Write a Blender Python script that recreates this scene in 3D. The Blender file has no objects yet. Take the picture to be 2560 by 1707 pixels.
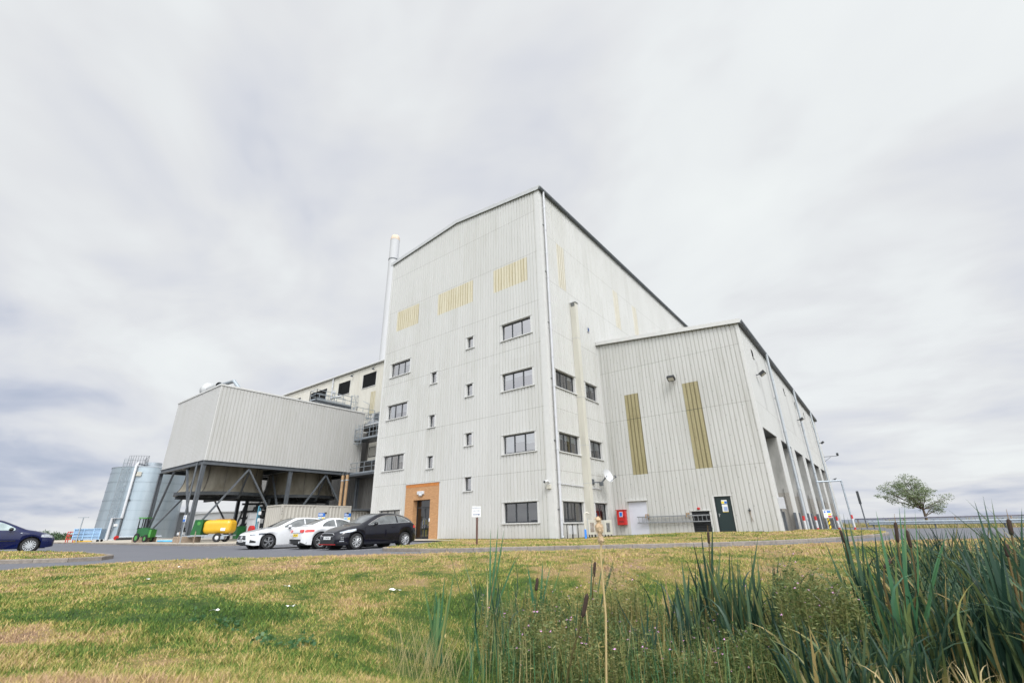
import bpy, bmesh, math, random
import numpy as np
from math import sin, cos, pi, radians, sqrt, atan2
from mathutils import Vector
random.seed(7); rng = np.random.default_rng(7)
S = bpy.context.scene
COL = S.collection

# ------------------------------------------------------------------ camera
EYE = 0.7368; YAW = 0.6518; PITCH = 0.3853; ROLL = -0.0207
cam = bpy.data.cameras.new('camera'); camo = bpy.data.objects.new('camera', cam); COL.objects.link(camo)
cam.sensor_fit = 'HORIZONTAL'; cam.sensor_width = 36.0; cam.lens = 36.0*1138.77/2560
cam.clip_start = 0.05; cam.clip_end = 60000
camo.location = (0, 0, EYE)
from mathutils import Matrix
camo.matrix_world = (Matrix.Translation((0, 0, EYE)) @ Matrix.Rotation(YAW, 4, 'Z') @ Matrix.Rotation(pi/2+PITCH, 4, 'X')
                     @ Matrix.Rotation(ROLL, 4, 'Z'))
cam.dof.use_dof = True; cam.dof.focus_distance = 24.0; cam.dof.aperture_fstop = 2.0
S.camera = camo

# ------------------------------------------------------------------ world and sun
SUN_AZ = Vector((0.80, -0.60, 0)).normalized(); SUN_EL = radians(48)
SUN = Vector((SUN_AZ.x*cos(SUN_EL), SUN_AZ.y*cos(SUN_EL), sin(SUN_EL)))
W = bpy.data.worlds.new('World'); S.world = W; W.use_nodes = True
nt = W.node_tree; nt.nodes.clear()
def N(t, **k):
    n = nt.nodes.new(t)
    for a, b in k.items(): setattr(n, a, b)
    return n
def LK(a, b): nt.links.new(a, b)
def M(op, a, b=None, c=None, clamp=False):
    n = N('ShaderNodeMath', operation=op, use_clamp=clamp)
    for i, v in enumerate((a, b, c)):
        if v is None: continue
        if isinstance(v, (int, float)): n.inputs[i].default_value = v
        else: LK(v, n.inputs[i])
    return n.outputs[0]
def VM(op, a, b=None):
    n = N('ShaderNodeVectorMath', operation=op)
    for i, v in enumerate((a, b)):
        if v is None: continue
        if isinstance(v, (tuple, list, Vector)): n.inputs[i].default_value = tuple(v)
        else: LK(v, n.inputs[i])
    return n.outputs['Value'] if op in ('DOT_PRODUCT', 'LENGTH') else n.outputs[0]
def NOISE(vec, scale, detail=5, rough=.5, dist=0.0):
    n = N('ShaderNodeTexNoise'); n.inputs['Scale'].default_value = scale; n.inputs['Detail'].default_value = detail
    n.inputs['Roughness'].default_value = rough; n.inputs['Distortion'].default_value = dist
    if vec is not None: LK(vec, n.inputs['Vector'])
    return n.outputs[0]
def RAMP(fac, stops, interp='LINEAR'):
    n = N('ShaderNodeValToRGB'); n.color_ramp.interpolation = interp
    e = n.color_ramp.elements
    while len(e) > 1: e.remove(e[-1])
    e[0].position = stops[0][0]; e[0].color = tuple(stops[0][1])+((1,) if len(stops[0][1]) == 3 else ())
    for p, c in stops[1:]:
        x = e.new(p); x.color = tuple(c)+((1,) if len(c) == 3 else ())
    LK(fac, n.inputs[0]); return n.outputs[0]
def MIX(fac, a, b, blend='MIX'):
    n = N('ShaderNodeMix', data_type='RGBA', blend_type=blend)
    for i, v in ((0, fac), (6, a), (7, b)):
        if isinstance(v, (int, float)): n.inputs[i].default_value = v
        elif isinstance(v, tuple): n.inputs[i].default_value = v if len(v) == 4 else v+(1,)
        else: LK(v, n.inputs[i])
    return n.outputs[2]
tc = N('ShaderNodeTexCoord'); dirv = VM('NORMALIZE', tc.outputs['Generated'])
sky = N('ShaderNodeTexSky', sky_type='NISHITA', sun_disc=False)
sky.sun_elevation = SUN_EL; sky.sun_rotation = atan2(SUN_AZ.x, SUN_AZ.y)
bg1 = N('ShaderNodeBackground'); LK(sky.outputs[0], bg1.inputs[0]); bg1.inputs[1].default_value = 0.10
sep = N('ShaderNodeSeparateXYZ'); LK(dirv, sep.inputs[0])
zz = M('ADD', M('MAXIMUM', sep.outputs[2], 0.0), 0.20)
comb = N('ShaderNodeCombineXYZ'); LK(M('DIVIDE', sep.outputs[0], zz), comb.inputs[0]); LK(M('DIVIDE', sep.outputs[1], zz), comb.inputs[1])
rot = N('ShaderNodeMapping'); rot.inputs['Rotation'].default_value = (0, 0, 0.50); rot.inputs['Scale'].default_value = (.80, 1.0, 1); rot.inputs['Location'].default_value = (3.1, 1.3, 0)
LK(comb.outputs[0], rot.inputs[0])
n1 = NOISE(rot.outputs[0], 0.70, 5, .55, .5)
n2 = NOISE(rot.outputs[0], 2.3, 4, .52, .4)
cl = M('ADD', M('MULTIPLY', n1, .62), M('MULTIPLY', n2, .38))
# the cloud deck is thinner (bluer, darker undersides) towards the far left, the far right and low down
Fd = Vector((-sin(YAW), cos(YAW), 0)); Rd = Vector((cos(YAW), sin(YAW), 0))
lat = VM('DOT_PRODUCT', dirv, tuple(Rd))
sidew = M('POWER', M('ABSOLUTE', M('SUBTRACT', lat, 0.02)), 2.2)
low = M('POWER', M('SUBTRACT', 1.0, M('MAXIMUM', sep.outputs[2], 0.0), clamp=True), 3.0)
thin = M('MULTIPLY', sidew, M('ADD', .08, M('MULTIPLY', low, .17)))
front = M('MULTIPLY', M('ADD', VM('DOT_PRODUCT', dirv, tuple(Fd)), .15), 3.0, clamp=True)
cl2 = M('SUBTRACT', cl, M('MULTIPLY', thin, front))
ccol = RAMP(cl2, [(.22, (.33, .39, .51)), (.31, (.47, .51, .61)), (.385, (.63, .65, .70)), (.45, (.70, .715, .735)), (.51, (.755, .78, .79)), (.62, (.80, .83, .83))])
glow = M('POWER', M('MAXIMUM', VM('DOT_PRODUCT', dirv, tuple(SUN)), 0.0), 3.4)
hi = M('POWER', M('MAXIMUM', VM('DOT_PRODUCT', dirv, tuple((-Fd*0.85+Vector((0, 0, .5))).normalized())), 0.0), 1.2)
stren = M('ADD', M('ADD', 0.87, M('MULTIPLY', M('MULTIPLY', glow, M('SUBTRACT', 1.0, M('MULTIPLY', front, .75))), 2.5)), M('MULTIPLY', hi, .75))
bg2 = N('ShaderNodeBackground'); LK(ccol, bg2.inputs[0]); LK(stren, bg2.inputs[1])
mx = N('ShaderNodeMixShader'); mx.inputs[0].default_value = .97; LK(bg1.outputs[0], mx.inputs[1]); LK(bg2.outputs[0], mx.inputs[2])
wo = N('ShaderNodeOutputWorld'); LK(mx.outputs[0], wo.inputs[0])
sl = bpy.data.lights.new('sun', 'SUN'); so = bpy.data.objects.new('sun', sl); COL.objects.link(so)
sl.energy = 1.5; sl.angle = radians(16); sl.color = (1, .965, .92)
so.rotation_euler = SUN.to_track_quat('Z', 'Y').to_euler()
S.view_settings.view_transform = 'Standard'; S.view_settings.look = 'None'; S.view_settings.exposure = 0.36; S.view_settings.gamma = 1.0

# ------------------------------------------------------------------ mesh helpers
OFF = Vector((0, 0, 0))
class MB:
    def __init__(s): s.v = []; s.f = []
    def quad(s, a, b, c, d):
        n = len(s.v); s.v += [tuple(a), tuple(b), tuple(c), tuple(d)]; s.f.append((n, n+1, n+2, n+3))
    def poly(s, pts):
        n = len(s.v); s.v += [tuple(p) for p in pts]; s.f.append(tuple(range(n, n+len(pts))))
    def box(s, x0, y0, z0, x1, y1, z1):
        x0, x1 = min(x0, x1), max(x0, x1); y0, y1 = min(y0, y1), max(y0, y1); z0, z1 = min(z0, z1), max(z0, z1)
        n = len(s.v)
        s.v += [(x0, y0, z0), (x1, y0, z0), (x1, y1, z0), (x0, y1, z0), (x0, y0, z1), (x1, y0, z1), (x1, y1, z1), (x0, y1, z1)]
        for f in ((0, 3, 2, 1), (4, 5, 6, 7), (0, 1, 5, 4), (1, 2, 6, 5), (2, 3, 7, 6), (3, 0, 4, 7)): s.f.append(tuple(n+i for i in f))
        return s
    def bar(s, a, b, w, h=None, up=(0, 0, 1)):
        """rectangular beam from a to b"""
        h = h or w; a = Vector(a); b = Vector(b); d = (b-a).normalized(); u = Vector(up)
        if abs(d.dot(u)) > .98: u = Vector((1, 0, 0))
        x = d.cross(u).normalized()*w/2; y = x.cross(d).normalized()*h/2
        n = len(s.v)
        for p in (a, b):
            for sx, sy in ((-1, -1), (1, -1), (1, 1), (-1, 1)): s.v.append(tuple(p+x*sx+y*sy))
        for f in ((0, 1, 2, 3), (7, 6, 5, 4), (0, 4, 5, 1), (1, 5, 6, 2), (2, 6, 7, 3), (3, 7, 4, 0)): s.f.append(tuple(n+i for i in f))
        return s
    def ibeam(s, a, b, w, h=None, t=.03, up=(0, 0, 1)):
        h = h or w; a = Vector(a); b = Vector(b); d = (b-a).normalized(); u = Vector(up)
        if abs(d.dot(u)) > .98: u = Vector((1, 0, 0))
        x = d.cross(u).normalized(); y = x.cross(d).normalized()
        s.bar(a+y*(h/2-t/2), b+y*(h/2-t/2), w, t, up=y); s.bar(a-y*(h/2-t/2), b-y*(h/2-t/2), w, t, up=y)
        s.bar(a, b, t, h-2*t-.001, up=y); return s
    def tube(s, pts, r, n=8, caps=True):
        pts = [Vector(p) for p in pts]
        rs = r if isinstance(r, (list, tuple)) else [r]*len(pts)
        base = len(s.v); prev = None
        for i, p in enumerate(pts):
            d = (pts[min(i+1, len(pts)-1)]-pts[max(i-1, 0)]).normalized()
            if prev is None:
                u = Vector((0, 0, 1)) if abs(d.z) < .9 else Vector((1, 0, 0))
                x = d.cross(u).normalized()
            else: x = (prev-d*prev.dot(d)).normalized()
            prev = x; y = d.cross(x)
            for k in range(n):
                a = 2*pi*k/n; s.v.append(tuple(p+(x*cos(a)+y*sin(a))*rs[i]))
        for i in range(len(pts)-1):
            for k in range(n):
                a = base+i*n+k; b = base+i*n+(k+1) % n
                s.f.append((a, b, b+n, a+n))
        if caps:
            s.f.append(tuple(base+k for k in range(n))[::-1]); s.f.append(tuple(base+(len(pts)-1)*n+k for k in range(n)))
        return s
    def lathe(s, c, prof, n=32, axis='z', closed=False):
        """prof: list of (radius, height)"""
        c = Vector(c); base = len(s.v); m = len(prof)
        for r, h in prof:
            for k in range(n):
                a = 2*pi*k/n
                if axis == 'z': s.v.append((c.x+r*cos(a), c.y+r*sin(a), c.z+h))
                elif axis == 'y': s.v.append((c.x+r*cos(a), c.y+h, c.z+r*sin(a)))
                else: s.v.append((c.x+h, c.y+r*cos(a), c.z+r*sin(a)))
        for i in range(m if closed else m-1):
            j = (i+1) % m
            for k in range(n):
                k2 = (k+1) % n
                s.f.append((base+i*n+k, base+i*n+k2, base+j*n+k2, base+j*n+k))
        return s
    def grid(s, P):
        """P: 2D list of points"""
        base = len(s.v); R = len(P); Cn = len(P[0])
        for row in P: s.v += [tuple(p) for p in row]
        for i in range(R-1):
            for j in range(Cn-1):
                a = base+i*Cn+j; s.f.append((a, a+1, a+Cn+1, a+Cn))
        return s
    def prism(s, pts, z0, z1):
        """vertical extrusion of an xy outline"""
        n = len(pts); b = len(s.v)
        s.v += [(p[0], p[1], z0) for p in pts]+[(p[0], p[1], z1) for p in pts]
        s.f.append(tuple(range(b, b+n))[::-1]); s.f.append(tuple(range(b+n, b+2*n)))
        for i in range(n):
            j = (i+1) % n; s.f.append((b+i, b+j, b+n+j, b+n+i))
        return s
    def ext(s, pts, vec):
        """extrude a 3D outline along vec"""
        v = Vector(vec); n = len(pts); b = len(s.v); P = [Vector(p) for p in pts]
        s.v += [tuple(p) for p in P]+[tuple(p+v) for p in P]
        s.f.append(tuple(range(b, b+n))); s.f.append(tuple(range(b+n, b+2*n))[::-1])
        for i in range(n):
            j = (i+1) % n; s.f.append((b+j, b+i, b+n+i, b+n+j))
        return s
    def sphere(s, c, r, n=12, m=8, sc=(1, 1, 1)):
        prof = []
        c = Vector(c); base = len(s.v)
        for i in range(m+1):
            t = pi*i/m
            for k in range(n):
                a = 2*pi*k/n; s.v.append((c.x+r*sc[0]*sin(t)*cos(a), c.y+r*sc[1]*sin(t)*sin(a), c.z+r*sc[2]*cos(t)))
        for i in range(m):
            for k in range(n):
                k2 = (k+1) % n; s.f.append((base+i*n+k, base+(i+1)*n+k, base+(i+1)*n+k2, base+i*n+k2))
        return s
    def build_each(s, name, mat, parent=None):
        """every box in the collection becomes an object of its own"""
        for i in range(0, len(s.v), 8):
            q = MB(); q.v = s.v[i:i+8]; q.f = [tuple(j-i for j in f) for f in s.f if i <= f[0] < i+8]; q.build(name, mat, parent)
    def build(s, name, mat, parent=None, smooth=False, off=None, bevel=0, recalc=False):
        o_ = OFF if off is None else Vector(off)
        me = bpy.data.meshes.new(name)
        me.from_pydata([(v[0]-o_.x, v[1]-o_.y, v[2]-o_.z) for v in s.v], [], s.f)
        if recalc or smooth:
            bm = bmesh.new(); bm.from_mesh(me)
            bmesh.ops.remove_doubles(bm, verts=bm.verts, dist=.0004)
            bmesh.ops.recalc_face_normals(bm, faces=bm.faces)
            bm.to_mesh(me); bm.free()
        me.materials.append(mat)
        if smooth:
            me.polygons.foreach_set('use_smooth', [True]*len(me.polygons))
            me.set_sharp_from_angle(angle=radians(40 if smooth is True else smooth))
        ob = bpy.data.objects.new(name, me); COL.objects.link(ob)
        if parent is not None: ob.parent = parent
        if bevel:
            b = ob.modifiers.new('bevel', 'BEVEL'); b.width = bevel; b.segments = 5 if bevel > .2 else 2; b.limit_method = 'ANGLE'
        return ob
def tag(o, label, cat, group=None, kind=None):
    if label: o['label'] = label
    if cat: o['category'] = cat
    if group: o['group'] = group
    if kind: o['kind'] = kind
    return o
def thing(name, label, cat, loc=(0, 0, 0), rotz=0, group=None, local=False):
    """an Empty at the thing's base; world-coordinate parts unless local"""
    global OFF
    o = bpy.data.objects.new(name, None); COL.objects.link(o); o.location = loc; o.rotation_euler = (0, 0, rotz)
    o.empty_display_size = .2
    tag(o, label, cat, group)
    OFF = Vector((0, 0, 0)) if local else Vector(loc)
    return o
def world():
    global OFF
    OFF = Vector((0, 0, 0))
def struct(o): o['kind'] = 'structure'; return o
def arrays_mesh(name, V, F, mat, attrs=None, smooth=False):
    """V (n,3), F (m,k) numpy"""
    me = bpy.data.meshes.new(name); k = F.shape[1]
    me.vertices.add(len(V)); me.vertices.foreach_set('co', V.astype(np.float32).ravel())
    me.loops.add(F.size); me.loops.foreach_set('vertex_index', F.astype(np.int32).ravel())
    me.polygons.add(len(F)); me.polygons.foreach_set('loop_start', np.arange(0, F.size, k, dtype=np.int32))
    me.polygons.foreach_set('loop_total', np.full(len(F), k, dtype=np.int32))
    if smooth: me.polygons.foreach_set('use_smooth', np.ones(len(F), dtype=bool))
    for n_, a in (attrs or {}).items():
        at = me.attributes.new(n_, 'FLOAT', 'POINT'); at.data.foreach_set('value', a.astype(np.float32))
    me.update(calc_edges=True); me.validate()
    me.materials.append(mat)
    o = bpy.data.objects.new(name, me); COL.objects.link(o); return o
def text_mesh(txt, size, name, mat, parent, loc, rx, rz, align='CENTER'):
    """flat lettering, facing -y before rotation rz; local location under parent"""
    cu = bpy.data.curves.new(name, 'FONT'); cu.body = txt; cu.size = size; cu.align_x = align; cu.align_y = 'CENTER'; cu.extrude = .001
    t = bpy.data.objects.new('tmp', cu); COL.objects.link(t)
    dg = bpy.context.evaluated_depsgraph_get(); me = bpy.data.meshes.new_from_object(t.evaluated_get(dg))
    bpy.data.objects.remove(t); me.name = name; me.materials.clear(); me.materials.append(mat)
    o = bpy.data.objects.new(name, me); COL.objects.link(o); o.parent = parent; o.location = loc; o.rotation_euler = (rx, 0, rz)
    return o

# ------------------------------------------------------------------ materials
MATS = {}
def newmat(name):
    global nt
    m = bpy.data.materials.new(name); m.use_nodes = True; nt = m.node_tree; nt.nodes.clear()
    out = N('ShaderNodeOutputMaterial'); b = N('ShaderNodeBsdfPrincipled'); LK(b.outputs[0], out.inputs[0])
    MATS[name] = m; return m, b
def obj_co():
    g = N('ShaderNodeNewGeometry'); return g.outputs['Position']
def scaled(v, s):
    n = N('ShaderNodeMapping'); n.inputs['Scale'].default_value = s; LK(v, n.inputs[0]); return n.outputs[0]
def simple(name, col, rough=.5, metal=0, var=.12, scale=3, coat=0, bump=0, bscale=60, streak=False, spec=.5):
    m, b = newmat(name)
    co = N('ShaderNodeTexCoord').outputs['Object']
    v = scaled(co, (1, 1, .12)) if streak else co
    n = NOISE(v, scale, 4, .6)
    c = tuple(col)
    r = RAMP(n, [(.25, tuple(x*(1-var) for x in c)), (.75, tuple(min(1, x*(1+var)) for x in c))])
    LK(r, b.inputs['Base Color'])
    b.inputs['Metallic'].default_value = metal; b.inputs['Specular IOR Level'].default_value = spec
    LK(M('ADD', rough-.05, M('MULTIPLY', NOISE(co, scale*4, 3), .1)), b.inputs['Roughness'])
    if coat: b.inputs['Coat Weight'].default_value = coat; b.inputs['Coat Roughness'].default_value = .03
    if bump:
        bn = N('ShaderNodeBump'); bn.inputs['Strength'].default_value = bump; bn.inputs['Distance'].default_value = .01
        LK(NOISE(co, bscale, 3), bn.inputs['Height']); LK(bn.outputs[0], b.inputs['Normal'])
    return m
def cladding_mat(name, base, seams, dirt=.075, rust=0.0, bolts=True, axis=0, yellow=0.0, org=0.0, groove=.91):
    """coated steel sheet: faint vertical run-off streaks, lap joints at given heights, fixing screws"""
    m, b = newmat(name)
    P = obj_co(); sp = N('ShaderNodeSeparateXYZ'); LK(P, sp.inputs[0])
    u, z = sp.outputs[axis], sp.outputs[2]
    st = NOISE(scaled(P, (1.6, 1.6, .10)), 2.2, 5, .62)
    big = NOISE(scaled(P, (1, 1, .6)), .23, 3, .5)
    c = RAMP(M('ADD', M('MULTIPLY', st, .6), M('MULTIPLY', big, .4)), [(.30, tuple(x*(1-dirt*1.5)*k for x, k in zip(base, (1, .995, .96)))), (.52, base), (.75, tuple(min(1, x*1.03) for x in base))])
    # each sheet (about a metre wide) is very slightly its own tone
    wn = N('ShaderNodeTexWhiteNoise', noise_dimensions='2D'); cc = N('ShaderNodeCombineXYZ')
    LK(M('FLOOR', M('DIVIDE', u, 1.12)), cc.inputs[0]); LK(M('FLOOR', M('DIVIDE', z, 4.0)), cc.inputs[1]); LK(cc.outputs[0], wn.inputs[0])
    c = MIX(1.0, c, RAMP(wn.outputs[0], [(0, (.955, .955, .95)), (1, (1.0, 1.0, 1.0))]), 'MULTIPLY')
    # troughs darkened: run-off grime plus the groove shade, put into the colour
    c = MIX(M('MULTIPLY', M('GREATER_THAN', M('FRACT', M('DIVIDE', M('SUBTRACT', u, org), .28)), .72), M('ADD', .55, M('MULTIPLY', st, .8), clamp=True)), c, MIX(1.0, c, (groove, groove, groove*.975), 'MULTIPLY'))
    if seams:
        tot = None
        for s_ in seams:
            q = M('COMPARE', z, s_, .018); tot = q if tot is None else M('ADD', tot, q)
        dash = M('GREATER_THAN', NOISE(scaled(P, (6, 6, .5)), 1.0, 2), .42)
        c = MIX(M('MULTIPLY', M('MULTIPLY', tot, .55), M('ADD', .45, M('MULTIPLY', dash, .55))), c, (.16, .15, .13))
    if bolts:
        bu = M('LESS_THAN', M('ABSOLUTE', M('SUBTRACT', M('FRACT', M('DIVIDE', u, .56)), .5)), .040)
        bz = M('LESS_THAN', M('ABSOLUTE', M('SUBTRACT', M('FRACT', M('ADD', M('DIVIDE', z, 1.33), M('MULTIPLY', M('FLOOR', M('DIVIDE', u, .56)), .31))), .5)), .022)
        c = MIX(M('MULTIPLY', M('MULTIPLY', bu, bz), .65), c, (.12, .12, .12))
    if rust or yellow:
        rs = RAMP(NOISE(scaled(P, (2.2, 2.2, .16)), 1.5, 5, .65), [(.58, (0, 0, 0)), (.78, (1, 1, 1))])
        c = MIX(M('MULTIPLY', rs, rust or yellow), c, (.42, .35, .20))
    # splash-back grime low on the wall
    gr = RAMP(M('ADD', z, M('MULTIPLY', NOISE(P, 3.0, 3), .5)), [(.25, (1, 1, 1)), (1.0, (0, 0, 0))])
    c = MIX(M('MULTIPLY', gr, .22), c, (.36, .33, .27))
    LK(c, b.inputs['Base Color']); b.inputs['Roughness'].default_value = .42; b.inputs['Specular IOR Level'].default_value = .4
    return m
WHITE = (.505, .505, .498)
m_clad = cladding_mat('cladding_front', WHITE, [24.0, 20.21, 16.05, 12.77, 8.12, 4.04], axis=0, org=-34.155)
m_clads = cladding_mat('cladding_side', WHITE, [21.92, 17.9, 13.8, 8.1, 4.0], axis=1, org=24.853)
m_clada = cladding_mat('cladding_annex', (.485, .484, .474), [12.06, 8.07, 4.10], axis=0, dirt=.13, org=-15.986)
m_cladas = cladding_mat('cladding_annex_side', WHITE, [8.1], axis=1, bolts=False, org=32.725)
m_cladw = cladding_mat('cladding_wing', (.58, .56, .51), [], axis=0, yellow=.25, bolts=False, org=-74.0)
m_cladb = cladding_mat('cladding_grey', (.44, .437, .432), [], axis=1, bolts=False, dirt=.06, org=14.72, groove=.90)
m_cladshade = cladding_mat('cladding_shade_tone', (.17, .165, .16), [], axis=0, bolts=False, dirt=.3)  # dark base colour stands in for the shade under the cooling box
def grp_mat(name, base, streakc, axis=0, org=0):
    m, b = newmat(name); P = obj_co()
    n = NOISE(scaled(P, (5, 5, .35)), 1.6, 5, .65); n2 = NOISE(P, 9, 4, .6)
    c = RAMP(M('ADD', M('MULTIPLY', n, .7), M('MULTIPLY', n2, .3)), [(.3, streakc), (.5, base), (.75, tuple(min(1, x*1.12) for x in base))])
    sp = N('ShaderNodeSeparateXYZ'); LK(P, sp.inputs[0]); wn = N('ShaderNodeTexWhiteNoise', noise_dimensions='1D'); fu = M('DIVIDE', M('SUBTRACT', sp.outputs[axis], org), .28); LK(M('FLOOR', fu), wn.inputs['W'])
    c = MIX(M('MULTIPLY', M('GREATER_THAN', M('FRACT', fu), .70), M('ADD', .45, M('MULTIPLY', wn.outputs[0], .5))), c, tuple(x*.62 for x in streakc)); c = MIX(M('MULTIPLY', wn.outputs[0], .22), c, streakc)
    LK(c, b.inputs['Base Color']); b.inputs['Roughness'].default_value = .5; return m
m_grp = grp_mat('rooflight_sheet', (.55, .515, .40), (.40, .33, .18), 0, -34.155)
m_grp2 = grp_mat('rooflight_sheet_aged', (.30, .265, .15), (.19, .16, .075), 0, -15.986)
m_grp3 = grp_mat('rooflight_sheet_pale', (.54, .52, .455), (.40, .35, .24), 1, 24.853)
m_trim = simple('white_flashing', (.53, .53, .523), .4, var=.05)
m_trimg = simple('grey_flashing', (.43, .44, .45), .4, var=.08)
m_gutter = simple('dark_gutter', (.09, .10, .11), .5, var=.2)
m_pipe = simple('pale_downpipe', (.46, .47, .50), .35, var=.06, coat=.1)
m_pipeg = simple('grey_downpipe', (.36, .39, .42), .35, var=.08, coat=.2)
m_duct = simple('duct_beige', (.50, .485, .43), .45, var=.08, streak=True)
m_roof = simple('roof_sheet', (.40, .40, .40), .5, var=.1)
m_frame = simple('window_frame', (.025, .030, .036), .35, var=.1)
m_blind = simple('blind_fabric', (.80, .80, .80), .8, var=.04)
m_int = simple('room_interior', (.10, .10, .11), .9, var=.2)
m_lit = simple('ceiling_panel', (.5, .4, .2), .6)
def glass_mat(name, refl, tint=(.75, .80, .82), rough=.015):
    global nt
    m, b = newmat(name); nt.nodes.remove(b); out = [n for n in nt.nodes if n.type == 'OUTPUT_MATERIAL'][0]
    t = N('ShaderNodeBsdfTransparent'); t.inputs[0].default_value = tint+(1,)
    g = N('ShaderNodeBsdfGlossy'); g.inputs['Roughness'].default_value = rough; g.inputs[0].default_value = (.95, .94, .97, 1)
    bn = N('ShaderNodeBump'); bn.inputs['Strength'].default_value = .05; bn.inputs['Distance'].default_value = .02
    LK(NOISE(obj_co(), .9, 2), bn.inputs['Height']); LK(bn.outputs[0], g.inputs['Normal'])
    fr = N('ShaderNodeFresnel'); fr.inputs[0].default_value = 1.5
    f = M('ADD', refl, M('MULTIPLY', fr.outputs[0], 1.0), clamp=True)
    x = N('ShaderNodeMixShader'); LK(f, x.inputs[0]); LK(t.outputs[0], x.inputs[1]); LK(g.outputs[0], x.inputs[2]); LK(x.outputs[0], out.inputs[0])
    return m
m_glass = glass_mat('window_glass', .46)
m_glassd = glass_mat('window_glass_dark', .16, (.45, .5, .52))
m_doorglass = glass_mat('door_glass', .06, (.5, .55, .55))
m_carglass = glass_mat('car_glass', .12, (.22, .26, .26))
def brick_mat():
    m, b = newmat('buff_brick'); P = obj_co(); sp = N('ShaderNodeSeparateXYZ'); LK(P, sp.inputs[0])
    cc = N('ShaderNodeCombineXYZ'); LK(M('ADD', sp.outputs[0], sp.outputs[1]), cc.inputs[0]); LK(sp.outputs[2], cc.inputs[1])
    br = N('ShaderNodeTexBrick'); LK(cc.outputs[0], br.inputs['Vector'])
    br.inputs['Scale'].default_value = 1.0; br.inputs['Brick Width'].default_value = .225; br.inputs['Row Height'].default_value = .075
    br.inputs['Mortar Size'].default_value = .008; br.inputs['Mortar Smooth'].default_value = .1
    br.inputs['Color1'].default_value = (.50, .27, .12, 1); br.inputs['Color2'].default_value = (.37, .19, .085, 1); br.inputs['Mortar'].default_value = (.26, .17, .11, 1)
    c = MIX(.35, br.outputs[0], RAMP(NOISE(P, 14, 4), [(.3, (.33, .16, .07)), (.7, (.56, .33, .16))]))
    LK(c, b.inputs['Base Color']); b.inputs['Roughness'].default_value = .85
    bn = N('ShaderNodeBump'); bn.inputs['Strength'].default_value = .5; bn.inputs['Distance'].default_value = .01; LK(br.outputs['Fac'], bn.inputs['Height']); bn.invert = True
    LK(bn.outputs[0], b.inputs['Normal']); return m
m_brick = brick_mat()
m_black = simple('black_metal', (.02, .022, .025), .45)
m_louv = simple('louvre_metal', (.035, .037, .040), .5, var=.2)
m_greendoor = simple('dark_green_door', (.007, .020, .022), .4, var=.1)
m_white = simple('white_paint', (.52, .53, .55), .4, var=.04)
m_lilac = simple('pale_door_paint', (.54, .55, .62), .45, var=.04)
m_red = simple('red_paint', (.45, .022, .02), .35, var=.12)
m_steel = simple('galvanised_steel', (.34, .38, .42), .4, metal=.5, var=.15, scale=8)
m_gsteel = simple('grey_painted_steel', (.085, .095, .108), .45, var=.22, scale=2.5)
m_dsteel = simple('dark_steel', (.035, .040, .045), .5, var=.3)
m_concrete = simple('concrete', (.40, .36, .30), .9, var=.18, scale=6, bump=.3)
m_stain = simple('stained_concrete', (.27, .21, .16), .9, var=.3, scale=4, bump=.3)
m_fan = None
m_yellow = simple('yellow_paint', (.58, .335, .015), .32, var=.10, coat=.2)
m_green = simple('green_plastic', (.012, .095, .025), .4, var=.15)
m_lime = simple('lime_green_paint', (.06, .24, .05), .4, var=.12)
m_rubber = simple('tyre_rubber', (.014, .014, .016), .75, var=.2)
m_alu = simple('alloy', (.42, .43, .45), .28, metal=.85, var=.06)
m_alud = simple('dark_alloy', (.10, .10, .11), .3, metal=.7, var=.1)
m_brown = simple('rusty_flue', (.30, .19, .10), .6, var=.25, scale=3)
m_blue = simple('blue_paint', (.02, .10, .50), .4)
m_skyblue = simple('pale_blue_paint', (.20, .31, .46), .55, var=.15)
m_cont = simple('container_grey', (.36, .345, .315), .5, var=.08, streak=True)
m_sign = simple('sign_white', (.66, .67, .68), .4, var=.02)
m_ink = simple('sign_ink', (.02, .05, .16), .5)
m_signblue = simple('sign_blue', (.015, .14, .52), .4)
m_signyel = simple('sign_yellow', (.85, .62, .03), .4)
m_bole = simple('bark', (.09, .07, .055), .9, var=.3)
def silo_mat():
    m, b = newmat('silo_steel'); P = obj_co(); sp = N('ShaderNodeSeparateXYZ'); LK(P, sp.inputs[0])
    c = RAMP(NOISE(scaled(P, (1, 1, .15)), 1.2, 4), [(.3, (.30, .36, .41)), (.7, (.38, .44, .49))])
    ln = M('LESS_THAN', M('FRACT', M('DIVIDE', M('SUBTRACT', sp.outputs[2], .1), 1.2)), .03)
    c = MIX(M('MULTIPLY', ln, .3), c, (.14, .17, .20)); LK(c, b.inputs['Base Color'])
    b.inputs['Metallic'].default_value = .6; b.inputs['Roughness'].default_value = .30; b.inputs['Anisotropic'].default_value = .4
    w = M('SINE', M('MULTIPLY', sp.outputs[2], 60)); bn = N('ShaderNodeBump'); bn.inputs['Strength'].default_value = .3; bn.inputs['Distance'].default_value = .01
    LK(w, bn.inputs['Height']); LK(bn.outputs[0], b.inputs['Normal']); return m
m_silo = silo_mat()
def fan_mat():
    m, b = newmat('fan_stack_grp'); P = obj_co()
    c = RAMP(NOISE(scaled(P, (1, 1, .3)), 1.1, 5, .6), [(.3, (.115, .10, .07)), (.55, (.20, .18, .14)), (.8, (.28, .26, .21))])
    LK(c, b.inputs['Base Color']); b.inputs['Roughness'].default_value = .6; return m
m_fan = fan_mat()
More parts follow.
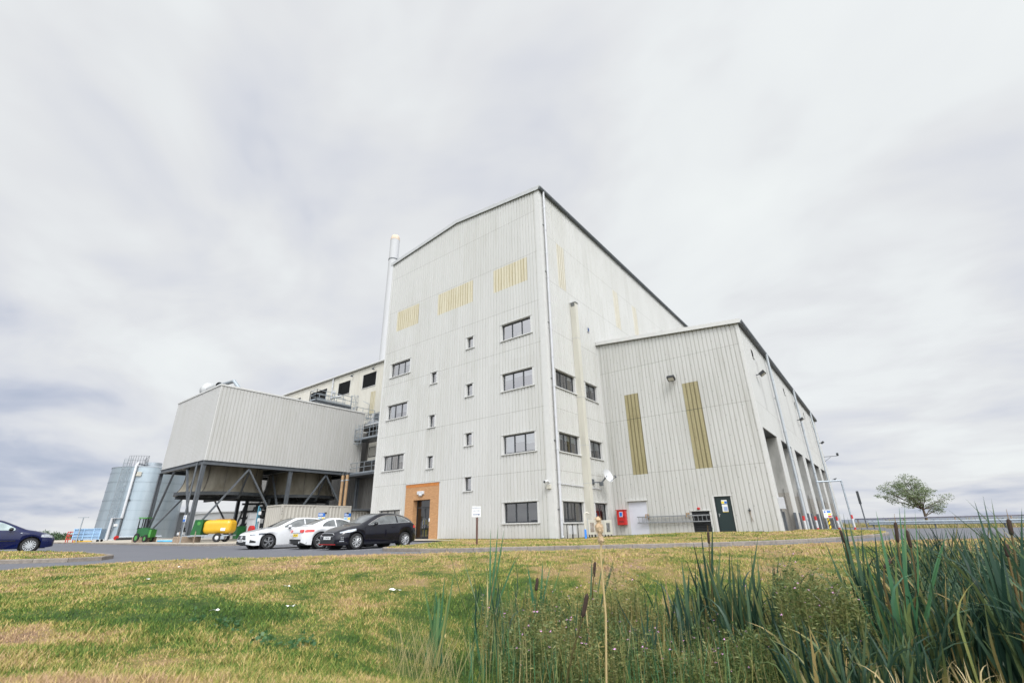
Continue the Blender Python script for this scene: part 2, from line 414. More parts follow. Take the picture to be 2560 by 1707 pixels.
def asphalt_mat():
    m, b = newmat('asphalt'); P = obj_co()
    c = RAMP(NOISE(P, .35, 5, .6), [(.3, (.085, .090, .108)), (.7, (.118, .122, .142))])
    g = NOISE(P, 60, 3, .7); c = MIX(.5, c, RAMP(g, [(.3, (.05, .052, .062)), (.5, (.105, .108, .125)), (.72, (.20, .20, .22))]))
    st = RAMP(NOISE(scaled(P, (1, .3, 1)), 1.7, 4, .7), [(.62, (0, 0, 0)), (.72, (1, 1, 1))]); c = MIX(M('MULTIPLY', st, .35), c, (.05, .05, .055))
    LK(c, b.inputs['Base Color']); LK(M('ADD', .62, M('MULTIPLY', g, .2)), b.inputs['Roughness'])
    bn = N('ShaderNodeBump'); bn.inputs['Strength'].default_value = .4; bn.inputs['Distance'].default_value = .005; LK(g, bn.inputs['Height']); LK(bn.outputs[0], b.inputs['Normal']); return m
m_asph = asphalt_mat()
def grass_nodes(P, rnd=None, verge=False):
    """hue of the sward: green, straw, brown thatch"""
    a = NOISE(scaled(P, (1, 1, .2)), .33, 4, .6, .4); b_ = NOISE(P, 1.7, 4, .6); f = NOISE(P, 9, 3, .6)
    a = M('ADD', .5, M('MULTIPLY', M('SUBTRACT', a, .5), 1.5)); b_ = M('ADD', .5, M('MULTIPLY', M('SUBTRACT', b_, .5), 1.45))
    t = M('ADD', M('ADD', M('MULTIPLY', a, .46), M('MULTIPLY', b_, .36)), M('MULTIPLY', f, .18))
    if rnd is not None: t = M('ADD', t, M('MULTIPLY', M('SUBTRACT', rnd, .5), .26))
    return t
def grass_mat(name, blades=True, verge=False):
    m, b = newmat(name); P = obj_co()
    rnd = None
    if blades:
        at = N('ShaderNodeAttribute', attribute_name='rnd'); rnd = at.outputs['Fac']
    t = grass_nodes(P, rnd)
    # drier towards the top of the bank by the road, greener down the slope and in the ditch
    sp = N('ShaderNodeSeparateXYZ'); LK(P, sp.inputs[0])
    d = VM('DOT_PRODUCT', P, tuple(Fd)); r = VM('DOT_PRODUCT', P, tuple(Rd))
    dry = RAMP(M('DIVIDE', d, 20), [(.08, (.42,)*3), (.16, (.36,)*3), (.32, (.30,)*3), (.48, (.42,)*3), (.62, (.60,)*3), (.84, (.68,)*3)])
    # two dried-out patches on the near left of the bank
    for (pr, pd, ps, pw) in ((-2.75, 3.55, .75, .30), (-5.6, 5.6, 1.3, .26), (-1.2, 3.0, .5, .12)):
        dd_ = M('SQRT', M('ADD', M('POWER', M('DIVIDE', M('SUBTRACT', r, pr), ps*1.4), 2.0), M('POWER', M('DIVIDE', M('SUBTRACT', d, pd), ps*.6), 2.0)))
        dry = M('ADD', dry, M('MULTIPLY', M('MAXIMUM', M('SUBTRACT', 1.0, dd_), 0.0), pw*1.7))
    if verge: t = M('ADD', t, .02)
    else: t = M('ADD', t, M('MULTIPLY', M('SUBTRACT', dry, .5), .42))
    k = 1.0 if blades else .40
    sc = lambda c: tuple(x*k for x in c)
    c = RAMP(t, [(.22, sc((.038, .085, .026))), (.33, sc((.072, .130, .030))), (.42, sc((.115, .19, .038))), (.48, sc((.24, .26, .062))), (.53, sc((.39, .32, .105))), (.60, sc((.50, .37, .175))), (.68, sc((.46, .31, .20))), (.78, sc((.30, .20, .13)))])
    LK(c, b.inputs['Base Color']); b.inputs['Roughness'].default_value = .75; b.inputs['Specular IOR Level'].default_value = .15
    if blades:
        b.inputs['Subsurface Weight'].default_value = 0
    return m
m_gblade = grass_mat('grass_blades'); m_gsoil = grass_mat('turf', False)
m_gverge = grass_mat('verge_turf', True, True)
def leaf_mat(name, stops, rough=.45, vscale=2.5, tr=.25):
    global nt
    m, b = newmat(name)
    at = N('ShaderNodeAttribute', attribute_name='rnd')
    n = M('ADD', M('MULTIPLY', at.outputs['Fac'], .75), M('MULTIPLY', NOISE(obj_co(), vscale, 3), .25))
    c = RAMP(n, stops); LK(c, b.inputs['Base Color']); b.inputs['Roughness'].default_value = rough; b.inputs['Specular IOR Level'].default_value = .35
    out = [q for q in nt.nodes if q.type == 'OUTPUT_MATERIAL'][0]
    t = N('ShaderNodeBsdfTranslucent'); LK(c, t.inputs[0]); x = N('ShaderNodeMixShader'); x.inputs[0].default_value = tr
    LK(b.outputs[0], x.inputs[1]); LK(t.outputs[0], x.inputs[2]); LK(x.outputs[0], out.inputs[0])
    return m
m_reed = leaf_mat('reed_leaf', [(.10, (.010, .032, .025)), (.38, (.027, .066, .042)), (.62, (.065, .118, .062)), (.76, (.13, .17, .065)), (.83, (.34, .27, .11)), (.9, (.40, .26, .12))])
m_reedy = leaf_mat('reed_leaf_light', [(.15, (.035, .12, .065)), (.5, (.07, .175, .075)), (.8, (.19, .235, .08)), (.95, (.46, .32, .12))])
m_stem = leaf_mat('reed_stem', [(.1, (.055, .060, .022)), (.5, (.15, .105, .040)), (.9, (.33, .19, .065))])
m_dead = leaf_mat('dead_reed', [(.1, (.40, .27, .13)), (.5, (.58, .46, .24)), (.9, (.68, .58, .36))])
m_weed = leaf_mat('weed_leaf', [(.08, (.012, .040, .024)), (.26, (.045, .095, .030)), (.46, (.125, .165, .050)), (.64, (.25, .245, .095)), (.80, (.40, .30, .115)), (.93, (.40, .21, .09))])
m_weedg = leaf_mat('dock_leaf', [(.1, (.02, .065, .03)), (.6, (.055, .13, .045)), (.95, (.12, .20, .08))])
m_seed = simple('cattail_head', (.035, .020, .014), .9, var=.3, scale=60)
m_fluff = simple('seed_fluff', (.50, .37, .24), .95, var=.3, scale=40, bump=1.0, bscale=90)
m_petal = simple('pink_petal', (.66, .34, .62), .6, var=.2)
m_tree = leaf_mat('tree_leaf', [(.1, (.075, .11, .055)), (.5, (.15, .20, .10)), (.9, (.28, .32, .20))])
m_bush = leaf_mat('bush_leaf', [(.1, (.03, .06, .04)), (.5, (.05, .10, .05)), (.9, (.10, .15, .07))])
# ------------------------------------------------------------------ ground, road, kerbs
cy_, sy_ = cos(YAW), sin(YAW)
def rd(r, d): return (r*cy_-d*sy_, r*sy_+d*cy_)          # lateral/depth from the viewpoint -> world xy
def sstep(x, a, b):
    t = np.clip((np.asarray(x, float)-a)/(b-a), 0, 1); return t*t*(3-2*t)
NEAR = [(-19.5, -60), (-17.6, -6), (-17.7, 2.2), (-18.0, 3.3), (-18.1, 5.0), (-17.6, 6.2), (-16.2, 7.6), (-15.0, 9.0), (-11.9, 11.5), (-9.6, 13.8), (-6.5, 16.1), (-3.7, 18.6), (-1.2, 22.2), (1.5, 25.6), (4.2, 27.6), (14, 33.6), (34, 45)]
ROADPOLY = NEAR+[(46, 50), (46, 52.5), (1.5, 52.5), (-.6, 55), (-.6, 92), (-95, 92), (-128, 60), (-128, -60)]
def inside_poly(x, y, poly):
    x = np.asarray(x, float); y = np.asarray(y, float); c = np.zeros(x.shape, bool); n = len(poly)
    for i in range(n):
        x1, y1 = poly[i]; x2, y2 = poly[(i+1) % n]
        if y1 == y2: continue
        c ^= ((y1 > y) != (y2 > y)) & (x < (x2-x1)*(y-y1)/(y2-y1)+x1)
    return c
def dist_poly(x, y, poly, closed=True):
    x = np.asarray(x, float); y = np.asarray(y, float); D = np.full(x.shape, 1e9); n = len(poly)
    for i in range(n if closed else n-1):
        x1, y1 = poly[i]; x2, y2 = poly[(i+1) % n]; dx, dy = x2-x1, y2-y1; L2 = dx*dx+dy*dy
        t = np.clip(((x-x1)*dx+(y-y1)*dy)/L2, 0, 1); D = np.minimum(D, np.hypot(x-x1-t*dx, y-y1-t*dy))
    return D
def zroad(x, y):
    x = np.asarray(x, float); y = np.asarray(y, float)
    return -.05+.11*sstep(-x, 16.5, 30)*sstep(-y, -13, -5)-.30*sstep(y, 54, 80)*sstep(x, -12, -4)
_k = np.random.default_rng(3); WV = [( _k.uniform(.5, 4)*np.array([cos(a), sin(a)]), _k.uniform(0, 6.28)) for a in _k.uniform(0, 6.28, 14)]
def bumps(x, y):
    s = 0
    for (k, p) in WV: s = s+np.sin(k[0]*x+k[1]*y+p)/(1+np.hypot(*k))
    return s*.02
def zbank(x, y):
    """the grassed bank: a lip by the viewer, a ditch that deepens to the right, then a rise to the road"""
    r = x*cy_+y*sy_; d = -x*sy_+y*cy_
    deep = .10+.26*sstep(r, -6.5, -2.2)+.62*sstep(r, -2.4, .8)
    c = 6.4+.05*np.clip(-r, 0, 8)
    prof = np.where(d < c, sstep(d, 2.35, c-.5), 1-sstep(d, c+.3, c+5.0+.15*np.clip(r, 0, 6)))
    z = -.09-.05*sstep(d, 7, 10)*(1-sstep(d, 10.5, 14.5))-deep*prof+.05*sstep(d, 12.5, 16)
    z = z-.07*sstep(-d, -3.0, -1)
    return z+bumps(x, y)*(.5+.5*sstep(-d, -15, -12))
def zground(x, y):
    x = np.asarray(x, float); y = np.asarray(y, float)
    ins = inside_poly(x, y, ROADPOLY); D = dist_poly(x, y, ROADPOLY)
    sd = np.where(ins, -D, D); zr = zroad(x, y)
    rr = np.hypot(x, y); far = -.30-.0035*np.clip(rr-70, 0, 60)*sstep(x*cy_+y*sy_, -10, 20)+bumps(x*.3, y*.3)*1.5
    # beyond ~130 m on the right the land drops to the shore
    far = far-5.0*sstep(rr, 105, 150)*sstep(x*cy_+y*sy_, -30, 0)-0.25*sstep(rr, 60, 110)*sstep(-(x*cy_+y*sy_), 20, 40)
    out = np.where(rr < 46, zbank(x, y), far); near_w = 1-sstep(rr, 40, 52); out = near_w*zbank(x, y)+(1-near_w)*far
    w = sstep(sd, -.03, .45); w0 = sstep(sd, -.06, .05)
    out = out+(zr+.05)*(1-sstep(sd, 0, 9)); out = out+np.clip(zr+.03-out, 0, None)*(1-sstep(sd, .9, 5))
    return zr-.06+w0*.075+w*(out-zr-.015)
angs = np.concatenate([np.arange(-72, 72, .25), np.arange(72, 288, 3.0)]); na = len(angs)
rings = np.concatenate([[.05, .4, .9, 1.4], np.geomspace(1.8, 60, 250), np.geomspace(62, 6000, 46)]); nr = len(rings)
Aa, Rr = np.meshgrid(np.radians(angs)[None, :], rings[:, None]*np.ones((1, 1)), indexing='xy') if False else np.broadcast_arrays(np.radians(angs)[None, :], rings[:, None])
gx = Rr*(np.sin(Aa)*cy_-np.cos(Aa)*sy_); gy = Rr*(np.sin(Aa)*sy_+np.cos(Aa)*cy_)
gz = zground(gx, gy)
V = np.stack([gx, gy, gz], -1).reshape(-1, 3)
ii, jj = np.meshgrid(np.arange(nr-1), np.arange(na), indexing='ij')
j2 = (jj+1) % na
Fg = np.stack([ii*na+jj, (ii+1)*na+jj, (ii+1)*na+j2, ii*na+j2], -1).reshape(-1, 4)
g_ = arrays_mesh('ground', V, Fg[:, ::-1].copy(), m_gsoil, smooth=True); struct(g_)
# road: the same grid, lifted, where the asphalt lies
zr_ = zroad(gx, gy); ins = inside_poly(gx, gy, ROADPOLY) | (dist_poly(gx, gy, ROADPOLY) < .5)
keep = ins.reshape(-1)[Fg].all(1) & (Rr.reshape(-1)[Fg].max(1) < 170)
Fr = Fg[keep]; used, inv = np.unique(Fr, return_inverse=True)
Vr = np.stack([gx, gy, zr_], -1).reshape(-1, 3)[used]
struct(arrays_mesh('road', Vr, inv.reshape(-1, 4)[:, ::-1].copy(), m_asph, smooth=True))
# sea
mw, bw = newmat('sea_water'); bw.inputs['Base Color'].default_value = (.035, .055, .10, 1); bw.inputs['Roughness'].default_value = .35
bn_ = N('ShaderNodeBump'); bn_.inputs['Strength'].default_value = .5; bn_.inputs['Distance'].default_value = .3; LK(NOISE(obj_co(), .8, 4), bn_.inputs['Height']); LK(bn_.outputs[0], bw.inputs['Normal'])
mb = MB()
for k in range(72):
    a0, a1 = 2*pi*k/72, 2*pi*(k+1)/72
    mb.quad((110*cos(a0), 110*sin(a0), -3.2), (25000*cos(a0), 25000*sin(a0), -3.2), (25000*cos(a1), 25000*sin(a1), -3.2), (110*cos(a1), 110*sin(a1), -3.2))
struct(mb.build('sea', mw))
def smooth_line(pts, step=.9, closed=False):
    P = [Vector(p) for p in pts]; out = []
    n = len(P)
    for i in range(n if closed else n-1):
        p0 = P[i-1] if (closed or i > 0) else P[i]; p1 = P[i]; p2 = P[(i+1) % n]; p3 = P[(i+2) % n] if (closed or i+2 < n) else P[i+1]
        m = max(2, int((p2-p1).length/.15))
        for k in range(m):
            t = k/m
            out.append(.5*((2*p1)+(-p0+p2)*t+(2*p0-5*p1+4*p2-p3)*t*t+(-p0+3*p1-3*p2+p3)*t*t*t))
    if not closed: out.append(P[-1])
    res = [out[0]]; acc = 0
    for a, b in zip(out, out[1:]):
        L = (b-a).length
        acc += L
        if acc >= step: res.append(b); acc = 0
    return res
mk, bk = newmat('kerb_stone'); wn_ = N('ShaderNodeNewGeometry')
LK(MIX(.5, RAMP(wn_.outputs['Random Per Island'], [(0, (.15, .13, .115)), (1, (.25, .22, .195))]), RAMP(NOISE(obj_co(), 7, 5, .7), [(.3, (.10, .09, .08)), (.7, (.30, .265, .235))])), bk.inputs['Base Color']); bk.inputs['Roughness'].default_value = .9
def kerb(pts, h=.12, w=.13, closed=False, name='kerb'):
    """pre-cast kerb stones laid end to end; the stones stand to the left of the line"""
    L = smooth_line(pts, .9, closed)
    if closed: L.append(L[0])
    mb = MB(); off = []
    for i, p in enumerate(L):
        a = L[max(i-1, 0)]; b = L[min(i+1, len(L)-1)]
        if closed and i in (0, len(L)-1): a = L[-2]; b = L[1]
        t = (b-a).normalized(); off.append(Vector((-t.y, t.x)))
    for i in range(len(L)-1):
        p, q = L[i], L[i+1]; t = (q-p).normalized()*.006; o0, o1 = off[i], off[i+1]
        p_, q_ = p+t, q-t; zp, zq = float(zroad(p.x, p.y)), float(zroad(q.x, q.y)); dz = random.uniform(-.003, .003)
        prof = [(0, -.1), (.0, h-.022), (.018, h), (w, h), (w, -.1)]
        n = len(mb.v)
        for (P0, O, z) in ((p_, o0, zp), (q_, o1, zq)):
            for (s_, hh) in prof: mb.v.append((P0.x+O.x*s_, P0.y+O.y*s_, z+hh+dz))
        for k in range(4): mb.f.append((n+k, n+k+1, n+5+k+1, n+5+k))
        mb.f.append((n, n+4, n+3, n+2, n+1)); mb.f.append((n+5, n+6, n+7, n+8, n+9))
    o = mb.build(name, mk, recalc=True); struct(o); return L, off
def fill(poly, zf, name, mat):
    bm = bmesh.new(); vs = [bm.verts.new((p[0], p[1], 0)) for p in poly]
    es = [bm.edges.new((vs[i], vs[(i+1) % len(vs)])) for i in range(len(vs))]
    bmesh.ops.triangle_fill(bm, edges=es, use_beauty=True)
    for _ in range(2): bmesh.ops.subdivide_edges(bm, edges=[e for e in bm.edges if e.calc_length() > 1.5], cuts=1, use_grid_fill=True)
    bmesh.ops.triangulate(bm, faces=bm.faces)
    for v in bm.verts: v.co.z = zf(v.co.x, v.co.y)
    bmesh.ops.recalc_face_normals(bm, faces=bm.faces)
    if sum(f.normal.z for f in bm.faces) < 0: bmesh.ops.reverse_faces(bm, faces=bm.faces)
    me = bpy.data.meshes.new(name); bm.to_mesh(me); bm.free(); me.materials.append(mat)
    o = bpy.data.objects.new(name, me); COL.objects.link(o); struct(o); return o
# verge in front of the building
VK = [(-19.6, 18.8), (-17.3, 14.4), (-16.2, 12.45), (-14.6, 12.05), (-12.6, 12.5), (-9.9, 14.7), (-6.9, 17.15), (-4.1, 20.1), (-2.1, 24.0), (-1.0, 27.6), (-.35, 31.5), (-.35, 35.5), (-1.0, 38.6), (-2.5, 40.6), (-4.6, 41.2)]
Lk, Ok = kerb([(p[0], p[1]) for p in VK][:: 1], name='kerb')
def zverge(x, y):
    k = min(float(dist_poly(x, y, [(p.x, p.y) for p in Lk], False)), 3.0)/3.0
    base = .17*float(sstep(x, -15.5, -9.5))*float(sstep(y, 24, 31))
    return .062*(1-k)+k*(base-.01)
inner = [(p.x+o.x*.128, p.y+o.y*.128) for p, o in zip(Lk, Ok)]
verge_poly = inner+[(-5.0, 41.0), (-5.0, 32.7), (-15.9, 32.7), (-15.9, 24.9), (-25.2, 24.9), (-25.2, 22.9), (-21.5, 22.2)]
fill(verge_poly, zverge, 'verge', m_gsoil)
fill([(-25.25, 24.86), (-34.1, 24.86), (-34.1, 22.3), (-30, 21.9), (-21.6, 21.6), (-21.0, 22.1), (-25.25, 22.85)], lambda x, y: .012, 'door_path', m_concrete)
# far slab under the cooling plant and the silo, with its kerb
FK = [(-110, 14.6), (-96, 13.2), (-70, 12.6), (-54, 12.9), (-38.8, 12.75), (-34.6, 13.3), (-32.6, 15.2), (-32.2, 18.5), (-32.3, 22.2)]
Lf, Of = kerb([p for p in FK][::1], name='kerb')
fill([(p.x+o.x*.128, p.y+o.y*.128) for p, o in zip(Lf, Of)]+[(-34.2, 22.2), (-34.2, 60), (-110, 60)], lambda x, y: .078, 'concrete_slab', m_concrete)
# traffic island, left
IK = [(-60, -14), (-33, -3), (-24.0, -1.5), (-21.6, 2.5), (-20.7, 3.6), (-20.45, 4.5), (-21.2, 5.2), (-22.8, 5.3), (-26, 5.0), (-29, 4.25), (-33, 2.9), (-40, 0), (-58, -8)]
Li, Oi = kerb(IK, closed=True, name='kerb', h=.12)
fill([(p.x+o.x*.128, p.y+o.y*.128) for p, o in zip(Li[:-1], Oi[:-1])], lambda x, y: float(zroad(x, y))+.105, 'traffic_island', m_gsoil)
# painted markings: bay lines and a worn edge line
mp, bp_ = newmat('road_paint'); wz = RAMP(NOISE(obj_co(), 9, 4, .7), [(.38, (.16, .16, .17)), (.52, (.62, .62, .60))]); LK(wz, bp_.inputs['Base Color'])
mb = MB()
def strip(a, b, w=.10, lift=.005, n=24):
    a = Vector(a); b = Vector(b); t = (b-a).normalized(); s = Vector((-t.y, t.x))*w/2
    for i in range(n):
        p = a.lerp(b, i/n); q = a.lerp(b, (i+1)/n)
        z0 = float(zroad(p.x, p.y))+lift; z1 = float(zroad(q.x, q.y))+lift
        mb.quad((p.x-s.x, p.y-s.y, z0), (q.x-s.x, q.y-s.y, z1), (q.x+s.x, q.y+s.y, z1), (p.x+s.x, p.y+s.y, z0))
for x in (-17.75, -20.5, -23.3, -26.1, -28.9, -31.7): strip((x, 11.9), (x, 16.6))
for i in range(6): strip((-13.2+i*2.2-1.2, 11.35+i*1.8), (-13.2+i*2.2+.1, 11.35+i*1.8+1.07), .10, n=4)
struct(mb.build('road_marking', mp))

# ------------------------------------------------------------------ grass blades
def blades(name, n, sampler, zf, mat, h0, h1, wscale, lean=.5, label=None, seed=1, dense_far=True):
    g = np.random.default_rng(seed); x, y = sampler(g, n); n = len(x); z = zf(x, y)
    dist = np.hypot(x, y)
    tuft = 1+.55*np.sin(x*2.1+1.7*np.sin(y*1.3))*np.sin(y*2.4+1.3*np.sin(x*1.1))+.35*np.sin(x*7.3+y*3.1)*np.sin(y*6.1-x*2.2)
    h = g.uniform(h0, h1, n)*(1+.25*g.standard_normal(n)).clip(.4, 2)*tuft.clip(.35, 2)
    w = wscale*(.0022+.00085*dist); a = g.uniform(0, 2*pi, n); l = g.uniform(.1, lean, n)*h; la = g.uniform(0, 2*pi, n)
    ux, uy = np.cos(a)*w, np.sin(a)*w; tx, ty = np.cos(la)*l, np.sin(la)*l
    V = np.empty((n, 3, 3)); V[:, 0] = np.stack([x-ux, y-uy, z-.01], 1); V[:, 1] = np.stack([x+ux, y+uy, z-.01], 1); V[:, 2] = np.stack([x+tx, y+ty, z+h], 1)
    rn = np.repeat(g.random(n), 3)
    o = arrays_mesh(name, V.reshape(-1, 3), np.arange(n*3).reshape(-1, 3), mat, {'rnd': rn})
    tag(o, label, 'grass', kind='stuff'); return o
def bank_sampler(g, n):
    m = n*2; u = g.random(m); d = 1.9*(18.5/1.9)**(u**.92); sp = 1.18; r = g.uniform(-sp, sp, m)*d*1.02
    x = r*cy_-d*sy_; y = r*sy_+d*cy_
    k = ~inside_poly(x, y, ROADPOLY) & ((dist_poly(x, y, ROADPOLY) > .0)); x, y = x[k], y[k]; return x[:n], y[:n]
blades('bank_grass', 520000, bank_sampler, zground, m_gblade, .014, .046, .72, 1.5, 'short patchy green and straw coloured grass covering the bank between the viewer and the road', 11)
def tuft_sampler(g, n):
    d = g.uniform(1.9, 3.3, n); r = g.uniform(-1.3, 1.3, n)*d; k = g.random(n) < (.35+.65*(r > -.9)); d, r = d[k], r[k]
    return r*cy_-d*sy_, r*sy_+d*cy_
blades('lip_grass', 26000, tuft_sampler, zground, m_gblade, .025, .075, 1.0, 1.1, 'longer blurred grass along the near lip of the ditch at the bottom of the picture', 12)
vx = np.array([p[0] for p in verge_poly]); vy = np.array([p[1] for p in verge_poly])
def verge_sampler(g, n):
    x = g.uniform(vx.min(), vx.max(), n*3); y = g.uniform(vy.min(), vy.max(), n*3); k = inside_poly(x, y, verge_poly); return x[k][:n], y[k][:n]
def zverge_v(x, y):
    k = np.minimum(dist_poly(x, y, [(p.x, p.y) for p in Lk], False), 3.0)/3.0
    return .062*(1-k)+k*(.17*sstep(x, -15.5, -9.5)*sstep(y, 24, 31)-.01)
blades('verge_grass', 70000, verge_sampler, zverge_v, m_gverge, .015, .04, 1.0, 1.2, 'mown strip of grass behind the kerb in front of the building', 13)
isl = [(p.x, p.y) for p in Li[:-1]]
def isl_sampler(g, n):
    x = g.uniform(-45, -20.4, n*4); y = g.uniform(-6, 5.3, n*4); k = inside_poly(x, y, isl) & (dist_poly(x, y, isl) > .14); return x[k][:n], y[k][:n]
blades('island_grass', 20000, isl_sampler, lambda x, y: zroad(x, y)+.10, m_gverge, .02, .05, 1.0, 1.2, 'mown grass on the kerbed island in front of the blue car', 14)
def field_sampler(g, n):
    # rough grass beyond the guard rail, and the dry field on the far left
    m = n//2; d = g.uniform(46, 95, m); r = d*g.uniform(.42, 1.15, m); d2 = g.uniform(60, 140, m); r2 = d2*g.uniform(-1.2, -.86, m)
    d = np.r_[d, d2]; r = np.r_[r, r2]; x = r*cy_-d*sy_; y = r*sy_+d*cy_; k = ~inside_poly(x, y, ROADPOLY); return x[k], y[k]
m_field = leaf_mat('field_grass', [(.1, (.14, .17, .06)), (.5, (.33, .29, .13)), (.9, (.46, .38, .20))])
blades('field_grass', 60000, field_sampler, zground, m_field, .25, .62, .8, .5, 'tall rough grass growing beyond the guard rail and the far kerb', 15)
# ------------------------------------------------------------------ cladding and windows
PER = .28; DEP = .035
def rib(u):
    t = (u % PER)/PER
    a, b, c, d = .70, .78, .92, 1.0
    if t < a: return 0.0
    if t < b: return -DEP*(t-a)/(b-a)
    if t < c: return -DEP
    return -DEP*(1-(t-c)/(d-c))
def clad(mb, P0, ux, nrm, L, z0, ztop, openings=(), only=None, z0f=None):
    """ribbed sheet from P0 along ux; ztop is a function of u; openings (u0,u1,z0,z1) are cut out"""
    ux = Vector(ux); nrm = Vector(nrm); P0 = Vector(P0)
    bps = {0.0, L}
    k = 0
    while k*PER < L:
        for t in (0, .70, .78, .92):
            u = (k+t)*PER
            if 0 < u < L: bps.add(round(u, 4))
        k += 1
    for o in openings:
        for u in o[:2]:
            if 0 < u < L: bps.add(round(u, 4))
    bp = sorted(bps); zt = ztop if callable(ztop) else (lambda u: ztop); zb = z0f or (lambda u: z0)
    for a, b in zip(bp, bp[1:]):
        if b-a < 1e-4: continue
        m = (a+b)/2
        if only and not (only[0] <= m <= only[1]): continue
        cuts = sorted((o[2], o[3]) for o in openings if o[0] < m < o[1])
        ra, rb = rib(a+1e-6 if a % PER < 1e-3 else a), rib(b-1e-6)
        lo_a, lo_b = zb(a), zb(b)
        for c0, c1 in cuts+[(None, None)]:
            ha, hb = (c0, c0) if c0 is not None else (zt(a), zt(b))
            pa, pb = P0+ux*a+nrm*ra, P0+ux*b+nrm*rb
            if max(ha, hb) > min(lo_a, lo_b):
                mb.quad((pa.x, pa.y, lo_a), (pb.x, pb.y, lo_b), (pb.x, pb.y, hb), (pa.x, pa.y, ha))
            if c0 is not None: lo_a = lo_b = c1
class Wall:
    """maps (u along the wall, outward offset, z) to world"""
    def __init__(s, P0, ux, nrm): s.P = Vector(P0); s.u = Vector(ux); s.n = Vector(nrm)
    def __call__(s, u, o, z): q = s.P+s.u*u+s.n*o; return (q.x, q.y, z)
    def box(s, mb, u0, u1, o0, o1, z0, z1):
        a = s(u0, o0, z0); b = s(u1, o1, z1); mb.box(a[0], a[1], a[2], b[0], b[1], b[2])
def window(parent, w, u0, u1, z0, z1, panes, blind=0.0, glass=None, rec=.16, lit=None, label=None, blinds=None, tilt=None):
    """trim ring, recessed dark frame (the part), pane, sill and blind (its sub-parts)"""
    f = MB(); fw = .075
    o0, o1 = -rec-.05, -rec
    for a, b, c, d in ((u0, u1, z0, z0+fw), (u0, u1, z1-fw, z1), (u0, u0+fw, z0+fw, z1-fw), (u1-fw, u1, z0+fw, z1-fw)): w.box(f, a, b, o0, o1, c, d)
    for k in range(1, panes):
        u = u0+(u1-u0)*k/panes; w.box(f, u-.045, u+.045, o0, o1-.002, z0+fw, z1-fw)
    fr = f.build('window', m_frame, parent)
    if label: fr['label'] = label
    p = MB(); p.quad(w(u0+.02, o0+.02, z0+.02), w(u1-.02, o0+.02, z0+.02), w(u1-.02, o0+.02, z1-.02), w(u0+.02, o0+.02, z1-.02)); p.build('pane', glass or m_glass, fr)
    s = MB(); w.box(s, u0-.16, u1+.16, -rec, .075, z0-.045, z0-.004)
    w.box(s, u0-.16, u1+.16, .055, .075, z0-.075, z0-.046); s.build('sill', m_trim, fr)
    hh = z1-z0
    bs = blinds or [blind]*panes
    for k, b in enumerate(bs):
        if b > 0: bl = MB(); w.box(bl, u0+(u1-u0)*k/panes+.03, u0+(u1-u0)*(k+1)/panes-.03, o0-.07, o0-.06, z1-hh*b, z1-.02); bl.build('blind', m_blind, fr)
    if lit:
        L_ = MB(); w.box(L_, u0+(u1-u0)*lit[0], u0+(u1-u0)*lit[1], o0-.5, o0-.48, z0+hh*lit[2], z0+hh*lit[3]); L_.build('ceiling_panel', m_lit, fr)
    # room behind
    rm = MB(); D_ = -.9
    a = [w(u0, o0-.08, z0), w(u1, o0-.08, z0), w(u1, o0-.08, z1), w(u0, o0-.08, z1)]; b = [w(u0-.3, D_, z0-.3), w(u1+.3, D_, z0-.3), w(u1+.3, D_, z1+.3), w(u0-.3, D_, z1+.3)]
    rm.poly(b)
    for i in range(4): j = (i+1) % 4; rm.quad(a[i], a[j], b[j], b[i])
    rm.build('reveal', m_int, fr)
    ft = MB(); opening_trim(ft, w, u0, u1, z0, z1); ft.build('flashing', m_trim, fr)
    return fr
def opening_trim(mb, w, u0, u1, z0, z1, rec=.21, sides=True, bottom=True):
    """flashing round an opening: reveals going in, narrow faces standing proud"""
    mb_ = mb
    w.box(mb, u0-.30, u1+.30, .0, .021, z1+.0008, z1+.0018) if False else None
    w.box(mb, u0-.16, u0-.001, -.04, .022, z0-.003, z1+.001); w.box(mb, u1+.001, u1+.16, -.04, .022, z0-.003, z1+.001)
    w.box(mb, u0-.16, u1+.16, -.04, .024, z1+.002, z1+.05)
    w.box(mb, u0-.17, u1+.17, .024, .055, z1+.03, z1+.055)
    w.box(mb, u0-.012, u0-.0015, -rec, -.041, z0, z1); w.box(mb, u1+.0015, u1+.012, -rec, -.041, z0, z1); w.box(mb, u0-.012, u1+.012, -rec, -.041, z1+.002, z1+.012)
    if bottom: w.box(mb, u0-.012, u1+.012, -rec, -.041, z0-.012, z0-.002)

# ------------------------------------------------------------------ main building
XC, YF, XL, ZE, ZR = -15.986, 24.853, -34.155, 25.96, 26.95
XM = (XC+XL)/2
main = thing('process_building', 'tall pale grey ribbed steel building with a low gable and an orange brick doorway', 'building', (XM, YF, 0))
wf = Wall((XL, YF, 0), (1, 0, 0), (0, -1, 0)); LF = XC-XL
ztf = lambda u: ZE+(ZR-ZE)*(1-abs(u-LF/2)/(LF/2))
ins_ = .15
WR = [(13.64, 15.01), (9.72, 11.07), (5.27, 6.60), (.905, 2.21)]
WLs = [(13.48, 14.83), (9.58, 10.91), (5.22, 6.52), (.87, 2.17)]
ops = []
uR = (-20.08-XL+ins_, -17.09-XL-ins_); uL = (-33.17-XL+ins_, -30.26-XL-ins_)
for z0, z1 in WR: ops.append((uR[0], uR[1], z0+.04, z1-.04, 3, 'R'))
for z0, z1 in WLs: ops.append((uL[0], uL[1], z0+.04, z1-.04, 3, 'L'))
SA = [(11.82, 12.84), (8.18, 9.21), (4.99, 5.97)]; SB = [(13.92, 14.93), (10.0, 11.01), (6.27, 7.23), (3.10, 4.09)]
uA = (-27.70-XL+.17, -26.75-XL-.17); uB = (-23.66-XL+.17, -22.69-XL-.17)
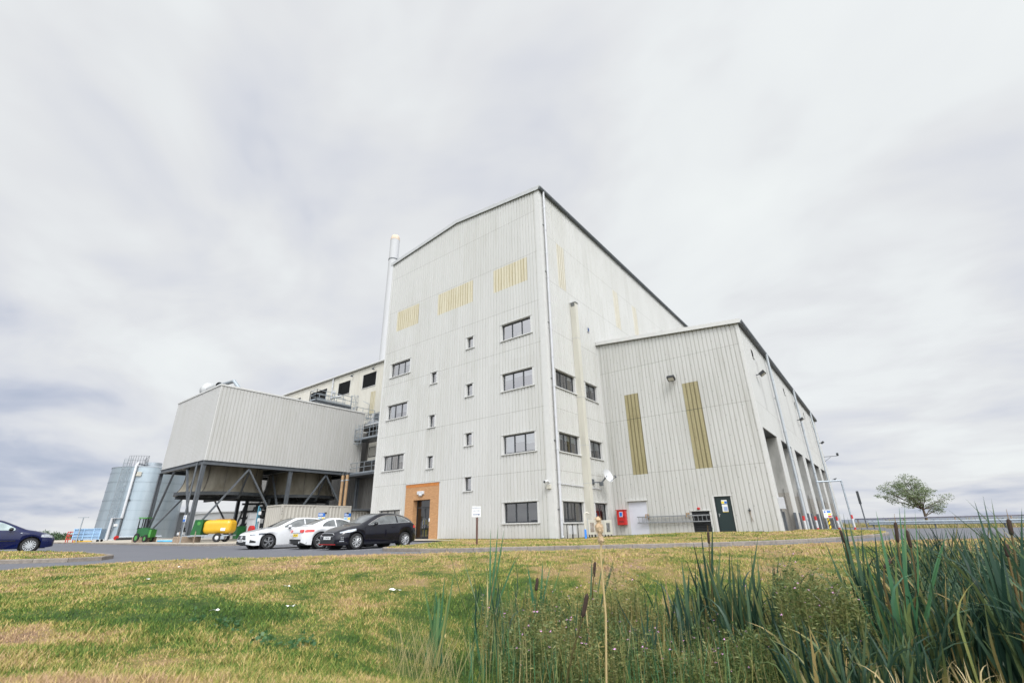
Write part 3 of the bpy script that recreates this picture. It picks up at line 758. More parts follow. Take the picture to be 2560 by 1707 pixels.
for z0, z1 in SA: ops.append((uA[0], uA[1], z0+.04, z1-.04, 1, 'S'))
for z0, z1 in SB: ops.append((uB[0], uB[1], z0+.04, z1-.04, 1, 'S'))
panels = [(-32.82-XL, -29.67-XL), (-27.28-XL, -22.89-XL), (-20.62-XL, -17.32-XL)]
panels = [(round(a/PER)*PER, round(b/PER)*PER) for a, b in panels]
brick_u = (-29.80-XL, -26.06-XL); door_u = (-28.83-XL, -26.95-XL)
cut = [o[:4] for o in ops]+[(a, b, 18.04, 20.08) for a, b in panels]+[(brick_u[0], brick_u[1], -1, 3.94)]
mb = MB(); clad(mb, (XL, YF, 0), (1, 0, 0), (0, -1, 0), LF-.42, -.05, ztf, cut)
clad(mb, (XL, YF+.5, 0), (0, 1, 0), (-1, 0, 0), 60, 0, ZE)
mb.quad((XL, YF+60, 0), (XC, YF+60, 0), (XC, YF+60, ZE), (XL, YF+60, ZE))
front = mb.build('wall', m_clad, main)
for a, b in panels:
    p = MB(); clad(p, (XL, YF, 0), (1, 0, 0), (0, -1, 0), LF, 18.04, 20.08, only=(a, b)); p.build('rooflight_panel', m_grp, main)
t = MB()
# corner flashing (front and side), left corner, brick surround edges
for (q, fn) in (((LF-.42, LF+.010, -.06, .010, -.03, ZE-.02), 0), ((-.02, .16, -.05, .012, 0, ZE), 0), ((brick_u[0]-.05, brick_u[1]+.08, -.02, .10, 3.945, 3.985), 0), ((brick_u[1]+.001, brick_u[1]+.07, -.04, .02, 0, 3.94), 0), ((brick_u[0]-.07, brick_u[0]-.001, -.04, .02, 0, 3.94), 0)):
    t = MB(); wf.box(t, *q); t.build('flashing', m_trim, main)
t = MB(); t.box(XC-.05, YF+.003, -.03, XC+.012, YF+.30, ZE-.02); t.build('flashing', m_trim, main)
t = MB(); wf.box(t, brick_u[1]+.08, LF, -.03, .02, -.06, .03); wf.box(t, 0, brick_u[0]-.07, -.03, .02, -.06, .03); t.build('base_plinth', m_black, main)
# windows, each with its own blinds
bl = {0: [.0, .0, .0], 1: [.34, .0, .30], 2: [.45, .42, .55], 3: None}
for i, (z0, z1) in enumerate(WR):
    o = ops[i]
    kw = dict(blinds=[[.0, .0, .0], [.35, .28, .34], [.9, .42, .55], [0, 0, 0]][i])
    window(main, wf, *o[:4], 3, glass=m_glassd if i == 3 else m_glass, lit=(.40, .66, .12, .34) if i == 1 else ((.36, .58, .05, .5) if i == 0 else None), **kw)
for i in range(4):
    o = ops[4+i]; window(main, wf, *o[:4], 3, blinds=[[.0, .0, .3], [.85, .6, .62], [.95, .0, .5], [.0, .9, .9]][i], glass=m_glass, lit=(.70, .95, .55, .8) if i == 0 else None)
for o in ops[8:]: window(main, wf, *o[:4], 1, blinds=[0], glass=m_glass)
# brick surround with doorway
mb = MB(); a, b = brick_u; c, d = door_u; bo = .06
def brick_face(mb, u0, u1, z0, z1): wf.box(mb, u0, u1, -.42, bo, z0, z1)
brick_face(mb, a, c, 0, 2.75); brick_face(mb, d, b, 0, 2.75); brick_face(mb, a, b, 2.752, 3.94)
bs = mb.build('brick_surround', m_brick, main)
mb = MB(); wf.box(mb, a+.02, b-.02, bo, bo+.012, 3.70, 3.93)
mbm, bbm = newmat('soldier_brick'); P_ = obj_co(); s3 = N('ShaderNodeSeparateXYZ'); LK(P_, s3.inputs[0])
LK(MIX(M('LESS_THAN', M('FRACT', M('DIVIDE', s3.outputs[0], .075)), .12), RAMP(NOISE(P_, 12, 3), [(.3, (.40, .14, .03)), (.7, (.52, .20, .05))]), (.22, .12, .07)), bbm.inputs['Base Color']); bbm.inputs['Roughness'].default_value = .85
mb.build('soldier_course', mbm, bs)
dr = MB(); fz = -.34
for q in ((c, c+.07, 0, 2.75), (d-.07, d, 0, 2.75), (c+.07, d-.07, 2.68, 2.75), (c+.07, d-.07, 2.13, 2.24), ((c+d)/2-.05, (c+d)/2+.05, 0.0, 2.13), (c+.07, d-.07, 0, .10)): wf.box(dr, q[0], q[1], fz-.05, fz, q[2]+.02, q[3])
dd = dr.build('entrance_door', m_frame, main)
p = MB(); p.quad(wf(c, fz-.03, .05), wf(d, fz-.03, .05), wf(d, fz-.03, 2.7), wf(c, fz-.03, 2.7)); p.build('pane', m_doorglass, dd)
h = MB(); m_ = (c+d)/2
for s_ in (-.11, .11): h.tube([wf(m_+s_, fz+.06, .75), wf(m_+s_, fz+.06, 1.45)], .016, 6)
h.build('handle', m_alu, dd)
r_ = MB(); r_.poly([wf(c-.3, -2.4, -.1), wf(d+.3, -2.4, -.1), wf(d+.3, -2.4, 3), wf(c-.3, -2.4, 3)])
for u in (c-.3, d+.3): r_.quad(wf(u, -.43, -.1), wf(u, -2.4, -.1), wf(u, -2.4, 3), wf(u, -.43, 3))
r_.quad(wf(c-.3, -.43, 0), wf(d+.3, -.43, 0), wf(d+.3, -2.4, 0), wf(c-.3, -2.4, 0)); r_.quad(wf(c-.3, -.43, 2.9), wf(d+.3, -.43, 2.9), wf(d+.3, -2.4, 2.9), wf(c-.3, -2.4, 2.9))
r_.build('reveal', m_int, dd)
ym = MB()
for q in ((.12, .52, 1.02, 1.36), (.12, .60, .16, .62), (.60, .80, .9, 1.25)): wf.box(ym, c+q[0]+.05, c+q[1]+.05, -1.0, -.9, q[2], q[3])
ym.build('yellow_noticeboard', m_signyel, dd)
n_ = MB(); wf.box(n_, d-.02, d+.06, -.2, bo+.03, 1.18, 1.42); n_.build('notice', m_sign, dd)
# side wall
ws = Wall((XC, YF, 0), (0, 1, 0), (1, 0, 0))
sideops = []
for z0, z1 in ((9.58, 10.92), (5.20, 6.52), (.872, 2.176)):
    sideops.append((25.69-YF+ins_, 28.62-YF-ins_, z0+.04, z1-.04, 3)); sideops.append((29.91-YF+ins_, 32.04-YF-ins_, z0+.04, z1-.04, 2))
sp = [(26.99-YF, 27.95-YF), (37.17-YF, 38.17-YF), (41.78-YF, 42.82-YF)]
sp = [(round(a/PER)*PER, round(a/PER)*PER+4*PER) for a, b in sp]
mb = MB(); clad(mb, (XC, YF, 0), (0, 1, 0), (1, 0, 0), 60, -.05, ZE, [o[:4] for o in sideops]+[(a, b, 17.95, 21.93) for a, b in sp])
mb.build('wall', m_clads, main)
for a, b in sp:
    p = MB(); clad(p, (XC, YF, 0), (0, 1, 0), (1, 0, 0), 60, 17.95, 21.93, only=(a, b)); p.build('rooflight_panel', m_grp3, main)
sb = [[.0, .0, .25], [.45, .3], [.30, .33, .38], [.55, .5], [0, 0, 0], [.0, .0]]
for i, o in enumerate(sideops): window(main, ws, *o, blinds=sb[i], glass=m_glassd, lit=(.0, .25, .72, .9) if i == 0 else None)
# roof: two pitches, verge capping on the gable and a gutter on each eave
mb = MB(); y0, y1 = YF-.12, YF+60.1
mb.ext([(XL-.15, y0, ZE+.05), (XM, y0, ZR+.05), (XC+.15, y0, ZE+.05), (XC+.15, y0, ZE+.12), (XM, y0, ZR+.14), (XL-.15, y0, ZE+.12)], (0, y1-y0, 0))
mb.build('roof', m_roof, main, recalc=True)
mb = MB(); yv = y0-.02
mb.ext([(XL-.18, yv, ZE-.18), (XM, yv, ZR-.17), (XC+.02, yv, ZE-.18), (XC+.20, yv, ZE+.15), (XM, yv, ZR+.17), (XL-.18, yv, ZE+.15)], (0, .06, 0))
mb.build('verge_capping', m_trimg, main, recalc=True)
mb = MB()
mb.box(XC+.03, YF-.10, ZE-.17, XC+.24, YF+60, ZE+.03); mb.box(XC+.24, YF-.10, ZE-.10, XC+.27, YF+60, ZE+.05)
mb.build('gutter', m_gutter, main)
def downpipe(parent, x, y, z0, z1, nx, ny, r=.075, mat=None, step=2.1, shoe=True, name='downpipe'):
    mb = MB(); mb.tube([(x, y, z0), (x, y, z1)], r, 12)
    z = z0+1.0
    while z < z1: mb.tube([(x, y, z), (x, y, z+.10)], r*1.22, 12); z += step
    mb.tube([(x, y, z0+.05), (x+nx*.10, y+ny*.10, z0-.0)], r, 10)
    o = mb.build(name, mat or m_pipe, parent, smooth=True)
    b = MB(); z = z0+1.6
    while z < z1: b.bar((x-nx*.14-abs(ny)*.13, y-ny*.14-abs(nx)*.13, z), (x-nx*.14+abs(ny)*.13, y-ny*.14+abs(nx)*.13, z), .03, .05); z += step*2
    b.build('bracket', m_gsteel, o); return o
downpipe(main, XC+.16, YF+.48, .05, ZE-.1, 1, 0, r=.085)
# boxed duct up the side wall
d = MB(); d.box(XC+.013, 28.60, 0, XC+.46, 29.02, 17.0); db = d.build('vent_duct', m_duct, main)
d = MB(); d.box(XC+.014, 28.56, 17.03, XC+.53, 29.08, 17.08); d.build('duct_cap', m_trimg, db)
d = MB()
for k in range(4): d.box(XC+.08, 28.585, 16.72+k*.07, XC+.42, 28.598, 16.76+k*.07)
d.build('duct_grille', m_gsteel, db)
d = MB()
for z in (14.0, 9.35, 5.9, 3.35): d.box(XC+.012, 28.592, z, XC+.47, 29.03, z+.03)
d.build('duct_joint', m_trimg, db)
v = MB(); v.box(XC+.0, 31.14, 15.45, XC+.06, 31.46, 15.85); vv = v.build('wall_vent', m_trimg, main); v = MB(); v.box(XC+.06, 31.20, 15.5, XC+.075, 31.40, 15.80); v.build('vent_grille', m_ink, vv)
# cable conduit low on the side
cd = MB(); cd.tube([(XC+.05, YF+.55, 3.17), (XC+.05, 28.55, 3.14)], .028, 6); cd.tube([(XC+.05, 29.05, 3.12), (XC+.05, 31.2, 3.08)], .028, 6); cd.build('cable_conduit', m_pipe, main)

# ------------------------------------------------------------------ annex with loading bays
XA, YA, YB = -5.105, 32.605, 76.0; ZA0, ZA1 = 14.757, 13.664
annex = thing('loading_hall', 'lower pale grey ribbed hall with six tall loading bays down its right side', 'building', ((XC+XA)/2, YA, 0))
wa = Wall((XC, YA, 0), (1, 0, 0), (0, -1, 0)); LA = XA-XC
zta = lambda u: ZA0+(ZA1-ZA0)*u/LA
apan = [(-13.94-XC, -12.86-XC), (-9.51-XC, -8.45-XC)]; apan = [(round(a/PER)*PER, round(a/PER)*PER+4*PER) for a, b in apan]
wdoor = (-14.66-XC, -13.32-XC, -.1, 2.17); gdoor = (-8.72-XC, -7.72-XC, -.1, 2.27); lv = (-10.27-XC, -9.14-XC, .15, 1.42)
mb = MB(); clad(mb, (XC, YA, 0), (1, 0, 0), (0, -1, 0), LA-.20, -.05, zta, [(apan[0][0], apan[0][1], 4.03, 9.99), (apan[1][0], apan[1][1], 4.09, 10.03), wdoor, gdoor, lv])
mb.build('wall', m_clada, annex)
for (a, b), zz_ in zip(apan, ((4.03, 9.99), (4.09, 10.03))):
    p = MB(); clad(p, (XC, YA, 0), (1, 0, 0), (0, -1, 0), LA, zz_[0], zz_[1], only=(a, b)); p.build('rooflight_panel', m_grp2, annex)
    l_ = MB(); wa.box(l_, a, b, .002, .006, 8.06, 8.085); l_.build('lap_joint', m_black, annex)
bays = [(33.12+6.57*i, 38.08+6.57*i) for i in range(6)]; BZ = 6.38
smallw = [(35.55+6.75*i, 36.15+6.75*i) for i in range(6)]
wsd = Wall((XA, YA, 0), (0, 1, 0), (1, 0, 0))
cuts = [(a-YA, b-YA, -1, BZ) for a, b in bays]+[(a-YA, b-YA, 11.85, 12.5) for a, b in smallw]
spn = [(36.4+6.7*i*2 if i else 36.4, 0) for i in range(3)]
span = [(round((y-YA)/PER)*PER, round((y-YA)/PER)*PER+2*PER) for y in (36.6, 49.6, 62.4)]
mb = MB(); clad(mb, (XA, YA+.12, 0), (0, 1, 0), (1, 0, 0), YB-YA-.12, -.4, ZA1, [(a-.12, b-.12, c, d) for a, b, c, d in cuts+[(a, b, 8.1, 11.9) for a, b in span]])
mb.build('wall', m_cladas, annex)
for a, b in span:
    p = MB(); clad(p, (XA, YA+.12, 0), (0, 1, 0), (1, 0, 0), YB-YA, 8.1, 11.9, only=(a-.12, b-.12)); p.build('rooflight_panel', m_cladb, annex)
mb = MB(); mb.quad((XC, YB, 0), (XA, YB, -.4), (XA, YB, ZA1), (XC, YB, ZA0)); mb.build('wall', m_cladb, annex)
t = MB(); t.box(XA-.20, YA-.012, -.05, XA+.014, YA+.14, ZA1-.05)
wa.box(t, -.0, .10, -.03, .012, 0, ZA0-.1); wa.box(t, wdoor[0]-.02, wdoor[1]+.10, .0, .16, 2.24, 2.32)
wa.box(t, gdoor[0]-.14, gdoor[0], -.03, .02, 0.0, 2.3); wa.box(t, gdoor[0]-.14, gdoor[1]+.1, -.03, .03, 2.28, 2.34)
wa.box(t, lv[0]-.1, lv[1]+.12, .0, .07, 1.44, 1.48); wa.box(t, lv[1]+.002, lv[1]+.10, -.03, .02, 0, 1.44)
for a, b in bays:
    wsd.box(t, a-YA-.10, a-YA, -.05, .02, -.4, BZ+.05); wsd.box(t, b-YA, b-YA+.12, -.05, .02, -.4, BZ+.05); wsd.box(t, a-YA, b-YA, -.05, .02, BZ+.002, BZ+.05)
for a, b in smallw: wsd.box(t, a-YA-.04, b-YA+.04, 0, .06, 11.80, 11.845)
t.build_each('flashing', m_trim, annex)
for a, b in smallw:
    f = MB(); wsd.box(f, a-YA, b-YA, -.15, -.08, 11.86, 12.49); f.build('window', m_frame, annex)
mj, bj = newmat('bay_lining'); P_ = obj_co(); s3 = N('ShaderNodeSeparateXYZ'); LK(P_, s3.inputs[0])
ck = N('ShaderNodeTexBrick'); cc_ = N('ShaderNodeCombineXYZ'); LK(M('ADD', s3.outputs[0], s3.outputs[1]), cc_.inputs[0]); LK(s3.outputs[2], cc_.inputs[1]); LK(cc_.outputs[0], ck.inputs[0]); ck.inputs['Scale'].default_value = 1
ck.inputs['Brick Width'].default_value = .10; ck.inputs['Row Height'].default_value = .06; ck.inputs['Mortar Size'].default_value = .012
ck.inputs['Color1'].default_value = (.17, .155, .135, 1); ck.inputs['Color2'].default_value = (.14, .13, .115, 1); ck.inputs['Mortar'].default_value = (.33, .315, .29, 1)
pl = RAMP(NOISE(scaled(P_, (1, 1, .3)), 1.4, 4, .6), [(.35, (.20, .20, .19)), (.7, (.34, .335, .32))])
LK(MIX(M('LESS_THAN', s3.outputs[2], 2.55), pl, ck.outputs[0]), bj.inputs['Base Color']); bj.inputs['Roughness'].default_value = .7
msh, bsh = newmat('roller_shutter'); P_ = obj_co(); s3 = N('ShaderNodeSeparateXYZ'); LK(P_, s3.inputs[0])
fr_ = M('FRACT', M('DIVIDE', s3.outputs[2], .09)); LK(RAMP(fr_, [(.0, (.30, .30, .30)), (.2, (.56, .56, .56)), (.9, (.56, .56, .56))]), bsh.inputs['Base Color']); bsh.inputs['Roughness'].default_value = .45
bays_z = -.35
for a, b in bays:
    mb = MB(); xi = XA-.95
    mb.quad((xi, b, bays_z), (XA-.04, b, bays_z), (XA-.04, b, BZ), (xi, b, BZ))
    mb.box(XA-.30, b-.10, bays_z, XA-.05, b-.01, 2.9)
    fr = mb.build('bay_jamb', mj, annex); mb = MB(); mb.quad((XA-.04, a, bays_z), (xi, a, bays_z), (xi, a, BZ), (XA-.04, a, BZ)); mb.build('bay_jamb', mj, annex)
    s_ = MB(); s_.quad((xi, a, bays_z), (xi, b, bays_z), (xi, b, BZ), (xi, a, BZ)); s_.build('roller_shutter', msh, annex)
    s_ = MB(); s_.box(xi, a, BZ-.02, XA-.04, b, BZ+.0); s_.build('bay_soffit', m_black, annex)
    for q0, q1 in ((b-.42, b-.16), (a+.12, a+.32)): s_ = MB(); s_.box(XA-.03, q0, bays_z, XA+.12, q1, 1.25); s_.build('bay_guard', m_gsteel, annex)
for y in (41.0, 55.1, 68.7): downpipe(annex, XA+.26, y, -.2, ZA1-.15, 1, 0, r=.10, mat=m_pipeg)
mb = MB(); mb.ext([(XC+.03, YA-.15, ZA0+.02), (XA+.15, YA-.15, ZA1-.02), (XA+.15, YA-.15, ZA1+.06), (XC+.03, YA-.15, ZA0+.10)], (0, YB-YA+.3, 0)); mb.build('roof', m_roof, annex, recalc=True)
mb = MB(); mb.ext([(XC+.03, YA-.20, ZA0-.16), (XA+.20, YA-.20, ZA1-.18), (XA+.20, YA-.20, ZA1+.11), (XC+.03, YA-.20, ZA0+.14)], (0, .06, 0)); mb.build('verge_capping', m_trim, annex, recalc=True)
mb = MB(); mb.box(XA+.02, YA-.12, ZA1-.24, XA+.26, YB, ZA1-.05); mb.box(XA+.26, YA-.12, ZA1-.14, XA+.30, YB, ZA1+.04); mb.build('gutter', m_gutter, annex)
# doors and louvre in the hall's front
mb = MB(); wa.box(mb, wdoor[0], wdoor[1], -.08, -.02, -.02, 2.17); mb.build('door', m_lilac, annex)['label'] = 'plain pale lilac door without a handle'
mb = MB(); wa.box(mb, gdoor[0]+.04, gdoor[1], -.13, -.08, .15, 2.27); g = mb.build('door', m_greendoor, annex); g['label'] = 'dark green door with two safety notices'
mb = MB(); wa.box(mb, gdoor[0], gdoor[0]+.04, -.14, -.001, .1, 2.27); mb.build('door_frame', m_frame, g)
mb = MB(); wa.box(mb, gdoor[0]+.12, gdoor[0]+.16, -.08, -.04, 1.05, 1.25); wa.box(mb, gdoor[0]+.12, gdoor[0]+.24, -.05, -.03, 1.18, 1.205); mb.build('handle', m_alu, g)
cx_ = (gdoor[0]+gdoor[1])/2+.06
def plaque(parent, w, u0, u1, z0, z1, o, cells, name='notice'):
    """safety notice: white board with coloured fields (fractions u,u,v,v,material)"""
    m = MB(); w.box(m, u0, u1, o, o+.006, z0, z1); b = m.build(name, m_sign, parent)
    for k, (a, b_, c, d, mt) in enumerate(cells):
        q = MB(); w.box(q, u0+(u1-u0)*a, u0+(u1-u0)*b_, o+.006, o+.009, z0+(z1-z0)*c, z0+(z1-z0)*d); q.build('printed_field', mt, b)
    return b
plaque(g, wa, cx_-.17, cx_+.17, 1.83, 2.05, -.079, [(.02, .48, .05, .62, m_signyel), (.52, .98, .05, .62, m_signblue)])
plaque(g, wa, cx_-.17, cx_+.17, 1.33, 1.79, -.079, [(.25, .9, .12, .20, m_signblue), (.25, .9, .26, .34, m_signblue), (.25, .9, .40, .48, m_signblue), (.25, .9, .54, .62, m_signblue), (.02, .98, .0, .05, m_signyel)])
def louvre(parent, w, u0, u1, z0, z1, name='louvre', o=.0, mat=None, step=.10):
    mb = MB(); w.box(mb, u0, u1, o-.20, o-.17, z0, z1)
    for q in ((u0, u0+.04, z0, z1), (u1-.04, u1, z0, z1), (u0+.04, u1-.04, z0, z0+.04), (u0+.04, u1-.04, z1-.04, z1)): w.box(mb, q[0], q[1], o-.17, o+.012, q[2], q[3])
    f = mb.build(name, mat or m_louv, parent)
    s = MB(); z = z0+.05
    while z < z1-.06:
        a = Vector(w(u0+.04, o+.004, z)); b = Vector(w(u1-.04, o+.004, z)); c = Vector(w(u1-.04, o-.09, z+.075)); d = Vector(w(u0+.04, o-.09, z+.075))
        s.ext([a, b, c, d], (0, 0, .012)); z += step
    s.build('slats', mat or m_louv, f); return f
louvre(annex, wa, *lv)
w_ = MB(); wa.box(w_, .16, 2.66, -.02, .04, -.06, .02); w_.build('base_plinth', m_black, annex)
# ------------------------------------------------------------------ rear wing, stack, low link block
wing = thing('boiler_wing', 'long cream ribbed wing with square black louvres behind the raised cooling box', 'building', (-52, 32, 0))
wy = 32.0; WX0, WX1 = -74.0, XL
ww = Wall((WX0, wy, 0), (1, 0, 0), (0, -1, 0))
lvs = [(-48.0, -45.34, 16.93, 18.69), (-53.32, -50.72, 16.9, 18.64), (-60.1, -56.08, 16.9, 18.58), (-66.1, -62.8, 16.9, 18.5)]
lvs = [(a-WX0, b-WX0, c, d) for a, b, c, d in lvs]
mb = MB(); clad(mb, (WX0, wy, 0), (1, 0, 0), (0, -1, 0), WX1-WX0, 11.2, 19.7, lvs); mb.quad((WX0, wy, 0), (WX0, wy+30, 0), (WX0, wy+30, 19.7), (WX0, wy, 19.7)); mb.build('wall', m_cladw, wing)
mb = MB(); clad(mb, (WX0, wy+.02, 0), (1, 0, 0), (0, -1, 0), WX1-WX0, 0, 11.2); mb.build('wall', m_cladshade, wing)['label'] = 'lower cladding coloured dark for the shade under the plant'
for l in lvs: louvre(wing, ww, *l, step=.13)
t = MB()
for a, b, c, d in lvs: ww.box(t, a-.1, b+.1, .0, .05, c-.06, c); ww.box(t, a-.06, a, -.03, .02, c, d); ww.box(t, b, b+.06, -.03, .02, c, d)
t.build_each('flashing', m_trim, wing)
mb = MB(); mb.box(WX0, wy-.12, 19.68, WX1+.05, wy+40, 19.8); mb.build('roof', m_roof, wing)
mb = MB(); mb.tube([(WX0, wy-.16, 19.70), (WX1-.02, wy-.16, 19.70)], .13, 10); mb.build('gutter', m_trim, wing)
downpipe(wing, -54.6, wy-.14, 11, 19.6, 0, -1, r=.09, mat=m_pipe)
yb = MB(); ww.box(yb, -46.05-WX0, -45.15-WX0, .0, .035, 13.3, 16.15); yb.build('stained_panel', m_grp, wing)
for x in (-50.0, -45.6):
    f = MB(); f.tube([(x, wy-.1, 19.2), (x, wy-.35, 19.2), (x, wy-.35, 19.0)], .03, 6); f.box(x-.1, wy-.5, 18.85, x+.1, wy-.25, 19.0); f.build('wall_lamp', m_gsteel, wing)
stack = thing('flue_stack', 'tall slim white boiler stack with a rusty cap rising behind the main gable', 'chimney', (-49.3, 36.1, 0))
sx, sy, sr = -49.55, 36.0, .70
mb = MB(); mb.lathe((sx, sy, 0), [(sr*1.0, 15), (sr*.98, 41.55), (sr*.9, 41.6)], 32); mb.build('shaft', simple('matt_stack_paint', (.46, .465, .48), .85, var=.04, streak=True, spec=.2), stack, smooth=True)
mb = MB(); mb.lathe((sx, sy, 0), [(sr*1.0, 41.5), (sr*.97, 41.9), (sr*.8, 42.3), (sr*.72, 42.35), (sr*.72, 41)], 32); mb.build('cap', simple('rusty_cap', (.52, .42, .33), .7, var=.3, scale=2), stack, smooth=True)
mb = MB(); mb.lathe((sx, sy, 0), [(sr*1.0, 38.0), (sr*1.06, 38.0), (sr*1.06, 38.12), (sr*1.0, 38.12)], 32); mb.build('band', m_gsteel, stack)
link = thing('plant_link_block', 'low dark-roofed link block with a louvred duct between the cooling box and the main building', 'building', (-39, 30.2, 0))
mb = MB(); clad(mb, (-44.4, 30.1, 0), (1, 0, 0), (0, -1, 0), 10.2, 0, 6.0); mb.box(-44.4, 30.9, 6.0, -34.2, 31.9, 11.2); mb.build('wall', m_cladshade, link)
mb = MB(); mb.box(-46, 29.6, 11.28, -34.2, 31.9, 11.36); mb.build('roof', m_trimg, link)
mb = MB(); mb.tube([(-46, 29.6, 11.25), (-34.2, 29.6, 11.25)], .13, 10); mb.build('gutter', m_trimg, link)
mb = MB(); mb.box(-42.3, 29.75, 7.45, -34.3, 30.8, 9.3); du = mb.build('duct', m_cladw, link)
louvre(du, Wall((-42.3, 29.74, 0), (1, 0, 0), (0, -1, 0)), .15, 1.4, 7.8, 8.85, o=.02)
mb = MB(); mb.ibeam((-42.5, 29.8, 7.3), (-34.4, 29.8, 7.3), .2, .22); mb.box(-44.3, 28.0, 5.75, -34.3, 30.1, 5.9); mb.ibeam((-34.6, 29.9, 0), (-34.6, 29.9, 11.2), .2); mb.ibeam((-44, 29.9, 0), (-44, 29.9, 11.2), .2); mb.build('steelwork', m_gsteel, link)
def railing(mb, pts, z, h=1.1, post=1.2, r=.025, kick=True):
    for a, b in zip(pts, pts[1:]):
        a = Vector(a); b = Vector(b); n = max(1, round((b-a).length/post))
        for k in (h, h*.55): mb.bar((a.x, a.y, z+k), (b.x, b.y, z+k), 2*r)
        if kick: mb.bar((a.x, a.y, z+.08), (b.x, b.y, z+.08), .015, .14)
        for i in range(n+1):
            p = a.lerp(b, i/n); mb.bar((p.x, p.y, z), (p.x, p.y, z+h), 2*r)
def cage_ladder(mb, x, y, z0, z1, nx, ny, cz=None, w=.5):
    tx, ty = -ny, nx
    for s_ in (-1, 1): mb.bar((x+tx*w/2*s_, y+ty*w/2*s_, z0), (x+tx*w/2*s_, y+ty*w/2*s_, z1), .045)
    z = z0+.2
    while z < z1: mb.bar((x-tx*w/2, y-ty*w/2, z), (x+tx*w/2, y+ty*w/2, z), .025); z += .3
    z = cz or z0+2.2; R = .38
    hoop = [(x+tx*R*cos(a)+nx*(.05+R*sin(a)*1.6), y+ty*R*cos(a)+ny*(.05+R*sin(a)*1.6)) for a in [pi*i/8 for i in range(9)]]
    zc = z
    while zc < z1+.01: mb.tube([(p[0], p[1], zc) for p in hoop], .02, 5); zc += .75
    for i in (0, 2, 4, 6, 8): mb.bar((hoop[i][0], hoop[i][1], z), (hoop[i][0], hoop[i][1], z1), .02, .03)
wk = thing('link_walkway', 'galvanised handrailed walkway low in the dark gap beside the main building', 'walkway', (-39, 28.6, 5.9))
mb = MB(); mb.box(-43.0, 28.2, 5.92, -34.3, 29.6, 5.98); mb.build('deck', m_gsteel, wk)
mb = MB(); railing(mb, [(-43.0, 28.2), (-34.4, 28.2)], 5.98); mb.build('handrail', m_steel, wk)
wk = thing('cage_ladder_platform', 'railed ladder platform under the link block roof in the gap', 'walkway', (-39, 29, 9.5))
mb = MB(); mb.box(-44.2, 28.4, 9.42, -34.3, 29.5, 9.5); mb.build('deck', m_gsteel, wk)
mb = MB(); railing(mb, [(-44.2, 28.4), (-34.4, 28.4)], 9.5); mb.build('handrail', m_steel, wk)
mb = MB()
for i in range(4): cage_ladder(mb, -42.0+i*.0, 28.35, 8.9, 11.0, 0, -1, 9.0) if i == 0 else None
for x in (-41.6, -41.0, -40.4): mb.bar((x, 29.2, 9.5), (x, 29.2, 11.2), .04)
mb.build('cage_ladder', m_steel, wk)

# ------------------------------------------------------------------ raised air-cooled condenser
BX0, BX1, BY0, BY1, BZ0, BZ1 = -52.75, -42.95, 14.72, 29.35, 6.22, 12.55
box_ = thing('cooling_tower', 'big plain grey ribbed box raised on steel legs over two round fan cowls', 'industrial plant', ((BX0+BX1)/2, (BY0+BY1)/2, 0))
mb = MB(); clad(mb, (BX1, BY0, 0), (0, 1, 0), (1, 0, 0), BY1-BY0, BZ0, BZ1); mb.build('side_panel', m_cladb, box_)
mb = MB(); clad(mb, (BX0, BY0, 0), (1, 0, 0), (0, -1, 0), BX1-BX0, BZ0, BZ1); mb.build('side_panel', m_cladb, box_)
mb = MB(); clad(mb, (BX0, BY1, 0), (0, -1, 0), (-1, 0, 0), BY1-BY0, BZ0, BZ1); clad(mb, (BX1, BY1, 0), (-1, 0, 0), (0, 1, 0), BX1-BX0, BZ0, BZ1); mb.build('side_panel', m_cladb, box_)
mb = MB()
for q in ((BX0-.05, BX1+.06, BY0-.06, BY0-.0), (BX1, BX1+.06, BY0, BY1)): mb.box(q[0], q[2], BZ1-.02, q[1], q[3], BZ1+.12)
mb.box(BX1-.005, BY0-.012, BZ0, BX1+.012, BY0+.05, BZ1-.02)
mb.build('flashing', m_trim, box_)
mb = MB(); mb.box(BX0+.05, BY0+.05, BZ0+.02, BX1-.05, BY1-.05, BZ0+.08); mb.build('underside', m_dsteel, box_)
YM = (BY0+BY1)/2
st = MB()
for z in (BZ0-.16,):
    for a, b in (((BX0, BY0), (BX1, BY0)), ((BX1, BY0), (BX1, BY1)), ((BX0, BY0), (BX0, BY1)), ((BX0, BY1), (BX1, BY1)), ((BX0, YM), (BX1, YM)), (((BX0+BX1)/2, BY0), ((BX0+BX1)/2, BY1))):
        st.ibeam((a[0], a[1], z), (b[0], b[1], z), .22, .32)
for k in range(9): st.bar((BX0, BY0+1.6*k+.8, BZ0-.08), (BX1, BY0+1.6*k+.8, BZ0-.08), .1, .16)
st.build('base_frame', m_gsteel, box_)
legs = [(BX1-.05, BY0+.05), (BX1-.05, YM), (BX1-.05, BY1-.05), (BX0+.05, BY0+.05), (BX0+.05, YM), (BX0+.05, BY1-.05)]
for x, y in legs: l_ = MB(); l_.ibeam((x, y, .55), (x, y, BZ0-.32), .26, .28, up=(0, 1, 0)); l_.bar((x, y, .5), (x, y, .56), .5); l_.build('leg', m_gsteel, box_)
def brace(a, b, w=.15): m = MB(); m.bar(a, b, w, w*.8); m.build('brace', m_gsteel, box_)
zt_ = BZ0-.45
y1q, y2q = BY0+3.6, YM+3.6
for x in (BX1-.05, BX0+.05):
    for ya, yt in ((BY0+.2, y1q), (YM-.2, y1q), (YM+.2, y2q), (BY1-.2, y2q)): brace((x, ya, .75), (x, yt, zt_))
xm = (BX0+BX1)/2
for y in (BY0+.05, YM): brace((BX0+.25, y, .75), (xm-1.5, y, zt_)); brace((BX1-.25, y, .75), (xm+1.5, y, zt_))
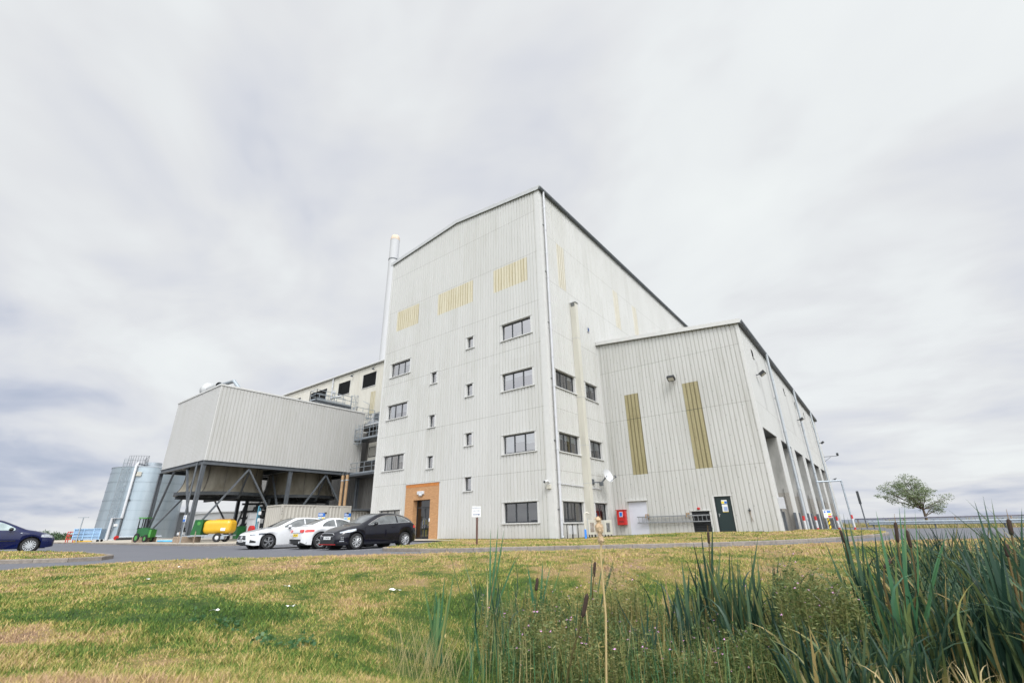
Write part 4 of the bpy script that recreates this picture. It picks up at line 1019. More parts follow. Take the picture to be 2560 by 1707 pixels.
for x, y in legs[:4]:
    m = MB(); m.box(x-.72, y-.72, 0, x+.72, y+.72, .52); m.build('plinth', m_stain, box_, bevel=.04)
pp = MB(); pp.tube([(BX1-1.05, BY0-.1, .3), (BX1-1.05, BY0-.1, BZ0-.1)], .075, 8); pp.build('drain_pipe', m_gsteel, box_)
for yc in (BY0+3.72, BY0+10.95):
    c = (xm, yc, 0)
    mb = MB(); mb.lathe(c, [(3.03, BZ0-.1), (3.03, 5.3), (3.08, 4.8), (3.25, 4.3), (3.45, 3.98)], 56); fs = mb.build('fan_cowl', m_fan, box_, smooth=60)
    cr_ = MATS.get('cowl_rib_grey') or simple('cowl_rib_grey', (.11, .10, .085), .7, var=.3)
    for k in range(14):
        mb = MB()
        a = 2*pi*k/14+.1
        P = [Vector((c[0]+cos(a)*r_, c[1]+sin(a)*r_, z)) for r_, z in ((3.05, BZ0-.15), (3.06, 5.2), (3.11, 4.7), (3.28, 4.25), (3.46, 3.98))]
        for p, q in zip(P, P[1:]): mb.bar(p, q, .05, .09, up=(cos(a), sin(a), 0))
        mb.build('cowl_rib', cr_, fs)
    mb = MB(); mb.lathe(c, [(3.35, 3.99), (3.62, 3.99), (3.62, 3.72), (3.35, 3.72)], 56, closed=True); mb.build('cowl_ring', m_dsteel, fs)
    mb = MB()
    for k in range(12):
        a = 2*pi*k/12; mb.bar((c[0], c[1], 3.80), (c[0]+3.4*cos(a), c[1]+3.4*sin(a), 3.80), .05, .12)
    for r_ in (1.0, 1.8, 2.6): mb.lathe(c, [(r_, 3.74), (r_+.04, 3.74), (r_+.04, 3.78), (r_, 3.78)], 40, closed=True)
    mb.build('fan_guard', m_dsteel, fs)
    mb = MB()
    for k in range(6):
        a = pi/3*k+.3; mb.bar((c[0]+.3*cos(a), c[1]+.3*sin(a), 4.6), (c[0]+2.9*cos(a), c[1]+2.9*sin(a), 4.72), .4, .04)
    mb.lathe(c, [(0, 4.9), (.35, 4.85), (.35, 4.4), (0, 4.4)], 20); mb.build('fan_blades', m_dsteel, fs)
    mb = MB(); mb.ibeam((c[0]-3.6, c[1], 3.55), (c[0]+3.6, c[1], 3.55), .2, .25); mb.ibeam((c[0], c[1]-3.6, 3.55), (c[0], c[1]+3.6, 3.55), .2, .25)
    for sx_ in (-1, 1): mb.bar((c[0]+sx_*3.6, c[1], 3.5), (c[0]+sx_*4.8, c[1]-3.3*sx_*0, BZ0-.5), .12)
    mb.build('fan_bridge', m_dsteel, fs)
# steam duct header on top
hd = thing('steam_duct_header', 'round galvanised duct end and pipe standing on the near roof edge of the cooling box', 'duct', (-51.6, 16.6, BZ1))
mb = MB(); mb.lathe((-52.4, 16.9, 14.35), [(0, -.30), (.74, -.30), (.77, -.15), (.74, .20), (.42, .42), (.34, 2.6)], 28, axis='x'); mb.build('duct_end', m_trimg, hd, smooth=True)
mb = MB(); mb.tube([(-51.8, 16.9, 14.5), (-46.4, 16.9, 14.1), (-45.5, 17.2, 13.2)], .17, 10); mb.tube([(-52.2, 16.9, 13.55), (-51.9, 16.6, 12.6)], .18, 10); mb.box(-52.7, 16.4, 12.6, -50.3, 17.4, 13.35); mb.build('pipework', m_steel, hd)
mb = MB(); mb.bar((-54.9, 16.2, 13.2), (-52.9, 16.4, 14.1), .07); mb.build('stay', m_steel, hd)
for i in range(6):
    pass
rp = thing('roof_access_platform', 'railed steel platform with a caged ladder standing over the roof of the cooling box', 'walkway', (-45.2, 26.8, BZ1))
mb = MB(); mb.box(-46.0, 24.4, 13.45, -44.7, 28.6, 13.5); mb.ibeam((-44.75, 24.3, 13.33), (-44.75, 28.7, 13.33), .12, .24); mb.ibeam((-45.95, 24.3, 13.33), (-45.95, 28.7, 13.33), .12, .24)
for y in (25.0, 26.4, 27.8): mb.ibeam((-46.4, y, 13.2), (-44.5, y, 13.2), .1, .2); mb.ibeam((-46.2, y, 12.6), (-46.2, y, 13.1), .1); mb.ibeam((-44.9, y, 12.6), (-44.9, y, 13.1), .1)
mb.build('deck', m_gsteel, rp)
mb = MB(); railing(mb, [(-46.0, 28.6), (-46.0, 24.4), (-44.7, 24.4), (-44.7, 28.6)], 13.5, post=1.05); railing(mb, [(-46.0, 29.4), (-44.7, 29.4), (-44.7, 31.8)], 12.5, post=.8); mb.build('handrail', m_steel, rp)
mb = MB(); cage_ladder(mb, -44.75, 28.9, 12.7, 14.8, 1, 0, 13.2); mb.build('cage_ladder', m_steel, rp)
mb = MB(); mb.tube([(-45.1, 26.7, 13.5), (-45.1, 26.7, 15.1)], .05, 8); mb.box(-45.25, 26.45, 14.6, -44.95, 26.6, 14.95); mb.tube([(-45.0, 26.5, 14.2), (-44.8, 27.3, 14.45)], [.1, .13], 10); mb.tube([(-45.0, 26.5, 14.15), (-45.1, 26.2, 14.05)], .14, 10); mb.build('valve', m_white, rp)
mb = MB(); mb.box(-43.6, 31.0, 12.2, -42.2, 31.8, 12.9); mb.build('equipment_box', m_gsteel, rp)
e_ = thing('link_roof_platform', 'small railed platform and grey box on the link block roof by the yellowed panel', 'walkway', (-42, 30.5, 11.4))
mb = MB(); railing(mb, [(-44.2, 29.9), (-40.5, 29.9)], 11.45, h=1.1, post=.7); mb.bar((-46.6, 31.4, 15.0), (-45.3, 31.4, 14.4), .05); mb.bar((-45.3, 31.4, 14.4), (-45.3, 31.4, 12.2), .05); mb.build('handrail', m_steel, e_)
mb = MB(); mb.box(-41.6, 30.2, 11.4, -40.7, 31.0, 12.6); mb.build('equipment_box', m_gsteel, e_); mb = MB(); mb.box(-43.6, 30.2, 11.4, -42.4, 31.0, 11.95); mb.tube([(-43.0, 30.4, 12.0), (-43.0, 30.4, 12.7)], .09, 8); mb.build('fan_unit', m_white, e_)

# brown flue pipes
for i, x in enumerate((-39.02, -38.32)):
    f = thing('exhaust_pipe', ('left' if i == 0 else 'right')+' one of two upright rusty brown pipes behind the container', 'pipe', (x, 25, 0))
    mb = MB(); mb.tube([(x, 25, .08), (x, 25, 5.45)], .135, 14); mb.build('shaft', m_brown, f, smooth=True)
    mb = MB(); mb.lathe((x, 25, 0), [(.135, 5.40), (.15, 5.42), (.15, 5.62), (.0, 5.62)], 14); mb.build('rim', m_dsteel, f)
    mb = MB(); mb.lathe((x, 25, 0), [(.14, 4.9), (.165, 4.9), (.165, 4.98), (.14, 4.98)], 14); mb.bar((x-.35, 25, 4.94), (x+.35, 25, 4.94), .03); mb.build('bracket', m_steel, f)

# pipework and pumps in the shade of the cooling tower
pk = thing('pipe_rack', 'dark tangle of columns, pipes and beams in the shade under the cooling box', 'pipework', (-46, 20, 0))
mb = MB()
for x, y in ((-49.5, 21.5), (-48.2, 23.4), (-47.0, 24.8), (-50.5, 25.5), (-46.2, 22.0), (-45.2, 27.5)): mb.ibeam((x, y, .1), (x, y, 3.6), .24)
for z in (2.0, 2.6, 3.3): mb.ibeam((-50.5, 21.5, z), (-45.5, 26.5, z), .14, .18); mb.ibeam((-49.5, 24.5, z+.1), (-45.5, 21.3, z+.1), .12, .16)
mb.bar((-50.2, 21.2, .4), (-48.5, 23.0, 3.4), .14); mb.bar((-47.2, 24.6, .4), (-48.8, 22.6, 3.4), .14)
pr_ = mb.build('steelwork', m_dsteel, pk)
mb = MB()
for z, r_ in ((1.3, .22), (2.25, .28), (2.95, .16)): mb.tube([(-51, 23.0, z), (-45, 23.8, z), (-44.6, 27, z)], r_, 10)
for x, y in ((-48.9, 22.3), (-47.8, 22.9), (-46.9, 23.3)): mb.tube([(x, y, .1), (x, y, 3.2)], .17, 10); mb.lathe((x, y, 1.7), [(.17, 0), (.32, 0), (.32, .08), (.17, .08)], 12); mb.lathe((x, y, 2.9), [(.17, 0), (.32, 0), (.32, .08), (.17, .08)], 12)
mb.build('pipes', m_dsteel, pk)
mb = MB(); mb.sphere((-46.4, 22.3, .9), .5, 14, 8, (1, 1, .8)); mb.tube([(-46.0, 21.6, .3), (-45.4, 20.8, .3)], .2, 10); mb.build('pump', m_gsteel, pk, smooth=True)
for k, (x, y, w_, h_) in enumerate(((-44.0, 20.0, 1.0, 1.75), (-45.4, 20.4, .45, 2.3))):
    c_ = thing('control_cabinet', ['squat pale grey control cabinet beside the container end', 'slim pale grey control cabinet under the cooling box'][k], 'cabinet', (x, y, .08))
    mb = MB(); mb.box(x-w_/2, y-.3, .15, x+w_/2, y+.3, h_); mb.box(x-w_/2+.05, y-.25, .08, x+w_/2-.05, y+.25, .15); b_ = mb.build('body', m_white, c_, bevel=.02)
    mb = MB(); mb.box(x-w_/2-.04, y-.34, h_+.002, x+w_/2+.04, y+.34, h_+.05); mb.build('lid', m_trimg, b_)
gb = thing('green_bin', 'dark green wheeled bin behind the pale control cabinet', 'bin', (-45.6, 19.6, .08))
mb = MB(); mb.ext([(-45.95, 19.3, .2), (-45.3, 19.3, .2), (-45.22, 19.25, 1.15), (-46.03, 19.25, 1.15)], (0, .7, 0)); mb.build('body', m_green, gb, recalc=True)
mb = MB(); mb.box(-46.06, 19.2, 1.155, -45.2, 20.0, 1.22); mb.build('lid', m_green, gb); mb = MB(); mb.tube([(-46.0, 19.9, .18), (-45.26, 19.9, .18)], .1, 12); mb.build('wheel', m_rubber, gb)
hp = thing('hose_reel_post', 'upright blue and steel standpipe with a red hose reel left of the container', 'hose reel', (-40.4, 18.6, .08))
mb = MB(); mb.tube([(-40.5, 18.6, .08), (-40.5, 18.6, 2.7)], .06, 8); mb.tube([(-40.2, 18.6, .08), (-40.2, 18.6, 2.5)], .04, 8); mb.build('post', simple('teal_pipe', (.06, .20, .28), .5), hp)
mb = MB(); mb.lathe((-40.7, 18.4, .85), [(0, -.12), (.36, -.12), (.36, .12), (0, .12)], 20, axis='y'); mb.build('reel', m_red, hp, smooth=True)
mb = MB(); mb.box(-40.2, 18.5, 1.5, -39.95, 18.6, 1.75); mb.box(-40.2, 18.5, 2.0, -39.95, 18.6, 2.25); mb.build('label_plate', m_sign, hp)

# ------------------------------------------------------------------ shipping container and plant enclosure
CX, CY0, CY1, CZ = -36.80, 18.62, 24.75, 2.66
ct = thing('shipping_container', 'pale grey corrugated store container with two doors bearing blue notices', 'container', (-38.02, 21.7, .08))
def trap(mb, P0, ux, n, L, z0, z1, per=.30, dep=.045):
    ux = Vector(ux); n = Vector(n); P0 = Vector(P0); u = 0; pts = [(0, 0)]
    while u+per <= L: pts += [(u+.05, 0), (u+.11, -dep), (u+.24, -dep), (u+per, 0)]; u += per
    pts.append((L, 0))
    for (a, oa), (b, ob) in zip(pts, pts[1:]):
        p = P0+ux*a+n*oa; q = P0+ux*b+n*ob; mb.quad((p.x, p.y, z0), (q.x, q.y, z0), (q.x, q.y, z1), (p.x, p.y, z1))
d1 = (21.6, 22.55); d2 = (24.0, 24.62)
mb = MB()
for a, b in ((CY0+.14, d1[0]), (d1[1], d2[0])): trap(mb, (CX-.02, a, 0), (0, 1, 0), (1, 0, 0), b-a, .26, CZ-.10)
trap(mb, (CX-2.44+.14, CY0+.03, 0), (1, 0, 0), (0, -1, 0), 2.16, .26, CZ-.10)
mb.box(CX-2.40, CY0+.1, .2, CX-.12, CY1-.03, CZ-.03)
cb = mb.build('shell', m_cont, ct)
mb = MB()
for x in (CX-2.44+.0, CX-.14): mb.box(x, CY0, .10, x+.14, CY0+.14, CZ); mb.box(x, CY1-.14, .10, x+.14, CY1, CZ)
for z in ((.12, .26), (CZ-.10, CZ-.003)): mb.box(CX-.10, CY0+.141, z[0], CX-.003, CY1-.141, z[1]); mb.box(CX-2.30, CY0+.003, z[0], CX-.141, CY0+.10, z[1])
mb.build('corner_frame', m_cont, ct)
for a, b in (d1, d2):
    mb = MB(); mb.box(CX-.06, a, .28, CX-.02, b, CZ-.12); mb.box(CX-.02, a+.05, .33, CX+.0, b-.05, CZ-.2); dr_ = mb.build('door', m_cont, ct)
    mb = MB(); mb.box(CX+.0, b-.30, 2.02, CX+.05, b-.12, 2.12); mb.build('latch', m_black, dr_)
    wcn = Wall((CX, a, 0), (0, 1, 0), (1, 0, 0))
    pl_ = plaque(dr_, wcn, .12, .74, 1.80, 2.06, .004, [(0, 1, 0, 1, m_signblue)])
    mb = MB(); mb.lathe((CX+.016, a+.34, 1.93), [(0, 0), (1, 0)], 20, axis='x')
    mb.v = [(v[0], a+.34+(v[1]-a-.34)*.20, 1.93+(v[2]-1.93)*.085) for v in mb.v]; mb.build('oval_mark', m_sign, pl_)
    mb = MB(); mb.box(CX+.0165, a+.20, 1.905, CX+.018, a+.48, 1.955); mb.build('oval_bar', m_signblue, pl_)
    plaque(dr_, wcn, .10, .42, 1.42, 1.76, .004, [(.15, .85, .35, .85, simple('pale_sign_blue', (.25, .5, .75), .5) if 'pale_sign_blue' not in MATS else MATS['pale_sign_blue'])]); plaque(dr_, wcn, .46, .74, 1.42, 1.76, .004, [(.15, .85, .4, .85, m_signyel)])
    plaque(dr_, wcn, .02, .80, 1.20, 1.36, .004, [(0, .45, 0, 1, m_signyel), (.55, 1, .0, 1, m_signyel)])
for i, ch in enumerate('LRU 0712'):
    if ch != ' ': text_mesh(ch, .15, 'marking', m_black, ct, (CX+.004+38.02, CY0+.075-21.7, 2.36-.20*i-.08), pi/2, pi/2)
en = thing('plant_enclosure', 'lower grey plant enclosure with a louvred end beyond the store container', 'enclosure', (-37.5, 26, .08))
mb = MB(); trap(mb, (CX-.1, 24.95, 0), (0, 1, 0), (1, 0, 0), 1.5, .2, 2.25); mb.box(CX-2.2, 24.95, .1, CX-.16, 27.6, 2.25); mb.build('shell', m_cont, en)
mb = MB(); mb.box(CX-2.4, 24.85, 2.28, CX+.25, 27.8, 2.42); mb.build('roof', m_gsteel, en)
louvre(en, Wall((CX-.1, 26.45, 0), (0, 1, 0), (1, 0, 0)), 0, 1.1, .3, 2.2, o=.0, mat=m_cont, step=.16)

# ------------------------------------------------------------------ silo
SX, SY, SR, SZ = -83.9, 22.3, 4.55, 9.35
si = thing('storage_silo', 'wide blue-grey steel silo with a caged ladder and a bent pipe down its front', 'silo', (SX, SY, .08))
mb = MB(); mb.lathe((SX, SY, 0), [(SR, .12), (SR, SZ)], 72); mb.build('tank', m_silo, si, smooth=True)
mb = MB(); mb.lathe((SX, SY, 0), [(SR+.06, SZ-.02), (SR+.06, SZ+.06), (0, SZ+.7)], 72); mb.lathe((SX+.0, SY, 0), [(1.0, SZ+.5), (1.0, SZ+1.05), (0, SZ+1.1)], 24); mb.build('roof', m_steel, si, smooth=True)
mb = MB(); mb.lathe((SX, SY, 0), [(SR+.10, .05), (SR+.12, .22), (SR, .22)], 72); mb.build('base_ring', m_trimg, si)
mb = MB()
for z in (1.4, 2.6, 3.8, 5.0, 6.2, 7.4, 8.6): mb.lathe((SX, SY, 0), [(SR, z), (SR+.035, z), (SR+.035, z+.05), (SR, z+.05)], 72)
mb.build('seam_band', m_silo, si)
def sil(a, ex, z): return (SX+(SR+ex)*cos(a), SY+(SR+ex)*sin(a), z)
va = atan2(-SY, -SX)        # towards the viewer
al = va-.62; ap = va-.40
mb = MB(); q = sil(al, .18, 0); cage_ladder(mb, q[0], q[1], 1.2, SZ+1.1, cos(al), sin(al), 3.0, .5); q = sil(al-.16, .18, 0); mb.bar((q[0], q[1], 1), (q[0], q[1], SZ+1), .06); mb.build('cage_ladder', m_steel, si)
mb = MB(); pts = [sil(al+.35*k/5-.1, -.15, 0)[:2] for k in range(9)]
railing(mb, pts+[(SX-1, SY-1)], SZ+.1, h=1.4, post=1.1, kick=False, r=.014); mb.build('handrail', m_gsteel, si)
mb = MB(); mb.tube([(SX-.5, SY-.5, SZ+.75), sil(ap, .0, SZ+.45), sil(ap, .22, SZ+.1), sil(ap, .22, 2.75), sil(ap-.23, .25, 2.75), sil(ap-.23, .25, .1)], .16, 12); mb.build('fill_pipe', m_pipe, si, smooth=True)
mb = MB(); 
for z in (8.5, 5.0): mb.box(*sil(ap+.02, 0, z-.1), *[a+b for a, b in zip(sil(ap+.02, .3, z+.1), (0.1, .1, 0))])
mb.build('bracket', m_dsteel, si)
mb = MB(); q = sil(ap+.10, .1, 8.35); mb.box(q[0]-.25, q[1]-.25, q[2]-.25, q[0]+.25, q[1]+.25, q[2]+.3); mb.build('sensor_box', m_duct, si)
mb = MB(); mb.tube([sil(ap+.0, .12, 2.9), sil(ap+.0, .12, .1)], .12, 8); mb.build('cable_duct', m_gsteel, si)
mb = MB(); q = sil(ap-.12, .05, 1.9); mb.box(q[0]-.05, q[1]-.2, 1.75, q[0]+.1, q[1]+.2, 2.05); mb.build('label_plate', m_sign, si)
vl = thing('red_valve', 'small red valve wheel at the foot of the silo', 'valve', sil(ap+.03, .5, .3))
q = sil(ap+.03, .5, .35); mb = MB(); mb.lathe(q, [(0, -.08), (.28, -.08), (.28, .08), (0, .08)], 16, axis='x'); mb.build('handwheel', m_red, vl); mb = MB(); mb.tube([q, (q[0], q[1], .05)], .06, 6); mb.build('stem', m_dsteel, vl)
pipe_ = MB(); q0 = sil(ap+.1, .8, .42); q1 = sil(va+.55, 1.0, .42); pipe_.tube([q0, q1], .13, 10)
lp = thing('ground_pipe', 'long low pipe on short black feet along the base of the silo', 'pipe', q0[:2]+(.08,)); pipe_.build('run', m_steel, lp, smooth=True)
mb = MB()
for k in range(7): a = Vector(q0).lerp(Vector(q1), k/9); mb.box(a.x-.1, a.y-.25, .08, a.x+.1, a.y+.25, .3)
mb.build('support', m_black, lp)

# low sheds behind
sh = thing('distant_shed', 'long low pale grey shed seen behind the cooling box legs', 'building', (-86, 34, 0))
mb = MB(); w1, w2 = Vector((-92.5, 23.6)), Vector((-79.8, 33.3)); dvec = (w2-w1).normalized(); nv = Vector((-dvec.y, dvec.x))
o_ = [w1, w2, w2+nv*10, w1+nv*10]; mb.prism([(p.x, p.y) for p in o_], 0, 3.6); mb.build('wall', simple('shed_cladding', (.30, .31, .33), .6, var=.04), sh)
mb = MB(); mb.prism([(p.x, p.y) for p in (w1-dvec*.3-nv*.3, w2+dvec*.3-nv*.3, w2+dvec*.3+nv*10, w1-dvec*.3+nv*10)], 3.61, 3.78); mb.build('roof', m_trimg, sh)
mb = MB(); p0 = w1+dvec*3-nv*.05; mb.box(p0.x, p0.y-.1, 0, p0.x+.8, p0.y+.3, 2.2); mb.build('door', m_gsteel, sh)
hl = thing('low_plant_room', 'grey flat-faced plant room standing just right of the silo', 'building', (-72.5, 27.5, 0))
mb = MB(); mb.box(-75.5, 26.0, 0, -66.5, 31.5, 3.1); mb.build('wall', simple('plant_room_grey', (.33, .34, .35), .6, var=.05), hl); mb = MB(); mb.box(-75.7, 25.8, 3.11, -66.4, 31.5, 3.22); mb.build('roof', m_trimg, hl)

# blue skip, red rack, lamp post, pump, telehandler, bowser, small signs
F2 = Vector((-sin(YAW), cos(YAW))); R2 = Vector((cos(YAW), sin(YAW)))
def placed(nm, label, cat, x, y, rz, z=.08, group=None): return thing(nm, label, cat, (x, y, z), rz, group, local=True)
sk = placed('waste_skip', 'open pale blue ribbed skip standing left of the silo', 'skip', -67.6, 14.0, radians(62))
mb = MB(); mb.box(-1.12, -.8, .25, 1.12, .8, .32)
for q in ((-1.12, -.8, 1.12, -.74), (-1.12, .74, 1.12, .8), (-1.12, -.74, -1.06, .74), (1.06, -.74, 1.12, .74)): mb.box(q[0], q[1], .32, q[2], q[3], 1.25)
sb_ = mb.build('body', m_skyblue, sk)
mb = MB()
for x in (-1.12, -.7, -.3, .5, 1.06): mb.box(x, -.86, .2, x+.07, -.801, 1.33)
for z in (.55, .85, 1.25): mb.box(-1.122, -.88, z, 1.123, -.862, z+.06)
mb.box(-1.124, -.86, 1.28, 1.124, .86, 1.34) if False else None
mb.build('ribs', simple('skip_rib', (.30, .48, .70), .5), sb_)
mb = MB()
for x in (-.7, 1.0):
    for y in (-.6, .6): mb.tube([(x, y-.06, .12), (x, y+.06, .12)], .12, 12)
mb.build('wheel', m_rubber, sk); mb = MB(); mb.box(-.9, -.95, .03, .6, -.75, .12); mb.build('chock', m_yellow, sk)
rr_ = placed('red_rack', 'small red tubular rack at the left end of the blue skip', 'rack', -69.2, 12.9, radians(60))
mb = MB()
for x in (-.3, .3):
    for y in (-.25, .25): mb.bar((x, y, 0), (x, y, 1.05), .06)
for z in (.3, .65, 1.02): mb.bar((-.33, -.25, z), (.33, -.25, z), .07); mb.bar((-.33, .25, z), (.33, .25, z), .07); mb.box(-.3, -.2, z-.02, .3, .2, z)
mb.build('frame', m_red, rr_)
sl_ = thing('street_lamp', 'slim lamp post with a twin head leaning over the blue skip', 'street lamp', (-66.6, 12.9, 0))
mb = MB(); mb.tube([(-66.6, 12.9, .0), (-66.6, 12.9, 2.45)], .05, 8); mb.build('post', m_steel, sl_); mb = MB(); mb.bar((-67.1, 12.6, 2.47), (-66.1, 13.2, 2.47), .10, .05); mb.build('head', m_steel, sl_)
pu = thing('pump_drum', 'small dark drum with a white band beside the near leg plinth', 'drum', (-49.2, 16.4, .08))
mb = MB(); mb.lathe((-49.2, 16.4, 0), [(0, .10), (.30, .10), (.30, .95), (.2, 1.0), (.2, 1.2), (0, 1.2)], 20); mb.build('body', m_dsteel, pu, smooth=True); mb = MB(); mb.lathe((-49.2, 16.4, 0), [(.31, .58), (.34, .62), (.34, .78), (.31, .82)], 20); mb.build('band', m_white, pu)
bh = thing('blue_hose', 'pale blue hose lying on the slab between two plinths', 'hose', (-48.5, 15, .1)); mb = MB(); mb.tube([(-50.6, 15.2, .16), (-48.5, 15.0, .17), (-46.9, 15.4, .16)], .07, 8); mb.build('run', simple('hose_blue', (.10, .45, .75), .5), bh)
tl = placed('telehandler', 'lime green and black wheeled loader parked in front of the silo', 'loader', -52.1, 14.5, radians(215)); tl.scale = (.56, .62, .88)
mb = MB(); mb.ext([(-1.1, -.55, .55), (.6, -.55, .55), (.75, -.55, .95), (.75, -.55, 1.25), (-.2, -.55, 1.35), (-1.15, -.55, 1.2)], (0, 1.1, 0)); mb.build('body', m_green, tl, recalc=True)
mb = MB()
for x in (-.2, .85):
    for y in (-.5, .5): mb.bar((x, y, 1.2), (x, y, 2.2), .07)
mb.build('cab_frame', m_black, tl); mb = MB(); mb.box(-.35, -.6, 2.2, 1.0, .6, 2.30); mb.build('cab_roof', m_lime, tl)
mb = MB(); mb.bar((.9, -.32, .2), (1.0, -.32, 2.3), .09); mb.bar((.9, .32, .2), (1.0, .32, 2.3), .09); mb.bar((.95, -.32, 1.3), (.95, .32, 1.3), .08); mb.build('mast', m_black, tl); mb = MB(); mb.box(-1.5, -.5, .45, -1.12, .5, 1.15); mb.build('counterweight', m_lime, tl)
for x, r_ in ((.55, .42), (-.85, .34)):
    for y in (-.72, .52):
        mb = MB(); mb.lathe((x, y, r_), [(r_*.55, 0), (r_*.95, 0), (r_, .04), (r_, .18), (r_*.95, .22), (r_*.55, .22)], 24, axis='y'); w_o = mb.build('wheel', m_rubber, tl, smooth=True); mb = MB(); mb.lathe((x, y, r_), [(0, .03), (r_*.54, .03), (r_*.54, .19), (0, .19)], 18, axis='y'); mb.build('rim', m_lime, w_o)
bw_ = placed('water_bowser', 'yellow tank trailer with a green front panel behind the near leg of the cooling box', 'trailer', -40.55, 15.9, radians(37))
mb = MB(); mb.box(-.95, -.55, .58, 1.15, .55, 1.55); mb.build('tank', m_yellow, bw_, bevel=.30)
mb = MB(); mb.box(-.2, -.2, 1.56, .95, .2, 1.62); mb.build('hatch', m_brown, bw_)
mb = MB(); mb.ext([(-1.75, -.5, .52), (-1.0, -.5, .52), (-.98, -.5, 1.58), (-1.58, -.5, 1.58)], (0, 1.0, 0)); gp_ = mb.build('front_panel', m_green, bw_, recalc=True)
mb = MB(); mb.lathe((-1.25, -.51, 1.32), [(0, 0), (.13, 0)], 16, axis='y'); mb.build('round_sticker', m_lime, gp_)
mb = MB(); mb.box(.5, -.556, .78, .85, -.551, .98); mb.build('sticker', m_sign, bw_)
mb = MB(); mb.box(-1.9, -.5, .42, 1.15, -.40, .50); mb.box(-1.9, .40, .42, 1.15, .5, .50); mb.bar((-1.9, 0, .44), (-2.7, 0, .44), .1); mb.box(-1.0, -.4, .44, -.9, .4, .5); mb.build('chassis', m_steel, bw_)
for y in (-.62, .44):
    mb = MB(); mb.lathe((.35, y, .31), [(.17, 0), (.29, 0), (.31, .03), (.31, .15), (.29, .18), (.17, .18)], 28, axis='y'); w_o = mb.build('wheel', m_rubber, bw_, smooth=True)
    mb = MB(); mb.lathe((.35, y, .31), [(0, .02), (.1, .02), (.165, .05), (.168, .14), (0, .14)], 24, axis='y'); mb.build('rim', m_white, w_o)
mb = MB(); mb.tube([(-.9, -.25, .3), (-.9, -.25, .42)], .05, 8); mb.tube([(-2.5, 0, .08), (-2.5, 0, .6)], .035, 8); mb.box(.62, -.6, .2, .9, -.55, .42); mb.build('prop_stand', m_steel, bw_)
sg = thing('safety_sign', 'blue and white safety notice fixed by the near leg of the cooling box', 'sign', (-41.4, 13.9, .08))
mb = MB(); mb.box(-41.45, 13.70, 1.50, -40.95, 13.73, 1.98); b_ = mb.build('board', m_sign, sg); mb = MB(); mb.box(-41.43, 13.693, 1.52, -40.97, 13.699, 1.70); mb.lathe((-41.2, 13.695, 1.84), [(0, 0), (.08, 0)], 16, axis='y'); mb.build('printed_field', m_signblue, b_)
mb = MB(); mb.bar((-41.2, 13.76, .08), (-41.2, 13.76, 1.5), .05); mb.build('post', m_steel, sg)
for k, (x, y) in enumerate(((-40.9, 13.5), (-38.0, 13.5))):
    p = thing('marker_post', ['thin dark post at the kerb in front of the yellow trailer', 'thin dark post at the kerb right of the yellow trailer wheel'][k], 'post', (x, y, .08)); mb = MB(); mb.tube([(x, y, .08), (x, y, .85)], .03, 6); mb.build('shaft', m_stain, p); mb = MB(); mb.sphere((x, y, .87), .04, 8, 6); mb.build('cap', m_dsteel, p)
world()
# ------------------------------------------------------------------ cars
def paint(name, col, flake=0.0, rough=.25):
    m, b = newmat(name); b.inputs['Base Color'].default_value = tuple(col)+(1,); b.inputs['Roughness'].default_value = rough
    b.inputs['Metallic'].default_value = flake; b.inputs['Coat Weight'].default_value = .65; b.inputs['Coat Roughness'].default_value = .02; b.inputs['Specular IOR Level'].default_value = .2
    co = N('ShaderNodeTexCoord').outputs['Object']; r = RAMP(NOISE(co, 4, 4), [(.3, tuple(c*.93 for c in col)), (.7, tuple(min(1, c*1.05) for c in col))]); LK(r, b.inputs['Base Color']); return m
m_pw = paint('white_car_paint', (.60, .61, .63)); m_pd = paint('midnight_car_paint', (.003, .0035, .009), .0, .2); m_pb = paint('blue_car_paint', (.002, .006, .050), .0, .2)
m_plastic = simple('black_plastic', (.012, .013, .015), .5); m_gloss = simple('gloss_black', (.01, .011, .014), .08)
m_lamp = simple('headlamp_glass', (.50, .53, .58), .06, metal=.6, var=.3, scale=12); m_lampd = simple('headlamp_dark', (.06, .065, .08), .06, metal=.4, var=.5, scale=14)
m_tail = simple('tail_lamp', (.55, .015, .012), .12, coat=.6); m_plateW = m_sign; m_plateY = simple('number_plate_yellow', (.80, .58, .06), .4)
m_chrome = simple('chrome_strip', (.75, .76, .80), .12, metal=.9, var=.02); m_seat = simple('car_interior', (.035, .034, .035), .85)
m_rim = simple('bright_alloy', (.46, .47, .49), .3, metal=.35, var=.03); m_silver = simple('hubcap_silver', (.50, .52, .55), .35, metal=.4)
from bisect import bisect_right
def lerp_tab(T, x):
    if x <= T[0][0]: return T[0][1]
    if x >= T[-1][0]: return T[-1][1]
    i = bisect_right([t[0] for t in T], x)-1; (x0, y0), (x1, y1) = T[i], T[i+1]; t = (x-x0)/(x1-x0)
    # monotone-ish cubic
    def sl(k):
        if k <= 0 or k >= len(T)-1: return None
        return (T[k+1][1]-T[k-1][1])/(T[k+1][0]-T[k-1][0])
    s = (y1-y0)/(x1-x0); m0 = sl(i); m1 = sl(i+1); m0 = s if m0 is None else m0; m1 = s if m1 is None else m1
    if s == 0: m0 = m1 = 0
    else:
        m0 = max(min(m0/s, 2.5), 0)*s; m1 = max(min(m1/s, 2.5), 0)*s
    h = x1-x0; t2, t3 = t*t, t*t*t
    return (2*t3-3*t2+1)*y0+(t3-2*t2+t)*h*m0+(-2*t3+3*t2)*y1+(t3-t2)*h*m1
